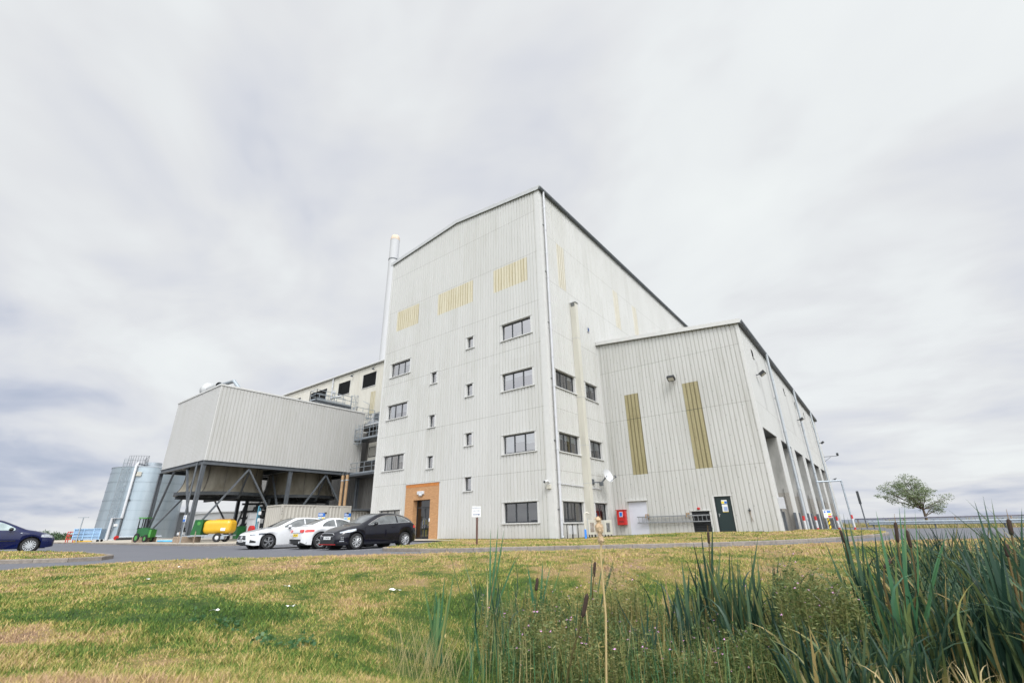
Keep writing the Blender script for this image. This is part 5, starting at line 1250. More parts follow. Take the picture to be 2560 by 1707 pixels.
class Car:
    def __init__(s, **k): s.__dict__.update(k)
    def sect(s, x):
        top = lerp_tab(s.top, x); belt = min(lerp_tab(s.belt, x), top-.03); w = lerp_tab(s.wid, x)*s.W/2; wr = lerp_tab(s.rail, x)*s.W/2
        zb = lerp_tab(s.low, x)
        for xa in (s.xf, s.xr):
            R = s.R+.055
            if abs(x-xa) < R: zb = max(zb, s.R+sqrt(R*R-(x-xa)**2)-.0)
        zb = min(zb, belt-.06); hb = belt-zb
        wr = min(wr, w*.93); rise = top-belt
        tum = .5
        P = [(w*.955, zb), (w*.985, zb+hb*.22), (w*1.0, zb+hb*.50), (w*.992, zb+hb*.78), (w*.965, belt-.015), (w*.945, belt)]
        P += [(w*.945+(wr-w*.945)*.36, belt+rise*.40), (w*.945+(wr-w*.945)*.78, belt+rise*.80), (wr*.975, belt+rise*.93), (wr*.86, top-.012*min(1, rise/.2)), (wr*.5, top-.001), (0, top+.004)]
        return P
    def stations(s):
        X = set(np.linspace(0, s.L, 70).tolist()) | {.02, .05, .09, s.L-.02, s.L-.05, s.L-.09}
        for xa in (s.xf, s.xr):
            R = s.R+.055
            for k in range(17): X.add(xa-R*cos(pi*k/16))
            X.add(xa-R-.004); X.add(xa+R+.004)
        return sorted(x for x in X if 0 <= x <= s.L)
    def pt(s, x, y, z): return (s.L/2-x, y, z)
    def yat(s, x, z):
        P = s.sect(x)
        for (y0, z0), (y1, z1) in zip(P, P[1:]):
            if z0-1e-6 <= z <= z1+1e-6 and z1 > z0: return y0+(y1-y0)*(z-z0)/(z1-z0)
        return P[0][0] if z < P[0][1] else P[-2][0]*.3
    def body(s, root):
        xs = s.stations(); rows = []
        for x in xs:
            P = s.sect(x); rows.append([s.pt(x, -y, z) for y, z in P]+[s.pt(x, y, z) for y, z in P[::-1][1:]])
        mb = MB(); mb.grid(rows); mb.poly(rows[0][::-1]); mb.poly(rows[-1])
        return mb.build('body', s.paint, root, smooth=32)
    def patch(s, name, mat, parent, x0, x1, zl, zu, side, nx=10, nz=4, lift=.006, smooth=False):
        mb = MB(); G = []
        for i in range(nx+1):
            x = x0+(x1-x0)*i/nx; a, b = zl(x) if callable(zl) else zl, zu(x) if callable(zu) else zu; row = []
            for j in range(nz+1):
                z = a+(b-a)*j/nz; row.append(s.pt(x, side*(s.yat(x, z)+lift), z))
            G.append(row)
        mb.grid(G); return mb.build(name, mat, parent, smooth=smooth)
    def line(s, name, mat, parent, pts, side, r=.008, lift=.004):
        mb = MB(); mb.tube([s.pt(x, side*(s.yat(x, z)+lift), z) for x, z in pts], r, 5); return mb.build(name, mat, parent)
    def screen(s, name, mat, parent, x0, x1, f=.93, lift=.010, n=10, i0=8, wf=None):
        """glass across the car between stations x0..x1"""
        mb = MB(); G = []
        for i in range(n+1):
            x = x0+(x1-x0)*i/n; P = s.sect(x)[i0:]; row = [s.pt(x, -y*f, z+lift) for y, z in P]+[s.pt(x, y*f, z+lift) for y, z in P[::-1][1:]]; G.append(row)
        mb.grid(G); return mb.build(name, mat, parent, smooth=True)
    def wheels(s, root, style, mat, spokes):
        T = .21
        for x in (s.xf, s.xr):
            for sd in (-1, 1):
                R = s.R; yo = s.W/2*.985; c = s.pt(x, 0, R)
                prof = [(R*.70, .0), (R*.93, .004), (R*.985, .03), (R, .06), (R, .16), (R*.97, T), (R*.6, T)]
                mb = MB(); pr = [(a, sd*(yo-b)) for a, b in prof]; mb.lathe((c[0], 0, R), pr, 40, axis='y'); w = mb.build('wheel', m_rubber, root, smooth=True)
                ri = R*.71; mb = MB()
                mb.lathe((c[0], 0, R), [(ri, sd*(yo-.008)), (ri*.93, sd*(yo-.010)), (ri*.91, sd*(yo-.05)), (ri*.91, sd*(yo-.10))], 40, axis='y')
                mb.lathe((c[0], 0, R), [(0, sd*(yo-.010)), (ri*.17, sd*(yo-.012)), (ri*.2, sd*(yo-.04))], 16, axis='y')
                yf = sd*(yo-.020)
                def P(r, a): return Vector((c[0]+ri*r*cos(a), yf, R+ri*r*sin(a)))
                for k in range(spokes):
                    a = 2*pi*k/spokes+pi/2
                    if style == 'petal':
                        for q in (-1, 1): mb.tube([P(.15, a), P(.45, a+q*.34), P(.70, a+q*.34), P(.93, a+q*.08)], .017, 5)
                    elif style == 'split':
                        for q in (-1, 1): mb.bar(P(.12, a+q*.25), P(.94, a+q*.17), .022, .028, up=(0, 1, 0))
                    elif style == 'hub':
                        mb.bar(P(.15, a), P(.95, a), .034, .012, up=(0, 1, 0))
                    else: mb.bar(P(.1, a), P(.94, a), .055, .03, up=(0, 1, 0)); mb.bar(P(.45, a), P(.94, a+.42), .022, .02, up=(0, 1, 0))
                mb.build('rim', mat, w, smooth=True)
                mb = MB(); mb.lathe((c[0], 0, R), [(0, sd*(yo-.07)), (ri*.90, sd*(yo-.07))], 24, axis='y'); mb.build('brake_disc', m_plastic, w)
    def common(s, root):
        # wheel housings, floor and cabin block seen through the glass
        mb = MB(); mb.box(-s.L/2+.25, -s.W/2*.80, .17, s.L/2-.25, s.W/2*.80, .24)
        for x in (s.xf, s.xr):
            c = s.pt(x, 0, s.R)
            for sd in (-1, 1): mb.lathe((c[0], 0, s.R), [(s.R+.05, sd*s.W/2*.955), (s.R+.045, sd*(s.W/2-.33)), (0, sd*(s.W/2-.33))], 28, axis='y')
        mb.build('underbody', m_plastic, root)
def car_thing(lbl, x, y, z, rz): return thing('parked_car', lbl, 'car', (x, y, z), rz, 'cars parked on the asphalt', local=True)
def plate(root, mat, txt, pos, rz, w=.52, tilt=0):
    """number plate; pos is its centre, rz turns its face"""
    mb = MB(); mb.box(-w/2, -.006, -.058, w/2, .006, .058); p = mb.build('number_plate', mat, root, off=(0, 0, 0)); p.location = pos; p.rotation_euler = (0, 0, rz)
    text_mesh(txt, .088, 'registration', m_black, p, (0, -.009, 0), pi/2, 0); return p
# --- dark coupe-hatch: nose towards the viewer's left, heading -y
rz0 = -pi/2
def pivot(c, side, contact, rz, rear=False, s=1.0):
    """centre of a car whose near wheel stands at contact"""
    lx, ly = c.L/2-(c.xr if rear else c.xf), side*c.W/2*.97
    x = contact[0]-(lx*cos(rz)-ly*sin(rz)); y = contact[1]-(lx*sin(rz)+ly*cos(rz)); return x, y, float(zroad(*contact)), rz
d = Car(L=4.31, W=1.80, R=.325, xf=.86, xr=3.51, paint=m_pd,
        top=[(0, .62), (.06, .70), (.25, .80), (.7, .93), (1.1, 1.01), (1.5, 1.18), (1.9, 1.385), (2.25, 1.475), (2.7, 1.50), (3.2, 1.465), (3.65, 1.37), (3.95, 1.25), (4.13, 1.05), (4.27, .88), (4.31, .74)],
        belt=[(0, .52), (.3, .70), (1.15, .93), (1.8, .955), (2.6, .99), (3.3, 1.04), (3.8, 1.06), (4.1, .96), (4.31, .66)],
        wid=[(0, .62), (.05, .72), (.18, .84), (.4, .94), (.8, .99), (1.6, 1.0), (3.4, 1.0), (3.9, .975), (4.15, .90), (4.28, .80), (4.31, .74)],
        rail=[(0, .45), (.3, .60), (1.1, .76), (1.5, .74), (2.2, .66), (3.3, .62), (3.9, .58), (4.2, .66), (4.31, .6)],
        low=[(0, .26), (.3, .20), (3.9, .20), (4.31, .30)])
c_ = car_thing('glossy midnight black three-door hatchback with silver petal wheels, nearest the brick doorway', *pivot(d, 1, (-18.42, 12.82), rz0))
# heading: local +x is the nose
def dress_dark(s, root):
    b = s.body(root); s.common(root); s.wheels(root, 'petal', m_rim, 6)
    s.screen('windscreen', m_gloss_glass, root, 1.20, 2.16); s.screen('rear_window', m_gloss_glass, root, 3.86, 4.06, f=.9)
    for sd in (-1, 1):
        zl = lambda x: .985+.045*(x-1.5)
        zu = lambda x: lerp_tab([(1.42, .99), (1.75, 1.15), (2.1, 1.30), (2.5, 1.375), (3.0, 1.375), (3.4, 1.31), (3.66, 1.19), (3.78, 1.09)], x)
        f = s.patch('side_window', m_gloss_glass, root, 1.50, 2.98, zl, zu, sd, 16, 5, .007, smooth=True)
        f2 = s.patch('side_window', m_gloss_glass, root, 3.06, 3.76, zl, zu, sd, 10, 5, .007, smooth=True)
        pts = [(x, zl(x)-.005) for x in np.linspace(1.42, 3.76, 14)]; up = [(x, zu(x)+.005) for x in np.linspace(3.78, 1.42, 20)]
        s.line('window_trim', m_chrome, root, pts+up, sd, .011, .008)
        s.patch('headlamp', m_lamp, root, .16, .78, lambda x: .665+.10*(x-.16), lambda x: .70+.27*(x-.16)**.9 if x < .5 else .775+.20*(x-.4)-.05*(x-.5), sd, 10, 3, .006, smooth=True)
        s.patch('tail_lamp', m_tail, root, 3.98, 4.27, lambda x: .83, lambda x: .95-.02*(x-3.98)*4, sd, 6, 3, .008)
        s.line('door_seam', m_plastic, root, [(1.60, .96), (1.52, .80), (1.50, .40), (1.62, .27)], sd, .004, .000); s.line('door_seam', m_plastic, root, [(3.04, 1.0), (3.06, .75), (2.92, .45), (2.80, .27)], sd, .004, 0); s.line('sill_line', m_plastic, root, [(1.6, .27), (2.9, .27)], sd, .006, 0)
        mb = MB(); mb.bar(s.pt(2.70, sd*(s.yat(2.7, .86)+.02), .87), s.pt(2.90, sd*(s.yat(2.9, .86)+.02), .875), .02, .035); mb.build('door_handle', s.paint, root)
        mb = MB(); mb.sphere(s.pt(1.72, sd*(s.W/2+.07), 1.03), .12, 12, 8, (.75, .85, .62)); mb.bar(s.pt(1.72, sd*(s.W/2-.04), .97), s.pt(1.72, sd*(s.W/2+.05), 1.0), .05); mb.build('wing_mirror', m_gloss, root, smooth=True)
        mb = MB()
        for k, (dx, dz) in enumerate(((0, 0), (.07, .0), (0, .07), (.07, .07))): q = s.pt(.17+dx*.8, sd*(s.yat(.17+dx*.8, .42+dz)+.01), .42+dz); mb.box(q[0]-.02, q[1]-.018, q[2]-.02, q[0]+.02, q[1]+.018, q[2]+.02)
        mb.build('fog_lamp', m_lamp, root); s.patch('fog_lamp', m_lamp, root, .12, .28, .33, .37, sd, 4, 1, .008)
        s.line('bumper_lip', m_plastic, root, [(.06, .30), (.2, .29), (.4, .30)], sd, .012, .002)
    mb = MB(); x = s.L/2
    mb.box(x-.02, -.44, .545, x+.014, .44, .645); mb.box(x-.03, -.5, .24, x+.010, .5, .40); mb.build('grille', m_plastic, root, bevel=.012)
    mb = MB(); mb.tube([(x+.010, -.48, .60), (x+.018, -.40, .660), (x+.02, 0, .672), (x+.018, .40, .660), (x+.010, .48, .60), (x+.014, .42, .535), (x+.014, -.42, .535), (x+.010, -.48, .60)], .010, 6); mb.build('grille_surround', m_chrome, root)
    mb = MB(); mb.bar((x+.012, -.62, .225), (x+.012, .62, .225), .03, .02); mb.build('red_lip', m_red, root)
    plate(root, m_plateW, 'LT18 UKE', (x+.028, 0, .475), pi/2)
    mb = MB(); mb.ext([s.pt(2.95, -.02, 1.455), s.pt(3.2, -.02, 1.44), s.pt(3.22, -.02, 1.50)], (0, .04, 0)); mb.build('aerial_fin', m_gloss, root)
m_gloss_glass = None
def cg():
    m, b = newmat('tinted_glass'); b.inputs['Base Color'].default_value = (.055, .065, .070, 1); b.inputs['Roughness'].default_value = .03; b.inputs['Specular IOR Level'].default_value = 1.0; b.inputs['IOR'].default_value = 1.6
    b.inputs['Coat Weight'].default_value = .6; b.inputs['Coat Roughness'].default_value = .01
    co = N('ShaderNodeTexCoord').outputs['Object']; r = RAMP(NOISE(co, 2.2, 3, .5), [(.35, (.02, .025, .028)), (.65, (.11, .12, .125))]); LK(r, b.inputs['Base Color']); return m
m_gloss_glass = cg()
dress_dark(d, c_)
# --- white coupe in the middle, tail towards the viewer
t = Car(L=4.18, W=1.83, R=.345, xf=.86, xr=3.36, paint=m_pw,
        top=[(0, .58), (.08, .68), (.4, .80), (1.0, .90), (1.35, .97), (1.9, 1.22), (2.3, 1.335), (2.6, 1.35), (3.0, 1.30), (3.5, 1.13), (3.8, 1.00), (4.05, .955), (4.13, .86), (4.18, .66)],
        belt=[(0, .5), (.4, .70), (1.2, .87), (2.0, .90), (3.0, .93), (3.7, .92), (4.05, .86), (4.18, .6)],
        wid=[(0, .60), (.06, .74), (.25, .88), (.7, .985), (1.6, .98), (2.6, .97), (3.3, 1.0), (3.8, .95), (4.05, .86), (4.15, .77), (4.18, .7)],
        rail=[(0, .45), (.4, .62), (1.2, .74), (1.8, .62), (2.5, .56), (3.2, .54), (3.6, .60), (4.0, .70), (4.18, .6)],
        low=[(0, .24), (.3, .18), (3.9, .19), (4.18, .30)])
c_ = car_thing('white two-door coupe parked tail-out with red lamp and yellow number plate, middle of three', *pivot(t, -1, (-21.05, 12.72), pi/2-.11, rear=True))
def dress_coupe(s, root):
    s.body(root); s.common(root); s.wheels(root, 'split', m_rim, 5)
    s.screen('windscreen', m_gloss_glass, root, 1.36, 2.05); s.screen('rear_window', m_gloss_glass, root, 2.98, 3.66, f=.92)
    for sd in (-1, 1):
        zl = lambda x: .945+.01*(x-1.6)
        zu = lambda x: lerp_tab([(1.55, .96), (1.9, 1.13), (2.3, 1.25), (2.6, 1.265), (2.95, 1.22), (3.2, 1.10), (3.34, .98)], x)
        s.patch('side_window', m_gloss_glass, root, 1.60, 2.62, zl, zu, sd, 12, 5, .007, smooth=True); s.patch('side_window', m_gloss_glass, root, 2.68, 3.32, zl, zu, sd, 10, 5, .007, smooth=True)
        s.patch('tail_lamp', m_tail, root, 3.72, 4.09, lambda x: .72+.05*(4.09-x), lambda x: .83+.015*(x-3.72), sd, 8, 3, .009)
        mb = MB(); e = s.L/2; mb.ext([(-e-.012, sd*.42, .72), (-e-.012, sd*.62, .70), (-e+.03, sd*.74, .74), (-e+.03, sd*.72, .84), (-e-.005, sd*.40, .82)], (.02, 0, 0)); mb.build('tail_lamp', m_tail, root, recalc=True)
        s.line('door_seam', m_trimg, root, [(1.58, .90), (1.52, .60), (1.56, .26)], sd, .003, 0); s.line('door_seam', m_trimg, root, [(2.66, .92), (2.72, .70), (2.62, .45), (2.45, .26)], sd, .003, 0)
        mb = MB(); mb.sphere(s.pt(1.75, sd*(s.W/2+.06), .98), .11, 12, 8, (.75, .85, .62)); mb.build('wing_mirror', s.paint, root, smooth=True)
        mb = MB(); mb.tube([(-e-.03, sd*.52, .30), (-e+.15, sd*.52, .30)], .055, 14); mb.build('exhaust', m_chrome, root)
    e = s.L/2; mb = MB(); mb.box(-e-.014, -.60, .24, -e+.05, .60, .43); mb.ext([s.pt(4.17, -.60, .43), s.pt(3.98, -.80, .43), s.pt(3.98, -.80, .24), s.pt(4.17, -.60, .24)], (0, 0.05, 0)); mb.ext([s.pt(4.17, .60, .43), s.pt(3.98, .80, .43), s.pt(3.98, .80, .24), s.pt(4.17, .60, .24)], (0, -.05, 0)); mb.build('rear_diffuser', m_plastic, root)
    s.line('boot_seam', m_trimg, root, [(4.05, .86), (3.8, .93)], 1, .003, 0); s.line('boot_seam', m_trimg, root, [(4.05, .86), (3.8, .93)], -1, .003, 0)
    mb = MB(); mb.box(-e-.008, -.40, .695, -e+.01, .40, .703); mb.build('boot_seam', m_plastic, root)
    plate(root, m_plateY, 'YD15 TTE', (-e-.012, 0, .60), -pi/2)
dress_coupe(t, c_)
# --- white hatchback, nose towards the viewer, furthest left of the three
h = Car(L=4.42, W=1.80, R=.325, xf=.90, xr=3.63, paint=m_pw,
        top=[(0, .60), (.05, .69), (.25, .78), (.8, .90), (1.25, .97), (1.6, 1.12), (2.05, 1.34), (2.4, 1.42), (2.9, 1.435), (3.5, 1.39), (3.95, 1.27), (4.2, 1.08), (4.36, .90), (4.42, .70)],
        belt=[(0, .50), (.3, .66), (1.2, .88), (2.0, .93), (3.3, .99), (3.9, .99), (4.25, .90), (4.42, .62)],
        wid=[(0, .62), (.05, .74), (.2, .86), (.45, .95), (.9, .99), (1.8, 1.0), (3.4, 1.0), (4.0, .96), (4.25, .88), (4.42, .74)],
        rail=[(0, .45), (.3, .62), (1.2, .76), (1.7, .72), (2.3, .65), (3.4, .62), (4.0, .58), (4.3, .66), (4.42, .6)],
        low=[(0, .24), (.3, .18), (4.0, .19), (4.42, .30)])
c_ = car_thing('white five-door hatchback parked nose-out with a round grille badge, leftmost of three', *pivot(h, 1, (-23.95, 11.72), rz0-.06))
def dress_hatch(s, root):
    s.body(root); s.common(root); s.wheels(root, 'five', m_alu, 5)
    s.screen('windscreen', m_gloss_glass, root, 1.30, 2.22); s.screen('rear_window', m_gloss_glass, root, 3.98, 4.18, f=.9)
    for sd in (-1, 1):
        zl = lambda x: .955+.035*(x-1.6)
        zu = lambda x: lerp_tab([(1.55, .97), (1.9, 1.14), (2.25, 1.29), (2.65, 1.345), (3.2, 1.33), (3.6, 1.25), (3.95, 1.06)], x)
        s.patch('side_window', m_gloss_glass, root, 1.62, 2.62, zl, zu, sd, 12, 5, .007, smooth=True); s.patch('side_window', m_gloss_glass, root, 2.68, 3.55, zl, zu, sd, 10, 5, .007, smooth=True)
        s.line('window_trim', m_gloss, root, [(x, zu(x)+.005) for x in np.linspace(1.55, 3.9, 18)], sd, .010, .006)
        s.patch('headlamp', m_lampd, root, .12, .80, lambda x: .60+.08*x, lambda x: .66+.13*min(x, .55)-.12*max(0, x-.55), sd, 10, 3, .006, smooth=True)
        s.patch('headlamp', m_lamp, root, .16, .40, lambda x: .625+.06*x, lambda x: .665+.08*x, sd, 4, 2, .010, smooth=True)
        s.patch('air_intake', m_plastic, root, .10, .34, lambda x: .30, lambda x: .44-.3*(x-.1), sd, 5, 2, .006)
        s.line('door_seam', m_trimg, root, [(1.56, .90), (1.50, .60), (1.58, .26)], sd, .003, 0); s.line('door_seam', m_trimg, root, [(2.65, .96), (2.68, .60), (2.64, .26)], sd, .003, 0)
        mb = MB(); mb.bar(s.pt(2.40, sd*(s.yat(2.4, .82)+.02), .83), s.pt(2.58, sd*(s.yat(2.58, .82)+.02), .83), .02, .03); mb.build('door_handle', s.paint, root)
        mb = MB(); mb.sphere(s.pt(1.80, sd*(s.W/2+.08), 1.0), .12, 12, 8, (.75, .85, .60)); mb.build('wing_mirror', s.paint, root, smooth=True)
        mb = MB(); mb.sphere(s.pt(1.80, sd*(s.W/2+.06), .93), .07, 10, 6, (.75, .85, .5)); mb.build('mirror_foot', m_gloss, root, smooth=True)
    x = s.L/2; mb = MB(); mb.ext([(x-.02, -.40, .62), (x-.02, .40, .62), (x-.02, .48, .44), (x-.02, -.48, .44)], (.034, 0, 0)); mb.box(x-.03, -.55, .24, x+.012, .55, .36); mb.build('grille', m_plastic, root, recalc=True)
    mb = MB(); mb.box(x+.014, -.42, .525, x+.022, .42, .545)
    ring = [(x+.026, .085*cos(a), .535+.085*sin(a)) for a in np.linspace(0, 2*pi, 21)]; mb.tube(ring, .010, 5)
    for k in range(3): a = pi/2+2*pi*k/3; mb.bar((x+.026, 0, .535), (x+.026, .08*cos(a), .535+.08*sin(a)), .014)
    mb.build('grille_badge', m_chrome, root)
    plate(root, m_plateW, 'YK18 WVL', (x+.024, 0, .395), pi/2, w=.50)
dress_hatch(h, c_)
# --- blue older hatchback entering from the left edge
b = Car(L=4.11, W=1.71, R=.31, xf=.80, xr=3.41, paint=m_pb,
        top=[(0, .56), (.05, .66), (.25, .78), (.7, .92), (1.05, .99), (1.5, 1.19), (1.9, 1.37), (2.3, 1.43), (2.8, 1.44), (3.4, 1.40), (3.75, 1.28), (3.95, 1.02), (4.08, .88), (4.11, .7)],
        belt=[(0, .50), (.3, .68), (1.1, .88), (2.0, .93), (3.4, .98), (3.9, .95), (4.11, .62)],
        wid=[(0, .66), (.06, .78), (.2, .90), (.45, .97), (.9, 1.0), (3.4, 1.0), (3.8, .96), (4.0, .88), (4.11, .76)],
        rail=[(0, .5), (.3, .64), (1.1, .78), (1.5, .76), (2.2, .70), (3.4, .66), (3.9, .64), (4.11, .6)],
        low=[(0, .24), (.3, .20), (3.8, .20), (4.11, .30)])
BH = radians(84)
bx, by = -31.2, 4.45   # front wheel contact, near side
off = Vector((b.L/2-b.xf, -b.W/2*.97)); offr = Vector((off.x*cos(BH)-off.y*sin(BH), off.x*sin(BH)+off.y*cos(BH)))
c_ = car_thing('dark blue hatchback with silver wheel covers behind the kerbed island at the left edge', bx-offr.x, by-offr.y, .055, BH)
def dress_blue(s, root):
    s.body(root); s.common(root); s.wheels(root, 'hub', m_silver, 14)
    s.screen('windscreen', m_gloss_glass, root, 1.10, 2.05); s.screen('rear_window', m_gloss_glass, root, 3.72, 3.92, f=.9)
    for sd in (-1, 1):
        zl = lambda x: .945+.03*(x-1.4)
        zu = lambda x: lerp_tab([(1.32, .96), (1.6, 1.14), (1.95, 1.29), (2.4, 1.355), (3.0, 1.35), (3.4, 1.28), (3.6, 1.05)], x)
        s.patch('side_window', m_sideblue, root, 1.42, 2.40, zl, zu, sd, 12, 5, .007, smooth=True); s.patch('side_window', m_sideblue, root, 2.48, 3.5, zl, zu, sd, 10, 5, .007, smooth=True)
        s.patch('headlamp', m_lamp, root, .10, .50, lambda x: .60+.10*x, lambda x: .70+.20*min(x, .35)-.1*max(0, x-.35), sd, 8, 3, .006, smooth=True)
        s.line('side_moulding', m_plastic, root, [(1.3, .52), (2.9, .52)], sd, .018, .002); s.line('door_seam', m_plastic, root, [(1.40, .92), (1.32, .60), (1.40, .26)], sd, .003, 0); s.line('door_seam', m_plastic, root, [(2.44, .96), (2.46, .3)], sd, .003, 0)
        mb = MB(); mb.sphere(s.pt(1.55, sd*(s.W/2+.08), .99), .11, 12, 8, (.75, .85, .65)); mb.build('wing_mirror', m_plastic, root, smooth=True)
        mb = MB(); q = s.pt(1.18, sd*(s.W/2*.99+.005), .83); mb.box(q[0]-.03, q[1]-.01, q[2]-.015, q[0]+.03, q[1]+.01, q[2]+.015); mb.build('indicator', m_lamp, root)
        mb = MB(); q = s.pt(3.55, sd*(s.W/2*.97), .6)
    x = s.L/2; mb = MB(); mb.box(x-.02, -.35, .52, x+.012, .35, .60); mb.box(x-.02, -.45, .26, x+.010, .45, .36); mb.build('grille', m_plastic, root)
    plate(root, m_plateW, 'FN07 XKD', (x+.02, 0, .44), pi/2)
def sg_():
    m, b_ = newmat('pale_car_glass'); co = N('ShaderNodeTexCoord').outputs['Object']; LK(RAMP(NOISE(co, 2.5, 3), [(.35, (.16, .22, .23)), (.65, (.34, .42, .43))]), b_.inputs['Base Color']); b_.inputs['Roughness'].default_value = .04; b_.inputs['IOR'].default_value = 1.8; return m
m_sideblue = sg_()
dress_blue(b, c_)
world()
# ------------------------------------------------------------------ things fixed to or standing by the main building and the hall
o = thing('entrance_lamp', 'white bulkhead lamp with a rounded bottom above the brick doorway', 'lamp', (-27.97, YF-.15, 3.0))
mb = MB(); mb.box(-28.32, YF-.20, 3.14, -27.62, YF-.06, 3.38); mb.build('sign_panel', m_white, o, bevel=.02); mb = MB(); mb.sphere((-27.97, YF-.14, 3.10), .17, 14, 8, (1.2, .6, .6)); mb.build('lamp_cover', m_white, o, smooth=True)
def floodlight(lbl, x, y, z, nx, ny, s=.5):
    o = thing('floodlight', lbl, 'floodlight', (x, y, z)); n = Vector((nx, ny, 0)); t = Vector((-ny, nx, 0)); c = Vector((x, y, z))+n*.42
    dn = (n*.55+Vector((0, 0, -.85))).normalized(); up = dn.cross(t).normalized()
    if up.z < 0: up = -up
    mb = MB(); P = [c+t*(s/2)*a+up*(s/2*.8)*b for a, b in ((-1, -1), (1, -1), (1, 1), (-1, 1))]; mb.ext([p+dn*.08 for p in P], -dn*.20); mb.build('housing', m_black, o, recalc=True)
    mb = MB(); mb.poly([c+(p-c)*.75+dn*.085 for p in P]); mb.build('lens', simple('lamp_lens', (.62, .60, .55), .2) if 'lamp_lens' not in MATS else MATS['lamp_lens'], o)
    mb = MB(); mb.bar(Vector((x, y, z-.02))-n*.02, c-n*.05, .06); mb.build('bracket', m_gsteel, o)
floodlight('black floodlight on the hall front wall above and between the two aged brown panels', -10.12, YA, 10.45, 0, -1, .52)
floodlight('black floodlight nearest the front corner on the side of the hall', XA, 35.4, 10.45, 1, 0, .5)
floodlight('black floodlight halfway along the side of the hall', XA, 54.2, 10.2, 1, 0, .5)
floodlight('black floodlight at the far end of the side of the hall', XA, 73.4, 10.2, 1, 0, .5)
o = thing('camera_arm', 'thin bracket arm with a small camera near the far end of the hall side', 'camera', (XA, 75.4, 8.6)); mb = MB(); mb.bar((XA, 75.4, 8.6), (XA+1.6, 75.4, 8.6), .06); mb.bar((XA, 75.4, 8.0), (XA+.8, 75.4, 8.55), .04); mb.build('arm', m_gsteel, o); mb = MB(); mb.box(XA+1.45, 75.2, 8.62, XA+1.7, 75.6, 8.95); mb.build('camera_body', m_dsteel, o)
# CCTV at the corner
o = thing('security_camera', 'white security camera with a junction box on the main building corner by the downpipe', 'camera', (XC, YF, 3.1))
mb = MB(); mb.tube([(XC-.30, YF-.02, 3.22), (XC-.28, YF-.22, 3.30), (XC-.28, YF-.55, 3.24)], [.05, .085, .10], 12); mb.build('camera_body', m_white, o, smooth=True); mb = MB(); mb.lathe((XC-.28, YF-.56, 3.24), [(0, 0), (.07, 0)], 12, axis='y'); mb.build('lens', m_black, o)
mb = MB(); mb.box(XC-.42, YF-.15, 2.86, XC-.14, YF-.012, 3.10); mb.build('junction_box', m_duct, o)
# dish
o = thing('satellite_dish', 'round white satellite dish on a dark bracket beside the tall duct', 'satellite dish', (XC, 30.0, 3.5))
c = Vector((XC+.75, 30.95, 3.98)); ax = Vector((.88, -.20, .34)).normalized(); u_ = ax.cross(Vector((0, 0, 1))).normalized(); v_ = u_.cross(ax)
mb = MB(); G = []
for i in range(7):
    r_ = .46*i/6; G.append([c+u_*(r_*cos(a))+v_*(r_*1.08*sin(a))+ax*(.16*(r_/.46)**2-.12) for a in np.linspace(0, 2*pi, 29)])
mb.grid(G); mb.build('reflector', m_white, o, smooth=True)
mb = MB(); mb.tube([c-v_*.46+ax*.05, c-v_*.38+ax*.55+u_*.0], .02, 6); q = c-v_*.38+ax*.58; mb.tube([q, q+v_*.12-ax*.03], .06, 8); mb.tube([q-u_*.05, q-ax*.1-u_*.12], .04, 8); mb.build('feed_arm', m_gsteel, o)
mb = MB(); mb.box(XC+.01, 29.75, 3.38, XC+.06, 30.15, 3.72); mb.bar((XC+.05, 29.95, 3.50), (XC+.55, 30.25, 3.48), .08); mb.bar((XC+.55, 30.25, 3.46), c-ax*.14, .08); mb.box(XC+.45, 30.1, 3.25, XC+.65, 30.35, 3.5); mb.build('bracket', m_gsteel, o)
# air-con units
def acunit(lbl, x0, y0, y1, z0, z1, dep_=.36, vent=True):
    o = thing('air_conditioning_unit', lbl, 'air conditioner', (x0, (y0+y1)/2, 0))
    # grille faces +x or -y so that the viewer sees it
    mb = MB(); mb.box(x0, y0, z0, x0+dep_, y1, z1); b_ = mb.build('casing', m_duct, o, bevel=.015)
    mb = MB(); mb.box(x0+.04, y0+.05, 0, x0+.10, y0+.12, z0-.002); mb.box(x0+.04, y1-.12, 0, x0+.10, y1-.05, z0-.002); mb.box(x0+dep_-.1, y0+.05, 0, x0+dep_-.04, y0+.12, z0-.002); mb.box(x0+dep_-.1, y1-.12, 0, x0+dep_-.04, y1-.05, z0-.002); mb.build('stand', m_black, o)
    cy = (y0+y1)/2-.08; cz = (z0+z1)/2; mb = MB(); mb.box(x0+dep_+.0015, cy-.24, cz-.27, x0+dep_+.008, cy+.24, cz+.27); g = mb.build('fan_opening', m_stain if vent else m_louv, b_, bevel=.0)
    mb = MB()
    for k in range(9): z = cz-.25+k*.0625; mb.bar((x0+dep_+.012, cy-.24, z), (x0+dep_+.012, cy+.24, z), .008)
    for r_ in (.08, .16, .23): mb.tube([(x0+dep_+.014, cy+r_*cos(a), cz+r_*sin(a)) for a in np.linspace(0, 2*pi, 21)], .005, 4)
    mb.build('fan_guard', m_trimg, g)
acunit('nearer beige outdoor air conditioning unit with a brown fan opening under the duct', -15.0, 26.55, 27.45, .18, 1.02)
acunit('farther beige outdoor air conditioning unit close to the inner corner', -14.95, 28.55, 29.55, .12, 1.0, vent=False)
o = thing('meter_box', 'small white box on a black stand beside the corner downpipe', 'box', (-15.2, 25.4, 0)); mb = MB(); mb.box(-15.35, 25.3, .25, -15.05, 25.7, .72); mb.build('box', m_white, o)
mb = MB()
for y in (25.2, 25.8): mb.bar((-15.4, y, 0), (-15.4, y, .8), .035); mb.bar((-15.0, y, 0), (-15.0, y, .8), .035)
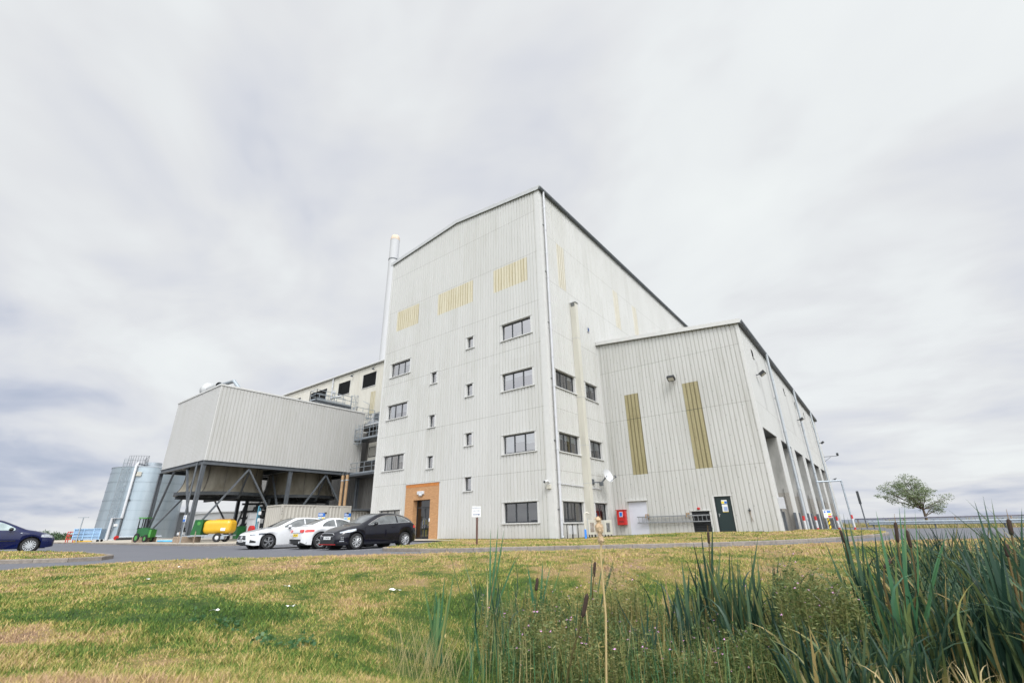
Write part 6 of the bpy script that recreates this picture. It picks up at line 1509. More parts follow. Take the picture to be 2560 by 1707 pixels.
mb.bar((-15.4, 25.2, .8), (-15.4, 25.8, .8), .03); mb.bar((-15.0, 25.2, .8), (-15.0, 25.8, .8), .03); mb.build('stand', m_black, o)
o = thing('vent_pipe', 'beige hooked vent pipe rising from a bright blue sleeve in the grass', 'pipe', (-14.6, 25.3, 0))
x_, y_ = -14.25, 25.35
mb = MB(); mb.tube([(x_, y_, .48), (x_, y_, 1.30), (x_+.03, y_+.04, 1.38), (x_+.12, y_+.12, 1.41), (x_+.20, y_+.2, 1.36)], .05, 10); mb.build('pipe', m_duct, o, smooth=True); mb = MB(); mb.tube([(x_, y_, -.05), (x_, y_, .50)], .065, 12); mb.build('sleeve', simple('bright_blue', (.03, .22, .75), .4), o, smooth=True); mb = MB(); mb.tube([(x_+.2, y_, 0), (x_+.2, y_, 1.1)], .014, 6); mb.build('rod', m_steel, o)
# hose cabinet, ladder, bell
o = thing('fire_hose_cabinet', 'red fire hose cabinet with a blue notice on the wall left of the pale door', 'cabinet', (-15.15, YA-.3, .65))
mb = MB(); mb.box(-15.50, YA-.32, .68, -14.84, YA-.04, 1.66); b_ = mb.build('cabinet', m_red, o, bevel=.02); mb = MB(); mb.box(-15.56, YA-.345, 1.662, -14.80, YA-.04, 1.70); mb.build('lid', m_red, b_)
mb = MB(); mb.box(-15.30, YA-.334, 1.22, -15.04, YA-.322, 1.56); q = mb.build('notice', m_sign, b_); mb = MB(); mb.box(-15.27, YA-.338, 1.26, -15.07, YA-.335, 1.53); mb.build('printed_field', m_signblue, q)
mb = MB(); mb.box(-15.35, YA-.334, .86, -15.0, YA-.322, .98); mb.box(-15.0, YA-.334, 1.15, -14.92, YA-.322, 1.28); mb.build('vent', simple('dark_red', (.22, .015, .015), .5), b_)
o = thing('wall_ladder', 'long aluminium ladder hung level along the hall wall between the two doors', 'ladder', (-11.6, YA-.25, .9))
mb = MB()
for yy in (YA-.22, YA-.13):
    e0 = -14.02 if yy < YA-.2 else -13.75
    for z in (.80, 1.17): mb.bar((e0, yy, z), (-9.13, yy, z+.02), .03, .065, up=(0, 0, 1))
m_lad = simple('ladder_alloy', (.20, .21, .225), .5); mb.build('rail', m_lad, o); mb = MB(); x = -13.9
while x < -9.2: mb.tube([(x, YA-.22, .80), (x, YA-.22, 1.17)], .016, 6); x += .27
mb.build('rung', m_lad, o)
mb = MB()
for x in (-13.35, -10.55): mb.bar((x, YA-.01, 1.32), (x, YA-.28, 1.32), .05); mb.bar((x, YA-.28, 1.1), (x, YA-.28, 1.34), .04); mb.bar((x+.08, YA-.01, 1.0), (x+.08, YA-.02, 1.36), .05)
mb.build('hook', m_brown, o)
o = thing('alarm_bell', 'small red alarm box above the black louvre', 'alarm', (-9.78, YA, 1.5)); mb = MB(); mb.box(-9.86, YA-.10, 1.52, -9.70, YA-.001, 1.66); mb.build('housing', m_red, o, bevel=.01); mb = MB(); mb.sphere((-9.78, YA-.11, 1.59), .045, 10, 6); mb.build('dome', m_red, o)
o = thing('cable_hook', 'dark hook with hanging cables on the hall wall right of the green door', 'hook', (-6.74, YA, 1.1))
mb = MB(); mb.tube([(-6.74, YA-.05, 1.5), (-6.74, YA-.05, 1.3)], .03, 6); mb.bar((-6.82, YA-.05, 1.38), (-6.66, YA-.05, 1.38), .04); mb.build('hook', m_dsteel, o); mb = MB(); mb.tube([(-6.78, YA-.04, 1.35), (-6.70, YA-.04, .95), (-6.62, YA-.04, .72)], .012, 5); mb.tube([(-6.70, YA-.04, 1.35), (-6.72, YA-.04, .95), (-6.74, YA-.04, .72)], .012, 5); mb.build('cable', m_stain, o)
o = thing('switch_cabinet', 'pale grey switch cabinet on the hall corner beside the first bay', 'cabinet', (XA, 32.85, 1.5)); mb = MB(); mb.box(XA+.015, 32.66, 1.40, XA+.30, 33.08, 2.06); mb.build('cabinet', m_trimg if False else m_pipe, o, bevel=.01); mb = MB(); mb.box(XA+.04, 32.72, .2, XA+.09, 32.78, 1.398); mb.build('conduit', m_gsteel, o)
# wall socket + shingle debris
o = thing('wall_drain', 'low dark drain slot at the foot of the hall wall right of the green door', 'drain', (-6.9, YA, .15)); mb = MB(); mb.box(-7.35, YA-.05, .12, -6.15, YA-.001, .19); mb.build('slot', m_black, o); mb = MB(); mb.box(-6.95, YA-.08, .15, -6.8, YA-.051, .22); mb.build('cap', m_trimg, o)
# car park sign
o = thing('car_park_sign', 'white sign reading OVERFLOW CAR PARK with an arrow on a brown post in the verge', 'sign', (-15.1, 16.85, .04))
sx_, sy_s = -15.1, 16.85; yw = radians(38)
mb = MB(); mb.bar((sx_, sy_s, -.05), (sx_, sy_s, 1.16), .06); mb.build('post', simple('brown_post', (.10, .045, .035), .7), o)
bd = MB(); bd.box(-.205, -.008, -.23, .205, .008, .23); sb2 = bd.build('board', m_sign, o, off=(0, 0, 0)); sb2.location = (-.01, -.04, 1.37); sb2.rotation_euler = (0, 0, yw)
text_mesh('OVERFLOW', .074, 'lettering', m_ink, sb2, (0, -.010, .155), pi/2, 0); text_mesh('CAR PARK', .074, 'lettering', m_ink, sb2, (0, -.010, .03), pi/2, 0)
ar = MB(); ar.box(-.16, -.0125, -.145, .11, -.0095, -.115); ar.ext([(.10, -.0125, -.175), (.17, -.0125, -.13), (.10, -.0125, -.085)], (0, .003, 0)); ar.build('arrow', m_ink, sb2, off=(0, 0, 0))

# ------------------------------------------------------------------ yard right of the hall
def bollard(lbl, x, y, z0, h=.98, r=.082):
    o = thing('safety_bollard', lbl, 'bollard', (x, y, z0), 0, 'red and white bollards along the loading bays')
    mb = MB(); mb.tube([(x, y, z0-.1), (x, y, z0+h-.30)], r, 14, True); mb.tube([(x, y, z0+.0), (x, y, z0+.0)], r) if False else None; mb.build('shaft', m_white, o, smooth=True)
    mb = MB(); mb.tube([(x, y, z0+h-.299), (x, y, z0+h)], r*1.02, 14); mb.build('red_band', m_red, o, smooth=True); mb = MB(); mb.tube([(x, y, z0-.08), (x, y, z0+.12)], r*1.04, 14); mb.build('red_foot', m_red, o, smooth=True)
bollard('red-topped white bollard nearest, between the first and second loading bays', -4.75, 39.0, .05)
bollard('red-topped white bollard second along, between the second and third loading bays', -4.75, 45.7, .05)
bollard('red-topped white bollard standing just right of the yellow-striped sign post', -3.65, 50.0, .0)
bollard('red-topped white bollard at the foot of the tall hooked barrier post', -2.6, 50.8, .0, 1.1)
o = thing('hazard_sign', 'blue, yellow and red site safety sign on a yellow and black striped post', 'sign', (-4.3, 49.5, 0))
mb = MB(); mb.tube([(-4.25, 49.6, -.05), (-4.25, 49.6, .95)], .085, 12); pz = newmat('hazard_stripes'); P_ = obj_co(); s3 = N('ShaderNodeSeparateXYZ'); LK(P_, s3.inputs[0]); LK(MIX(M('LESS_THAN', M('FRACT', M('MULTIPLY', M('ADD', s3.outputs[2], M('MULTIPLY', s3.outputs[0], -1.2)), 3.0)), .38), (.80, .55, .02), (.02, .02, .02)), pz[1].inputs['Base Color']); pz[1].inputs['Roughness'].default_value = .45
mb.build('post', pz[0], o, smooth=True)
bd = MB(); bd.box(-.32, -.01, -.34, .32, .01, .34); sb3 = bd.build('board', m_sign, o, off=(0, 0, 0)); sb3.location = (.12, -.05, 1.24); sb3.rotation_euler = (0, 0, radians(30))
for nm, m_, q in (('blue_field', m_signblue, (-.02, .27, .07, .22)), ('yellow_field', m_signyel, (.02, .27, -.13, .02)), ('red_field', m_red, (0.0, .28, -.30, -.17)), ('header', m_pipeg, (-.25, .27, .25, .31))):
    f = MB(); f.box(q[0], -.014, q[2], q[1], -.0105, q[3]); f.build(nm, m_, sb3, off=(0, 0, 0))
f = MB(); f.lathe((-.19, -.012, .14), [(0, 0), (.07, 0)], 16, axis='y'); f.build('blue_disc', m_signblue, sb3, off=(0, 0, 0)); f = MB(); f.ext([(-.24, -.013, -.10), (-.14, -.013, -.10), (-.19, -.013, 0)], (0, .003, 0)); f.build('warning_triangle', m_signyel, sb3, off=(0, 0, 0))
o = thing('barrier_post', 'tall slim grey post with a hooked arm and a bird perched on it', 'post', (-2.65, 50.8, 0))
mb = MB(); mb.tube([(-2.65, 50.8, 0), (-2.65, 50.8, 3.95)], .07, 8); mb.tube([(-2.65, 50.8, 3.92), (-4.4, 49.5, 3.86)], .065, 8); mb.build('post', m_steel, o)
o = thing('perched_bird', 'tiny dark bird perched on the hooked barrier arm', 'bird', (-3.05, 50.5, 3.98)); mb = MB(); mb.sphere((-3.05, 50.5, 4.06), .07, 10, 6, (1.5, 1, .8)); mb.sphere((-2.95, 50.57, 4.12), .04, 8, 5); mb.bar((-3.1, 50.46, 4.04), (-3.25, 50.36, 4.02), .03); mb.build('body', m_dsteel, o, smooth=True); mb = MB(); mb.bar((-3.05, 50.5, 3.96), (-3.05, 50.5, 4.02), .012); mb.build('leg', m_dsteel, o)
o = thing('height_gauge_post', 'shorter dark post with a thick top sleeve right of the hooked post', 'post', (-1.75, 51.2, 0)); mb = MB(); mb.tube([(-1.75, 51.2, 0), (-1.75, 51.2, 2.0)], .05, 8); mb.build('post', m_gsteel, o); mb = MB(); mb.box(-1.84, 51.1, 1.95, -1.66, 51.3, 3.0); mb.build('sleeve', m_dsteel, o)
# guard rail
o = thing('guard_rail', 'double galvanised crash barrier along the far side of the yard road', 'barrier', (3, 52.2, -.05))
A_ = Vector((-1.6, 52.0, -.05)); B_ = Vector((46, 51.6, -.10)); dv = (B_-A_); Lr = dv.length; dv.normalize(); nv = Vector((dv.y, -dv.x, 0))
mb = MB()
def wrail(mb, a, b, z):
    prof = [(0, .15), (.045, .11), (.0, .04), (.0, -.04), (.045, -.11), (0, -.15)]; prof = [(0.0, .155), (.07, .10), (.07, .06), (.0, .02), (.0, -.02), (.07, -.06), (.07, -.10), (0, -.155)]
    mb.grid([[Vector(p)+nv*q[0]+Vector((0, 0, z+q[1])) for q in prof] for p in (a, b)])
s_ = 0; k = 0
while s_ < Lr:
    a = A_+dv*s_; b_ = A_+dv*min(s_+4.05, Lr); wrail(mb, a+nv*(.004 if k % 2 else 0), b_+nv*(.004 if k % 2 else 0), .46); s_ += 4.0; k += 1
mb.build('beam', m_steel, o, smooth=True)
s_ = .3
while s_ < Lr: mb = MB(); a = A_+dv*s_-nv*.12; mb.box(a.x-.05, a.y-.06, -.2, a.x+.05, a.y+.06, .62); mb.build('post', m_gsteel, o); s_ += 4.0
o = thing('pipe_fence', 'dark single-rail pipe fence behind the crash barrier', 'fence', (4, 54.5, -.2))
mb = MB(); mb.tube([(-2.6, 54.2, .76), (8, 54.4, .80), (22, 54.8, .82)], .055, 8); mb.build('rail', simple('fence_rail', (.13, .13, .17), .6), o)
for x in (-2.4, .9, 4.2, 7.5, 10.8, 14.1, 17.4, 20.7): mb = MB(); mb.tube([(x, 54.35, -.3), (x, 54.35, .76)], .05, 6); mb.build('post', m_stain, o)

# ------------------------------------------------------------------ trees
def leafcloud(centres, n, size, mat, name, parent, seed, stretch=(1, 1, 1), wind=None):
    g = np.random.default_rng(seed); C_ = np.array([c[:3] for c in centres]); Rr_ = np.array([c[3] for c in centres]); idx = g.choice(len(C_), n, p=Rr_**2/np.sum(Rr_**2))
    v = g.standard_normal((n, 3)); v /= np.linalg.norm(v, axis=1)[:, None]; rad = Rr_[idx][:, None]*g.random((n, 1))**.45; P = C_[idx]+v*rad*np.array(stretch)
    d = g.standard_normal((n, 3)); 
    if wind is not None: d = d*.45+np.array(wind)
    d /= np.linalg.norm(d, axis=1)[:, None]; e = np.cross(d, g.standard_normal((n, 3))); e /= np.linalg.norm(e, axis=1)[:, None]
    L = size*g.uniform(.6, 1.4, (n, 1)); w = L*.18
    Vv = np.stack([P, P+d*L*.5+e*w, P+d*L, P+d*L*.5-e*w], 1)-np.array(OFF)
    o = arrays_mesh(name, Vv.reshape(-1, 3), np.arange(n*4).reshape(-1, 4), mat, {'rnd': np.repeat(g.random(n), 4)}); o.parent = parent; return o
TX, TY, TZ = 3.25, 74.2, -.35
tr = thing('windswept_tree', 'lone windswept tree with a flat leaning crown beyond the guard rail', 'tree', (TX, TY, TZ))
mb = MB(); brs = []; cents = []
Lw = Vector((-cy_, -sy_, 0)); Rw = -Lw
trunk = [Vector((TX, TY, TZ)), Vector((TX, TY, TZ+1.3)), Vector((TX, TY, TZ+2.0))]
mb.tube([p for p in trunk], [.16, .13, .10], 8)
spec = [(-3.0, 3.9), (-3.2, 4.4), (-2.5, 3.7), (-2.5, 4.5), (-2.0, 4.9), (-1.5, 4.5), (-1.3, 5.1), (-.8, 4.7), (-.6, 5.6), (-.3, 4.9), (.0, 5.3), (.4, 4.8), (.9, 4.6), (1.0, 4.0), (1.6, 4.1), (1.7, 3.5), (2.1, 3.2), (2.3, 2.5), (2.1, 1.9), (1.5, 2.3), (-1.8, 3.9), (-1.6, 3.3), (-1.7, 2.5), (-1.1, 3.8), (-.6, 3.7), (.2, 4.0), (.9, 3.3), (.3, 3.3), (-.4, 3.0), (-2.2, 3.2), (-.9, 2.6)]
g_ = random.Random(5)
for (a, z) in spec:
    dpt = g_.uniform(-1.3, 1.3); tip = Vector((TX, TY, TZ))+Rw*a+Vector((-sy_, cy_, 0))*dpt+Vector((0, 0, z)); st_ = trunk[2] if z > 2.4 else trunk[1]
    mid = st_.lerp(tip, .5)+Vector((0, 0, .15+.1*abs(a)*-.5)); mb.tube([st_, mid, tip], [.06, .035, .012], 6)
    for _ in range(3):
        t2 = tip+Vector((g_.uniform(-.5, .5), g_.uniform(-.5, .5), g_.uniform(-.2, .35)))+Lw*.3; mb.tube([mid, t2], [.02, .006], 4)
    cents.append((tip.x, tip.y, tip.z, g_.uniform(.5, .85)))
    for _ in range(4): t3 = tip.lerp(mid, .3)+Vector((g_.uniform(-.9, .9), g_.uniform(-.9, .9), g_.uniform(-.35, .45)))+Lw*g_.uniform(-.2, .7); cents.append((t3.x, t3.y, t3.z, g_.uniform(.16, .38)))
mb.build('trunk', m_bole, tr, smooth=True)
leafcloud([c for c in cents], 9000, .16, m_tree, 'crown', tr, 3, (1.1, 1.1, .62), wind=(Lw.x*.9, Lw.y*.9, .35))
o = thing('background_bush', 'low dark bush on the field edge beyond the blue car', 'bush', (-112, 17.5, -.5))
mb = MB(); cs = []
for k in range(9):
    a = -3+k*.75; p = Vector((-112, 17.5, -.3))+Rw*a*1.0; cs.append((p.x, p.y, .35+.55*sin(1+k*1.7)**2*(.4 if k > 5 else 1), .75)); mb.tube([(p.x, p.y, -.6), (p.x, p.y, .6)], [.06, .02], 5)
mb.build('stem', m_bole, o); leafcloud(cs, 2600, .28, m_bush, 'foliage', o, 9)
o = thing('background_hedge', 'far thin hedge line on the left horizon behind the red rack', 'hedge', (-150, 30, -.5))
mb = MB(); cs = []
for k in range(14):
    p = Vector((-142, 26, -.6))+Rw*(k*1.5-4); cs.append((p.x, p.y, .55+.2*sin(k*2.1), .8)); mb.tube([(p.x, p.y, -.8), (p.x, p.y, .6)], .05, 4)
mb.build('stem', m_bole, o); leafcloud(cs, 1800, .4, m_bush, 'foliage', o, 10)
world()
# ------------------------------------------------------------------ waterside plants
def at_rd(r, d): x, y = rd(r, d); return Vector((x, y))
def ground_z(x, y): return float(zground(np.array([x]), np.array([y]))[0])
class Strips:
    """leaf ribbons with a random value per leaf for the material"""
    def __init__(s): s.V = []; s.F = []; s.R = []
    def leaf(s, base, tip, w, bow=.12, seg=7, face=None, droop=None, rnd=None, g=random):
        b = Vector(base); t = Vector(tip); ax = t-b; L = ax.length
        side = Vector((g.uniform(-1, 1), g.uniform(-1, 1), .0)) if face is None else Vector(face); side = (side-ax.normalized()*side.dot(ax.normalized())).normalized()
        bend = ax.cross(side).normalized()*g.uniform(-bow, bow)*L
        n0 = len(s.V); rv = g.random() if rnd is None else rnd
        pts = []
        for i in range(seg+1):
            u = i/seg; p = b+ax*u+bend*sin(pi*u)*.8+Vector((0, 0, 0))
            if droop and u > droop[0]: q = (u-droop[0])/(1-droop[0]); p = p+Vector(droop[1])*q*q
            pts.append(p)
        for i, p in enumerate(pts):
            u = i/seg; ww = w*(.75+.5*u if u < .45 else (.975*(1-((u-.45)/.55)**1.7)+.02))/2; tw = side
            s.V += [p-tw*ww, p+tw*ww]; s.R += [rv, rv]
            if i: a = n0+2*(i-1); s.F.append((a, a+1, a+3, a+2))
    def tube(s, pts, r0, r1, n=5, rnd=.5):
        pts = [Vector(p) for p in pts]; base = len(s.V); prev = None
        for i, p in enumerate(pts):
            d = (pts[min(i+1, len(pts)-1)]-pts[max(i-1, 0)]).normalized(); x = d.cross(Vector((1, .3, 0))).normalized() if prev is None else (prev-d*prev.dot(d)).normalized(); prev = x; y = d.cross(x); r = r0+(r1-r0)*i/(len(pts)-1)
            for k in range(n): a = 2*pi*k/n; s.V.append(p+(x*cos(a)+y*sin(a))*r); s.R.append(rnd)
            if i:
                for k in range(n): a = base+(i-1)*n+k; b = base+(i-1)*n+(k+1) % n; s.F.append((a, b, b+n, a+n))
    def build(s, name, mat, parent=None, off=None):
        o_ = OFF if off is None else off
        V = np.array([tuple(v) for v in s.V])-np.array(tuple(o_)); F = np.array(s.F)
        o = arrays_mesh(name, V, F, mat, {'rnd': np.array(s.R)}, smooth=True)
        if parent is not None: o.parent = parent
        return o
def P3(r, z, d, k=1.6):
    """a point given at lateral r, height z, depth d, pushed k times further along the slope"""
    q = at_rd(r*k, d*k); return Vector((q.x, q.y, EYE+(z-EYE)*k))
def cattail(label, head, stem, d, leaves, k=1.6, fluffy=False, leafw=.032, lm=None, extra=0, cat='cattail', seed=1, spike=.12, hr=.022):
    """head: (top, bottom) in (r, z); stem: points from head bottom down; leaves: tips; base = last stem point, run down to the ground"""
    g = random.Random(seed); pts = [P3(r, z, d, k) for r, z in stem]
    base = pts[-1].copy(); gz = ground_z(base.x, base.y)
    if base.z > gz+.02:
        pts.append(Vector((base.x+g.uniform(-.03, .03), base.y+g.uniform(-.03, .03), gz-.02)))
    base = pts[-1]
    o = thing('cattail', label, cat, tuple(base), 0, 'cattails along the ditch')
    S_ = Strips(); 
    if head:
        top, bot = P3(*head[0], d, k), P3(*head[1], d, k)
        S_.tube([bot]+pts, .008, .014, 6, rnd=g.uniform(.1, .9)); 
        if not fluffy: S_.tube([top, top+(top-bot).normalized()*spike], .004, .0015, 4, rnd=.8)
        S_.build('stem', m_dead if fluffy else m_stem, o)
        mb = MB(); ax = top-bot; n = 16 if fluffy else 8; rs = []; cp = []
        for i in range(n+1):
            u = i/n; e = min(1, sin(pi*min(max(u, .02), .98))*3.2)
            r_ = hr*k*.72*e
            if fluffy: r_ = .036*(.35+.65*abs(sin(u*7.3+.6)))*(.6+.6*u if u < .7 else 1.25-.4*u)*e*1.25
            rs.append(max(r_, .003)); cp.append(bot+ax*u+(Vector((g.uniform(-1, 1), g.uniform(-1, 1), 0))*.006 if fluffy else Vector((0, 0, 0))))
        mb.tube(cp, rs, 12)
        if fluffy:
            for i in range(260):
                u = g.random(); p = bot+ax*u; a = g.uniform(0, 6.28); rr = rs[int(u*n)]; q = p+Vector((cos(a), sin(a), g.uniform(-.5, .5)))*rr; mb.bar(q, q+Vector((cos(a)*.012, sin(a)*.012, -.018)), .002)
        mb.build('seed_head', m_fluff if fluffy else m_seed, o, smooth=True)
    elif len(pts) > 1 and stem:
        S_.tube(pts, .006, .012, 6, rnd=.6); S_.build('stem', m_stem, o)
    if leaves:
        Lf_ = Strips()
        for q in leaves:
            tip = P3(q[0], q[1], d, k); b = base+Vector((g.uniform(-.05, .05), g.uniform(-.05, .05), 0)); Lf_.leaf(b, tip, leafw*k*.72*g.uniform(.8, 1.2), .05, 8, face=(cy_+g.uniform(-.6, .6), sy_+g.uniform(-.6, .6), 0), rnd=g.uniform(.1, .8), g=g, droop=(q[2] if len(q) > 2 else None))
        for i in range(extra):
            h_ = (P3(*leaves[0][:2], d, k)-base).length*g.uniform(.45, .9); a = g.uniform(0, 6.28); l = g.uniform(.05, .35)*h_; b = base+Vector((g.uniform(-.09, .09), g.uniform(-.09, .09), 0)); Lf_.leaf(b, b+Vector((cos(a)*l, sin(a)*l, h_)), leafw*k*.7, .10, 7, rnd=g.uniform(0, .85), g=g)
        Lf_.build('leaves', lm or m_reed, o)
    return o
cattail('bare cattail leaning right with one long dark head, low in mid ditch', ((.53, .26), (.48, .10)), [(.39, -.12), (.34, -.28)], 3.9, [], seed=2, spike=.02, k=1.45)
cattail('dead straw-coloured cattail with a fluffy bursting head, tallest stem in the middle', ((.57, .79), (.58, .61)), [(.57, .57), (.57, .19), (.54, -.15)], 3.4, [], fluffy=True, seed=3)
cattail('cattail with three fanned leaves right behind the dead fluffy stem', ((.87, .36), (.84, .20)), [(.82, .10), (.80, -.12)], 5.6, [(.85, .48), (1.0, .50), (1.09, .41), (1.08, .36)], k=1.5, seed=4, leafw=.026)
cattail('thin cattail with small dark head left of the leaning bare stem', ((.21, .25), (.19, .13)), [(.18, -.28)], 5.2, [(.11, .38), (.27, .41), (.46, .36), (.36, .40), (.33, .30), (.30, .1)], seed=5, lm=m_reedy, extra=6)
cattail('upright pale green leaf clump standing alone at the left end of the reeds', None, [], 3.9, [(-.71, .35), (-.59, .34, (.78, (-.0, 0, 0))), (-.55, .40), (-.48, .43), (-.50, .25), (-.62, .22), (-.66, .15)], seed=6, lm=m_reedy, extra=12, leafw=.024) if False else None
def clump(label, base, d, tips, k=1.6, seed=1, lm=None, extra=8, leafw=.040, heads=(), spread=.12):
    g = random.Random(seed); b0 = P3(base[0], base[1], d, k); gz = ground_z(b0.x, b0.y); b0.z = gz
    o = thing('reed_clump', label, 'reeds', tuple(b0), 0, 'clumps of reed leaves in the ditch'); L_ = Strips(); H = 0
    for q in tips:
        tip = P3(q[0], q[1], d, k); H = max(H, tip.z-gz); b = b0+Vector((g.uniform(-.07, .07), g.uniform(-.07, .07), 0)); L_.leaf(b, tip, leafw*k*.72*g.uniform(.85, 1.25), .05, 9, face=(cy_+g.uniform(-.25, .25), sy_+g.uniform(-.25, .25), 0), rnd=g.uniform(.15, .8), g=g, droop=q[2] if len(q) > 2 else None)
    for i in range(extra):
        h_ = H*g.uniform(.35, .88); a = g.uniform(0, 6.28); l = g.uniform(.05, .30)*h_; b = b0+Vector((g.uniform(-spread, spread), g.uniform(-spread, spread), 0)); dr = (.6, (cos(a)*.2*h_, sin(a)*.2*h_, -.15*h_)) if g.random() < .25 else None
        L_.leaf(b, b+Vector((cos(a)*l, sin(a)*l, h_)), leafw*k*.7*g.uniform(.7, 1.1), .10, 8, rnd=g.uniform(0, .95), g=g, droop=dr)
    L_.build('leaves', lm or m_reed, o)
    for (hd, st) in heads:
        top, bot = P3(*hd[0], d, k), P3(*hd[1], d, k); pts = [P3(a, b, d, k) for a, b in st]+[b0+Vector((g.uniform(-.03, .03), g.uniform(-.03, .03), 0))]
        S_ = Strips(); S_.tube([bot]+pts, .009, .017, 6, rnd=g.uniform(.1, .6)); S_.tube([top, top+(top-bot).normalized()*.1], .004, .0015, 4, rnd=.8); S_.build('stem', m_stem, o)
        mb = MB(); ax = top-bot; mb.tube([bot+ax*u for u in (0, .04, .12, .5, .88, .96, 1)], [.007, .015, .0195, .0205, .0195, .015, .005], 12); mb.build('seed_head', m_seed, o, smooth=True)
    return o
clump('pale green leaf clump with one yellowed bent blade, leftmost of the reeds', (-.61, -.17), 3.9, [(-.71, .35), (-.585, .36, (.80, (.06, .04, -.14))), (-.55, .40), (-.48, .43), (-.50, .25), (-.62, .24), (-.64, .10)], seed=6, lm=m_reedy, extra=9, leafw=.026)
clump('tall narrow group of four leaves with yellow tips in front of the car park sign', (-.27, .0), 5.6, [(-.29, .72), (-.20, .76), (-.13, .72), (.02, .48, (.7, (.03, .02, -.02))), (-.25, .40)], k=1.5, seed=7, lm=m_reedy, extra=4, leafw=.026)
clump('blue-green leaf clump with one dark head, left of the big drooping clump', (1.85, -.07), 5.0, [(1.87, .68), (2.0, .73), (2.05, .55), (2.05, .34), (1.80, .40)], seed=8, extra=30, spread=.2, heads=[(((1.94, .65), (1.93, .54)), [(1.90, .3)])])
clump('dense blue-green leaf clump left of the tallest drooping leaves', (1.89, -.2), 4.6, [(1.96, .46), (2.24, .61), (2.18, .29), (1.9, .35)], seed=9, extra=36, spread=.22)
clump('wide arching blue-green clump whose leaves all sweep to the right', (2.01, -.22), 4.4, [(2.39, .52, (.6, (.05, .04, -.04))), (2.58, .44, (.6, (.08, .06, -.08))), (2.29, .47), (2.22, .40), (2.1, .45), (2.45, .40, (.5, (.1, .08, -.1)))], seed=10, extra=70, spread=.34)
clump('tall clump with two crossed dark heads in front of the hall end', (3.01, .05), 4.6, [(3.03, .78), (3.08, .79), (3.11, .76), (3.22, .70), (2.84, .56), (3.0, .62), (3.16, .6)], seed=11, extra=26, spread=.2, heads=[(((3.01, .65), (3.02, .54)), [(3.02, .3)]), (((3.03, .57), (3.04, .43)), [(3.03, .2)])])
clump('tallest clump with two upright dark heads in front of the guard rail', (2.81, -.3), 4.0, [(2.95, .80), (3.15, .83), (3.2, .84), (3.27, .80), (3.40, .59, (.7, (.04, .03, -.02))), (3.49, .67), (3.05, .6)], seed=12, extra=14, lm=m_reedy, heads=[(((3.15, .65), (3.14, .52)), [(3.10, .25), (2.9, -.1)]), (((3.08, .71), (3.05, .56)), [(2.99, .26), (2.93, -.11)]), (((2.95, .43), (2.88, .38)), [(2.84, .25)])])
clump('rightmost tall clump with dark heads at the picture edge', (3.0, -.1), 3.3, [(3.12, .84), (3.19, .87), (3.24, .85), (3.42, .79), (3.05, .68), (3.3, .62), (3.45, .7)], seed=13, extra=30, heads=[(((3.30, .72), (3.28, .62)), [(3.2, .3)]), (((3.22, .57), (3.20, .49)), [(3.15, .2)])])
clump('small blue-green tuft low between the pink flowers', (1.0, -.2), 4.2, [(1.05, .15), (1.12, .08), (.98, .1)], seed=14, extra=20, spread=.2, leafw=.026)
clump('loose blue-green tuft beside the brown bare spike', (1.45, -.15), 4.6, [(1.42, .30), (1.50, .42), (1.56, .35), (1.40, .2)], seed=15, extra=26, spread=.22)
o_b = P3(2.65, -.15, 3.2); o = thing('bent_reed', 'yellowing reed stem arching over to the left in the dense bed', 'reeds', (o_b.x, o_b.y, ground_z(o_b.x, o_b.y)))
S_ = Strips(); S_.leaf(P3(2.65, -.2, 3.2), P3(2.66, .40, 3.2), .03, .0, 9, face=(cy_, sy_, 0), rnd=.93, droop=(.55, tuple(P3(2.86, .40, 3.2)-P3(2.66, .42, 3.2)))); S_.build('leaf', m_reedy, o)
for i, (r_, d_, lb) in enumerate(((1.36, 4.7, 'brown bare weed spike standing left of the blue-green reeds'), (2.30, 4.0, 'pale dry twiggy stalk branching in front of the arching clump'))):
    b_ = P3(r_, -.2, d_); gz = ground_z(b_.x, b_.y); o = thing('dry_stalk', lb, 'dead plant', (b_.x, b_.y, gz)); mb = MB(); T_ = P3(r_+(.0 if i == 0 else .12), .30 if i == 0 else .22, d_)
    base = Vector((b_.x, b_.y, gz)); mb.tube([base, base.lerp(T_, .5), T_], [.012, .009, .003], 6); gg = random.Random(i)
    for q in range(16):
        u = gg.uniform(.25, .95); p = base.lerp(T_, u); e = p+Vector((gg.uniform(-.2, .2), gg.uniform(-.2, .2), gg.uniform(.05, .3)))*(1 if i else .12); mb.tube([p, e], [.005, .002], 4)
    mb.build('stem', m_brown if i == 0 else m_dead_s if 'm_dead_s' in globals() else m_duct, o)
# dense bed on the right: nobody could count these
g = random.Random(21); S_ = Strips()
def bed(S_, n, rr, dd, hh, w=.024, rn=(0, .95), g=g):
    for i in range(n):
        d_ = g.uniform(*dd); r_ = g.uniform(rr[0]*d_, rr[1]*d_); q = at_rd(r_, d_); gz = ground_z(q.x, q.y); h_ = g.uniform(*hh); a = g.uniform(0, 6.28); l = g.uniform(.05, .55)*h_
        b = Vector((q.x, q.y, gz)); dr = None
        if g.random() < .3: dr = (.55, (cos(a)*.3*h_, sin(a)*.3*h_, -g.uniform(.1, .3)*h_))
        S_.leaf(b, b+Vector((cos(a)*l, sin(a)*l, h_)), w*g.uniform(.6, 1.25), .15, 7, rnd=g.uniform(*rn)**1.0, g=g, droop=dr)
bed(S_, 3900, (.73, 1.38), (6.3, 9.8), (.65, 1.30), .032); bed(S_, 1100, (.98, 1.38), (4.3, 6.4), (.5, 1.05), .028); bed(S_, 560, (1.0, 1.35), (4.6, 8.5), (1.0, 1.75), .030); bed(S_, 800, (.50, .76), (5.2, 7.6), (.35, .85), .030)
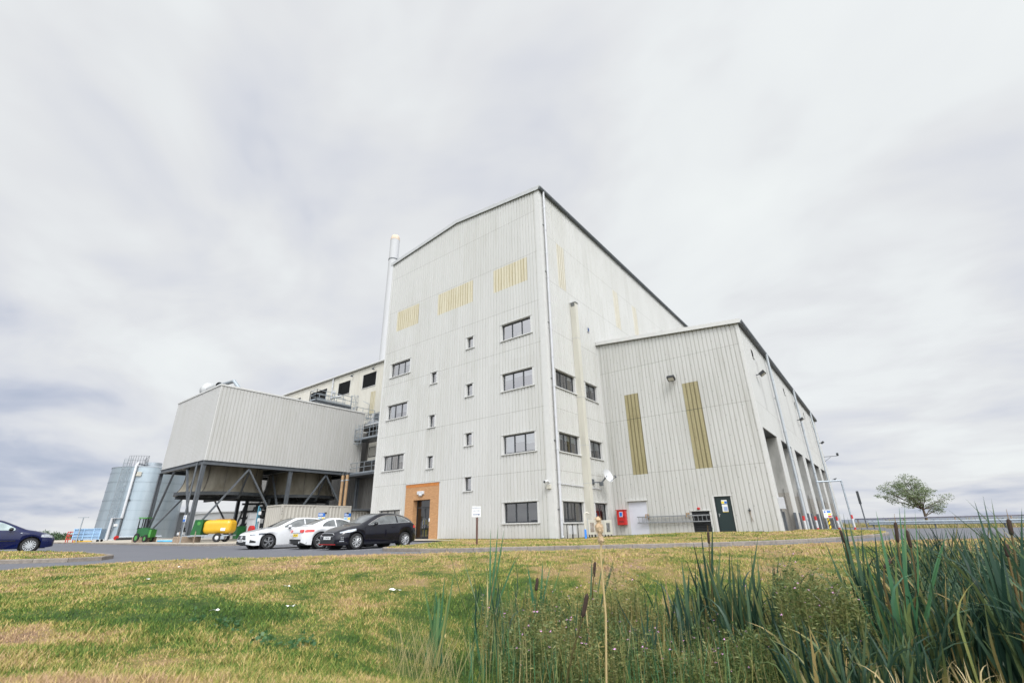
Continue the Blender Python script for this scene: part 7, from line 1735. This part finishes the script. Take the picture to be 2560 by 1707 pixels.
bed(S_, 150, (-.12, .55), (6.6, 8.6), (.45, 1.0), .024)
world(); tag(S_.build('reed_bed', m_reed), 'dense dark blue-green bed of reed leaves filling the right corner', 'reeds', kind='stuff')
S_ = Strips()
bed(S_, 200, (.60, 1.2), (4.6, 6.2), (.12, .45), .014, (.3, .9)); tag(S_.build('dead_reed_litter', m_dead), 'straw-coloured dead reed blades lying at the foot of the reed bed', 'dead reeds', kind='stuff')
# flowering weeds: leaves and petals over the ditch bottom
gn = np.random.default_rng(31)
def weeds(name, n_st, rr, dd, hh, per, mat, label, size=.038, seed=1, rn=(0, 1), mound=None, slim=1):
    gn = np.random.default_rng(seed); d_ = gn.uniform(dd[0], dd[1], n_st); r_ = gn.uniform(rr[0], rr[1], n_st)*d_; x, y = r_*cy_-d_*sy_, r_*sy_+d_*cy_
    if mound is not None:
        keep = gn.random(n_st) < mound(r_/d_, d_); x, y, r_, d_ = x[keep], y[keep], r_[keep], d_[keep]
    n_st = len(x); z = zground(x, y); h = gn.uniform(hh[0], hh[1], n_st)*(1+.25*np.sin(r_*2.3)+.15*np.sin(r_*5.1+d_*3))
    lx, ly = gn.normal(0, .10, n_st)*h, gn.normal(0, .10, n_st)*h
    # stems as slim triangles
    a = gn.uniform(0, 2*pi, n_st); w = .0035; S0 = np.stack([x-np.cos(a)*w, y-np.sin(a)*w, z], 1); S1 = np.stack([x+np.cos(a)*w, y+np.sin(a)*w, z], 1); S2 = np.stack([x+lx, y+ly, z+h], 1)
    idx = np.repeat(np.arange(n_st), per); m = len(idx); u = gn.random(m)**.75; P = np.stack([x[idx]+lx[idx]*u, y[idx]+ly[idx]*u, z[idx]+h[idx]*u], 1)
    dr = gn.standard_normal((m, 3)); dr[:, 2] = np.abs(dr[:, 2])*.6; dr /= np.linalg.norm(dr, axis=1)[:, None]; e = np.cross(dr, gn.standard_normal((m, 3))); e /= np.linalg.norm(e, axis=1)[:, None]
    L = size*gn.uniform(.6, 1.6, (m, 1)); ww = L*.26*slim; P = P+dr*L*.3
    Q = np.stack([P, P+dr*L*.5+e*ww, P+dr*L, P+dr*L*.5-e*ww], 1).reshape(-1, 3)
    st = np.stack([S0, S1, S2, S2], 1).reshape(-1, 3); V = np.concatenate([Q, st+np.array([0, 0, 0])]); V[len(Q)+3::4] += [.003, .003, .0]
    fld = .5+.28*np.sin(x*1.9+2*np.sin(y*1.1))*np.sin(y*2.3+x)+.22*np.sin(x*5.1-y*3.7); r0 = rn[0]+(rn[1]-rn[0])*np.clip(fld*.75+gn.uniform(-.05, .40, n_st)-.05, 0, 1); R_ = np.concatenate([np.repeat((r0[idx]*.6+gn.random(m)*.4), 4), np.repeat(r0*.5+.45, 4)])
    o = arrays_mesh(name, V, np.arange(len(V)).reshape(-1, 4), mat, {'rnd': R_}); tag(o, label, 'weeds', kind='stuff'); return np.stack([x+lx, y+ly, z+h], 1)
md = lambda q, d: np.clip((q+.13-.02*(d-5))/.10, 0, 1)*np.where((q < -.03) & (d < 6.6), 0, 1)
tips = weeds('flowering_weeds', 2800, (-.30, .64), (5.9, 8.6), (.20, .60), 44, m_weed, 'tangled green and yellowing weeds with pink flowers filling the ditch bottom', seed=41, mound=md, slim=.55)
tips2 = weeds('flowering_weeds', 300, (.50, .66), (6.1, 7.2), (.70, 1.10), 60, m_weed, 'taller grey-green mound of flowering weeds in front of the arching reed clump', seed=42, rn=(.15, .7), slim=.45, size=.045)
tips3 = weeds('flowering_weeds', 60, (.16, .24), (7.6, 8.2), (.7, 1.1), 40, m_weed, 'upright pale willowherb stand right behind the dead fluffy cattail', seed=43, rn=(.4, .8), slim=.6)
weeds('ditch_edge_weeds', 130, (-.62, -.30), (5.4, 7.0), (.03, .09), 7, m_weedg, 'dark broad-leaved weeds along the fold of the ditch at bottom left', size=.036, seed=44, mound=lambda q, d: (np.abs(q+.30+.0-(-(d-5.3)*.22)+.03*np.sin(d*9)) < .06).astype(float), slim=1.6)
# pink flowers as small four-petalled tufts
T = np.concatenate([tips[gn.choice(len(tips), 240)], tips2[gn.choice(len(tips2), 45)], tips3[gn.choice(len(tips3), 8)]]); T = T+gn.normal(0, .03, T.shape)
V = []; F = []
for p in T:
    s_ = gn.uniform(.007, .0155)
    for k in range(4):
        a = pi/2*k+gn.uniform(-.3, .3); c = np.array([cos(a)*s_, sin(a)*s_, gn.uniform(0, .012)]); e = np.array([-sin(a), cos(a), 0])*s_*.6; n0 = len(V)
        V += [p, p+c*.7+e, p+c*1.5, p+c*.7-e]; F.append((n0, n0+1, n0+2, n0+3))
tag(arrays_mesh('pink_flowers', np.array(V), np.array(F), m_petal), 'small pink flowers dotted over the ditch weeds', 'flowers', kind='stuff')
# dry tall grass at the left edge of the weeds
S_ = Strips(); g = random.Random(77)
for i in range(190):
    d_ = g.uniform(5.0, 6.6); q_ = g.gauss(-.175, .035); q = at_rd(q_*d_, d_); gz = ground_z(q.x, q.y); h_ = g.uniform(.2, .55); a = g.uniform(-.9, .9); b = Vector((q.x, q.y, gz)); l = h_*g.uniform(.15, .6)
    S_.leaf(b, b+Vector((cy_*l*(1 if a > 0 else -.6), sy_*l*(1 if a > 0 else -.6), h_)), .0045, .12, 5, rnd=g.uniform(.2, 1), g=g)
for i in range(420):
    d_ = g.uniform(5.6, 8.6); q_ = g.uniform(-.08, .60); q = at_rd(q_*d_, d_); gz = ground_z(q.x, q.y); h_ = g.uniform(.35, .80); a = g.uniform(0, 6.28); b = Vector((q.x, q.y, gz)); l = h_*g.uniform(.0, .35)
    S_.leaf(b, b+Vector((cos(a)*l, sin(a)*l, h_)), .006, .08, 5, rnd=g.uniform(0, 1), g=g)
S2_ = Strips()
for i in range(1300):
    d_ = g.uniform(5.6, 8.4); q_ = g.uniform(-.10, .62); q = at_rd(q_*d_, d_); gz = ground_z(q.x, q.y); h_ = g.uniform(.25, .70); a = g.uniform(0, 6.28); b = Vector((q.x, q.y, gz)); l = h_*g.uniform(.0, .4)
    S2_.leaf(b, b+Vector((cos(a)*l, sin(a)*l, h_)), .010, .10, 5, rnd=g.uniform(.0, 1), g=g)
tag(S2_.build('weed_stalks', m_reedy), 'slim green and amber stalks standing up through the flowering weeds', 'weeds', kind='stuff')
tag(S_.build('dry_grass', m_field), 'tall straw-coloured grass stalks leaning among the flowering weeds and at their left edge', 'grass', kind='stuff')
# litter
m_paper = simple('white_paper', (.78, .78, .76), .7, var=.08)
LIT = [(987, 1481, .10, 'crumpled white wrapper on the bank, right of centre among the litter scraps'), (370, 1452, .05, 'tiny white scrap on the upper left of the bank'), (534, 1532, .06, 'white torn scrap low on the left bank'), (725, 1522, .06, 'flat pale scrap on the middle bank'), (450, 1420, .05, 'upright white scrap near the road edge'), (87, 1418, .06, 'white scrap by the road edge at far left'), (717, 1470, .05, 'small pale scrap on the brown patch')]
FP = 1138.77
def px_ground(u, v):
    X, Y = (u-1280)/FP, (v-853.5)/FP; cr, sr_ = cos(-ROLL), sin(-ROLL); X, Y = X*cr-Y*sr_, X*sr_+Y*cr
    fw = cos(PITCH)+Y*sin(PITCH); zz_ = sin(PITCH)-Y*cos(PITCH); dx, dy = X*cy_-fw*sy_, X*sy_+fw*cy_
    t = .5
    for _ in range(4000):
        if EYE+zz_*t <= ground_z(dx*t, dy*t): break
        t += .01+.002*t
    return dx*t, dy*t
LITXY = 'LITPOS'
for i, (u, v, s_, lb) in enumerate(LIT):
    x, y = px_ground(u, v); z = ground_z(x, y)+.03; g = random.Random(i+5)
    o = thing('litter', lb, 'litter', (x, y, z)); mb = MB(); G = []
    for a in range(4): G.append([(x+(a-1.5)*s_*.5*cy_+g.uniform(-.01, .01), y+(a-1.5)*s_*.5*sy_+(b-1)*s_*.5, z+g.uniform(0, .45)*s_) for b in range(3)])
    mb.grid(G); mb.build('sheet', m_paper, o)
world()
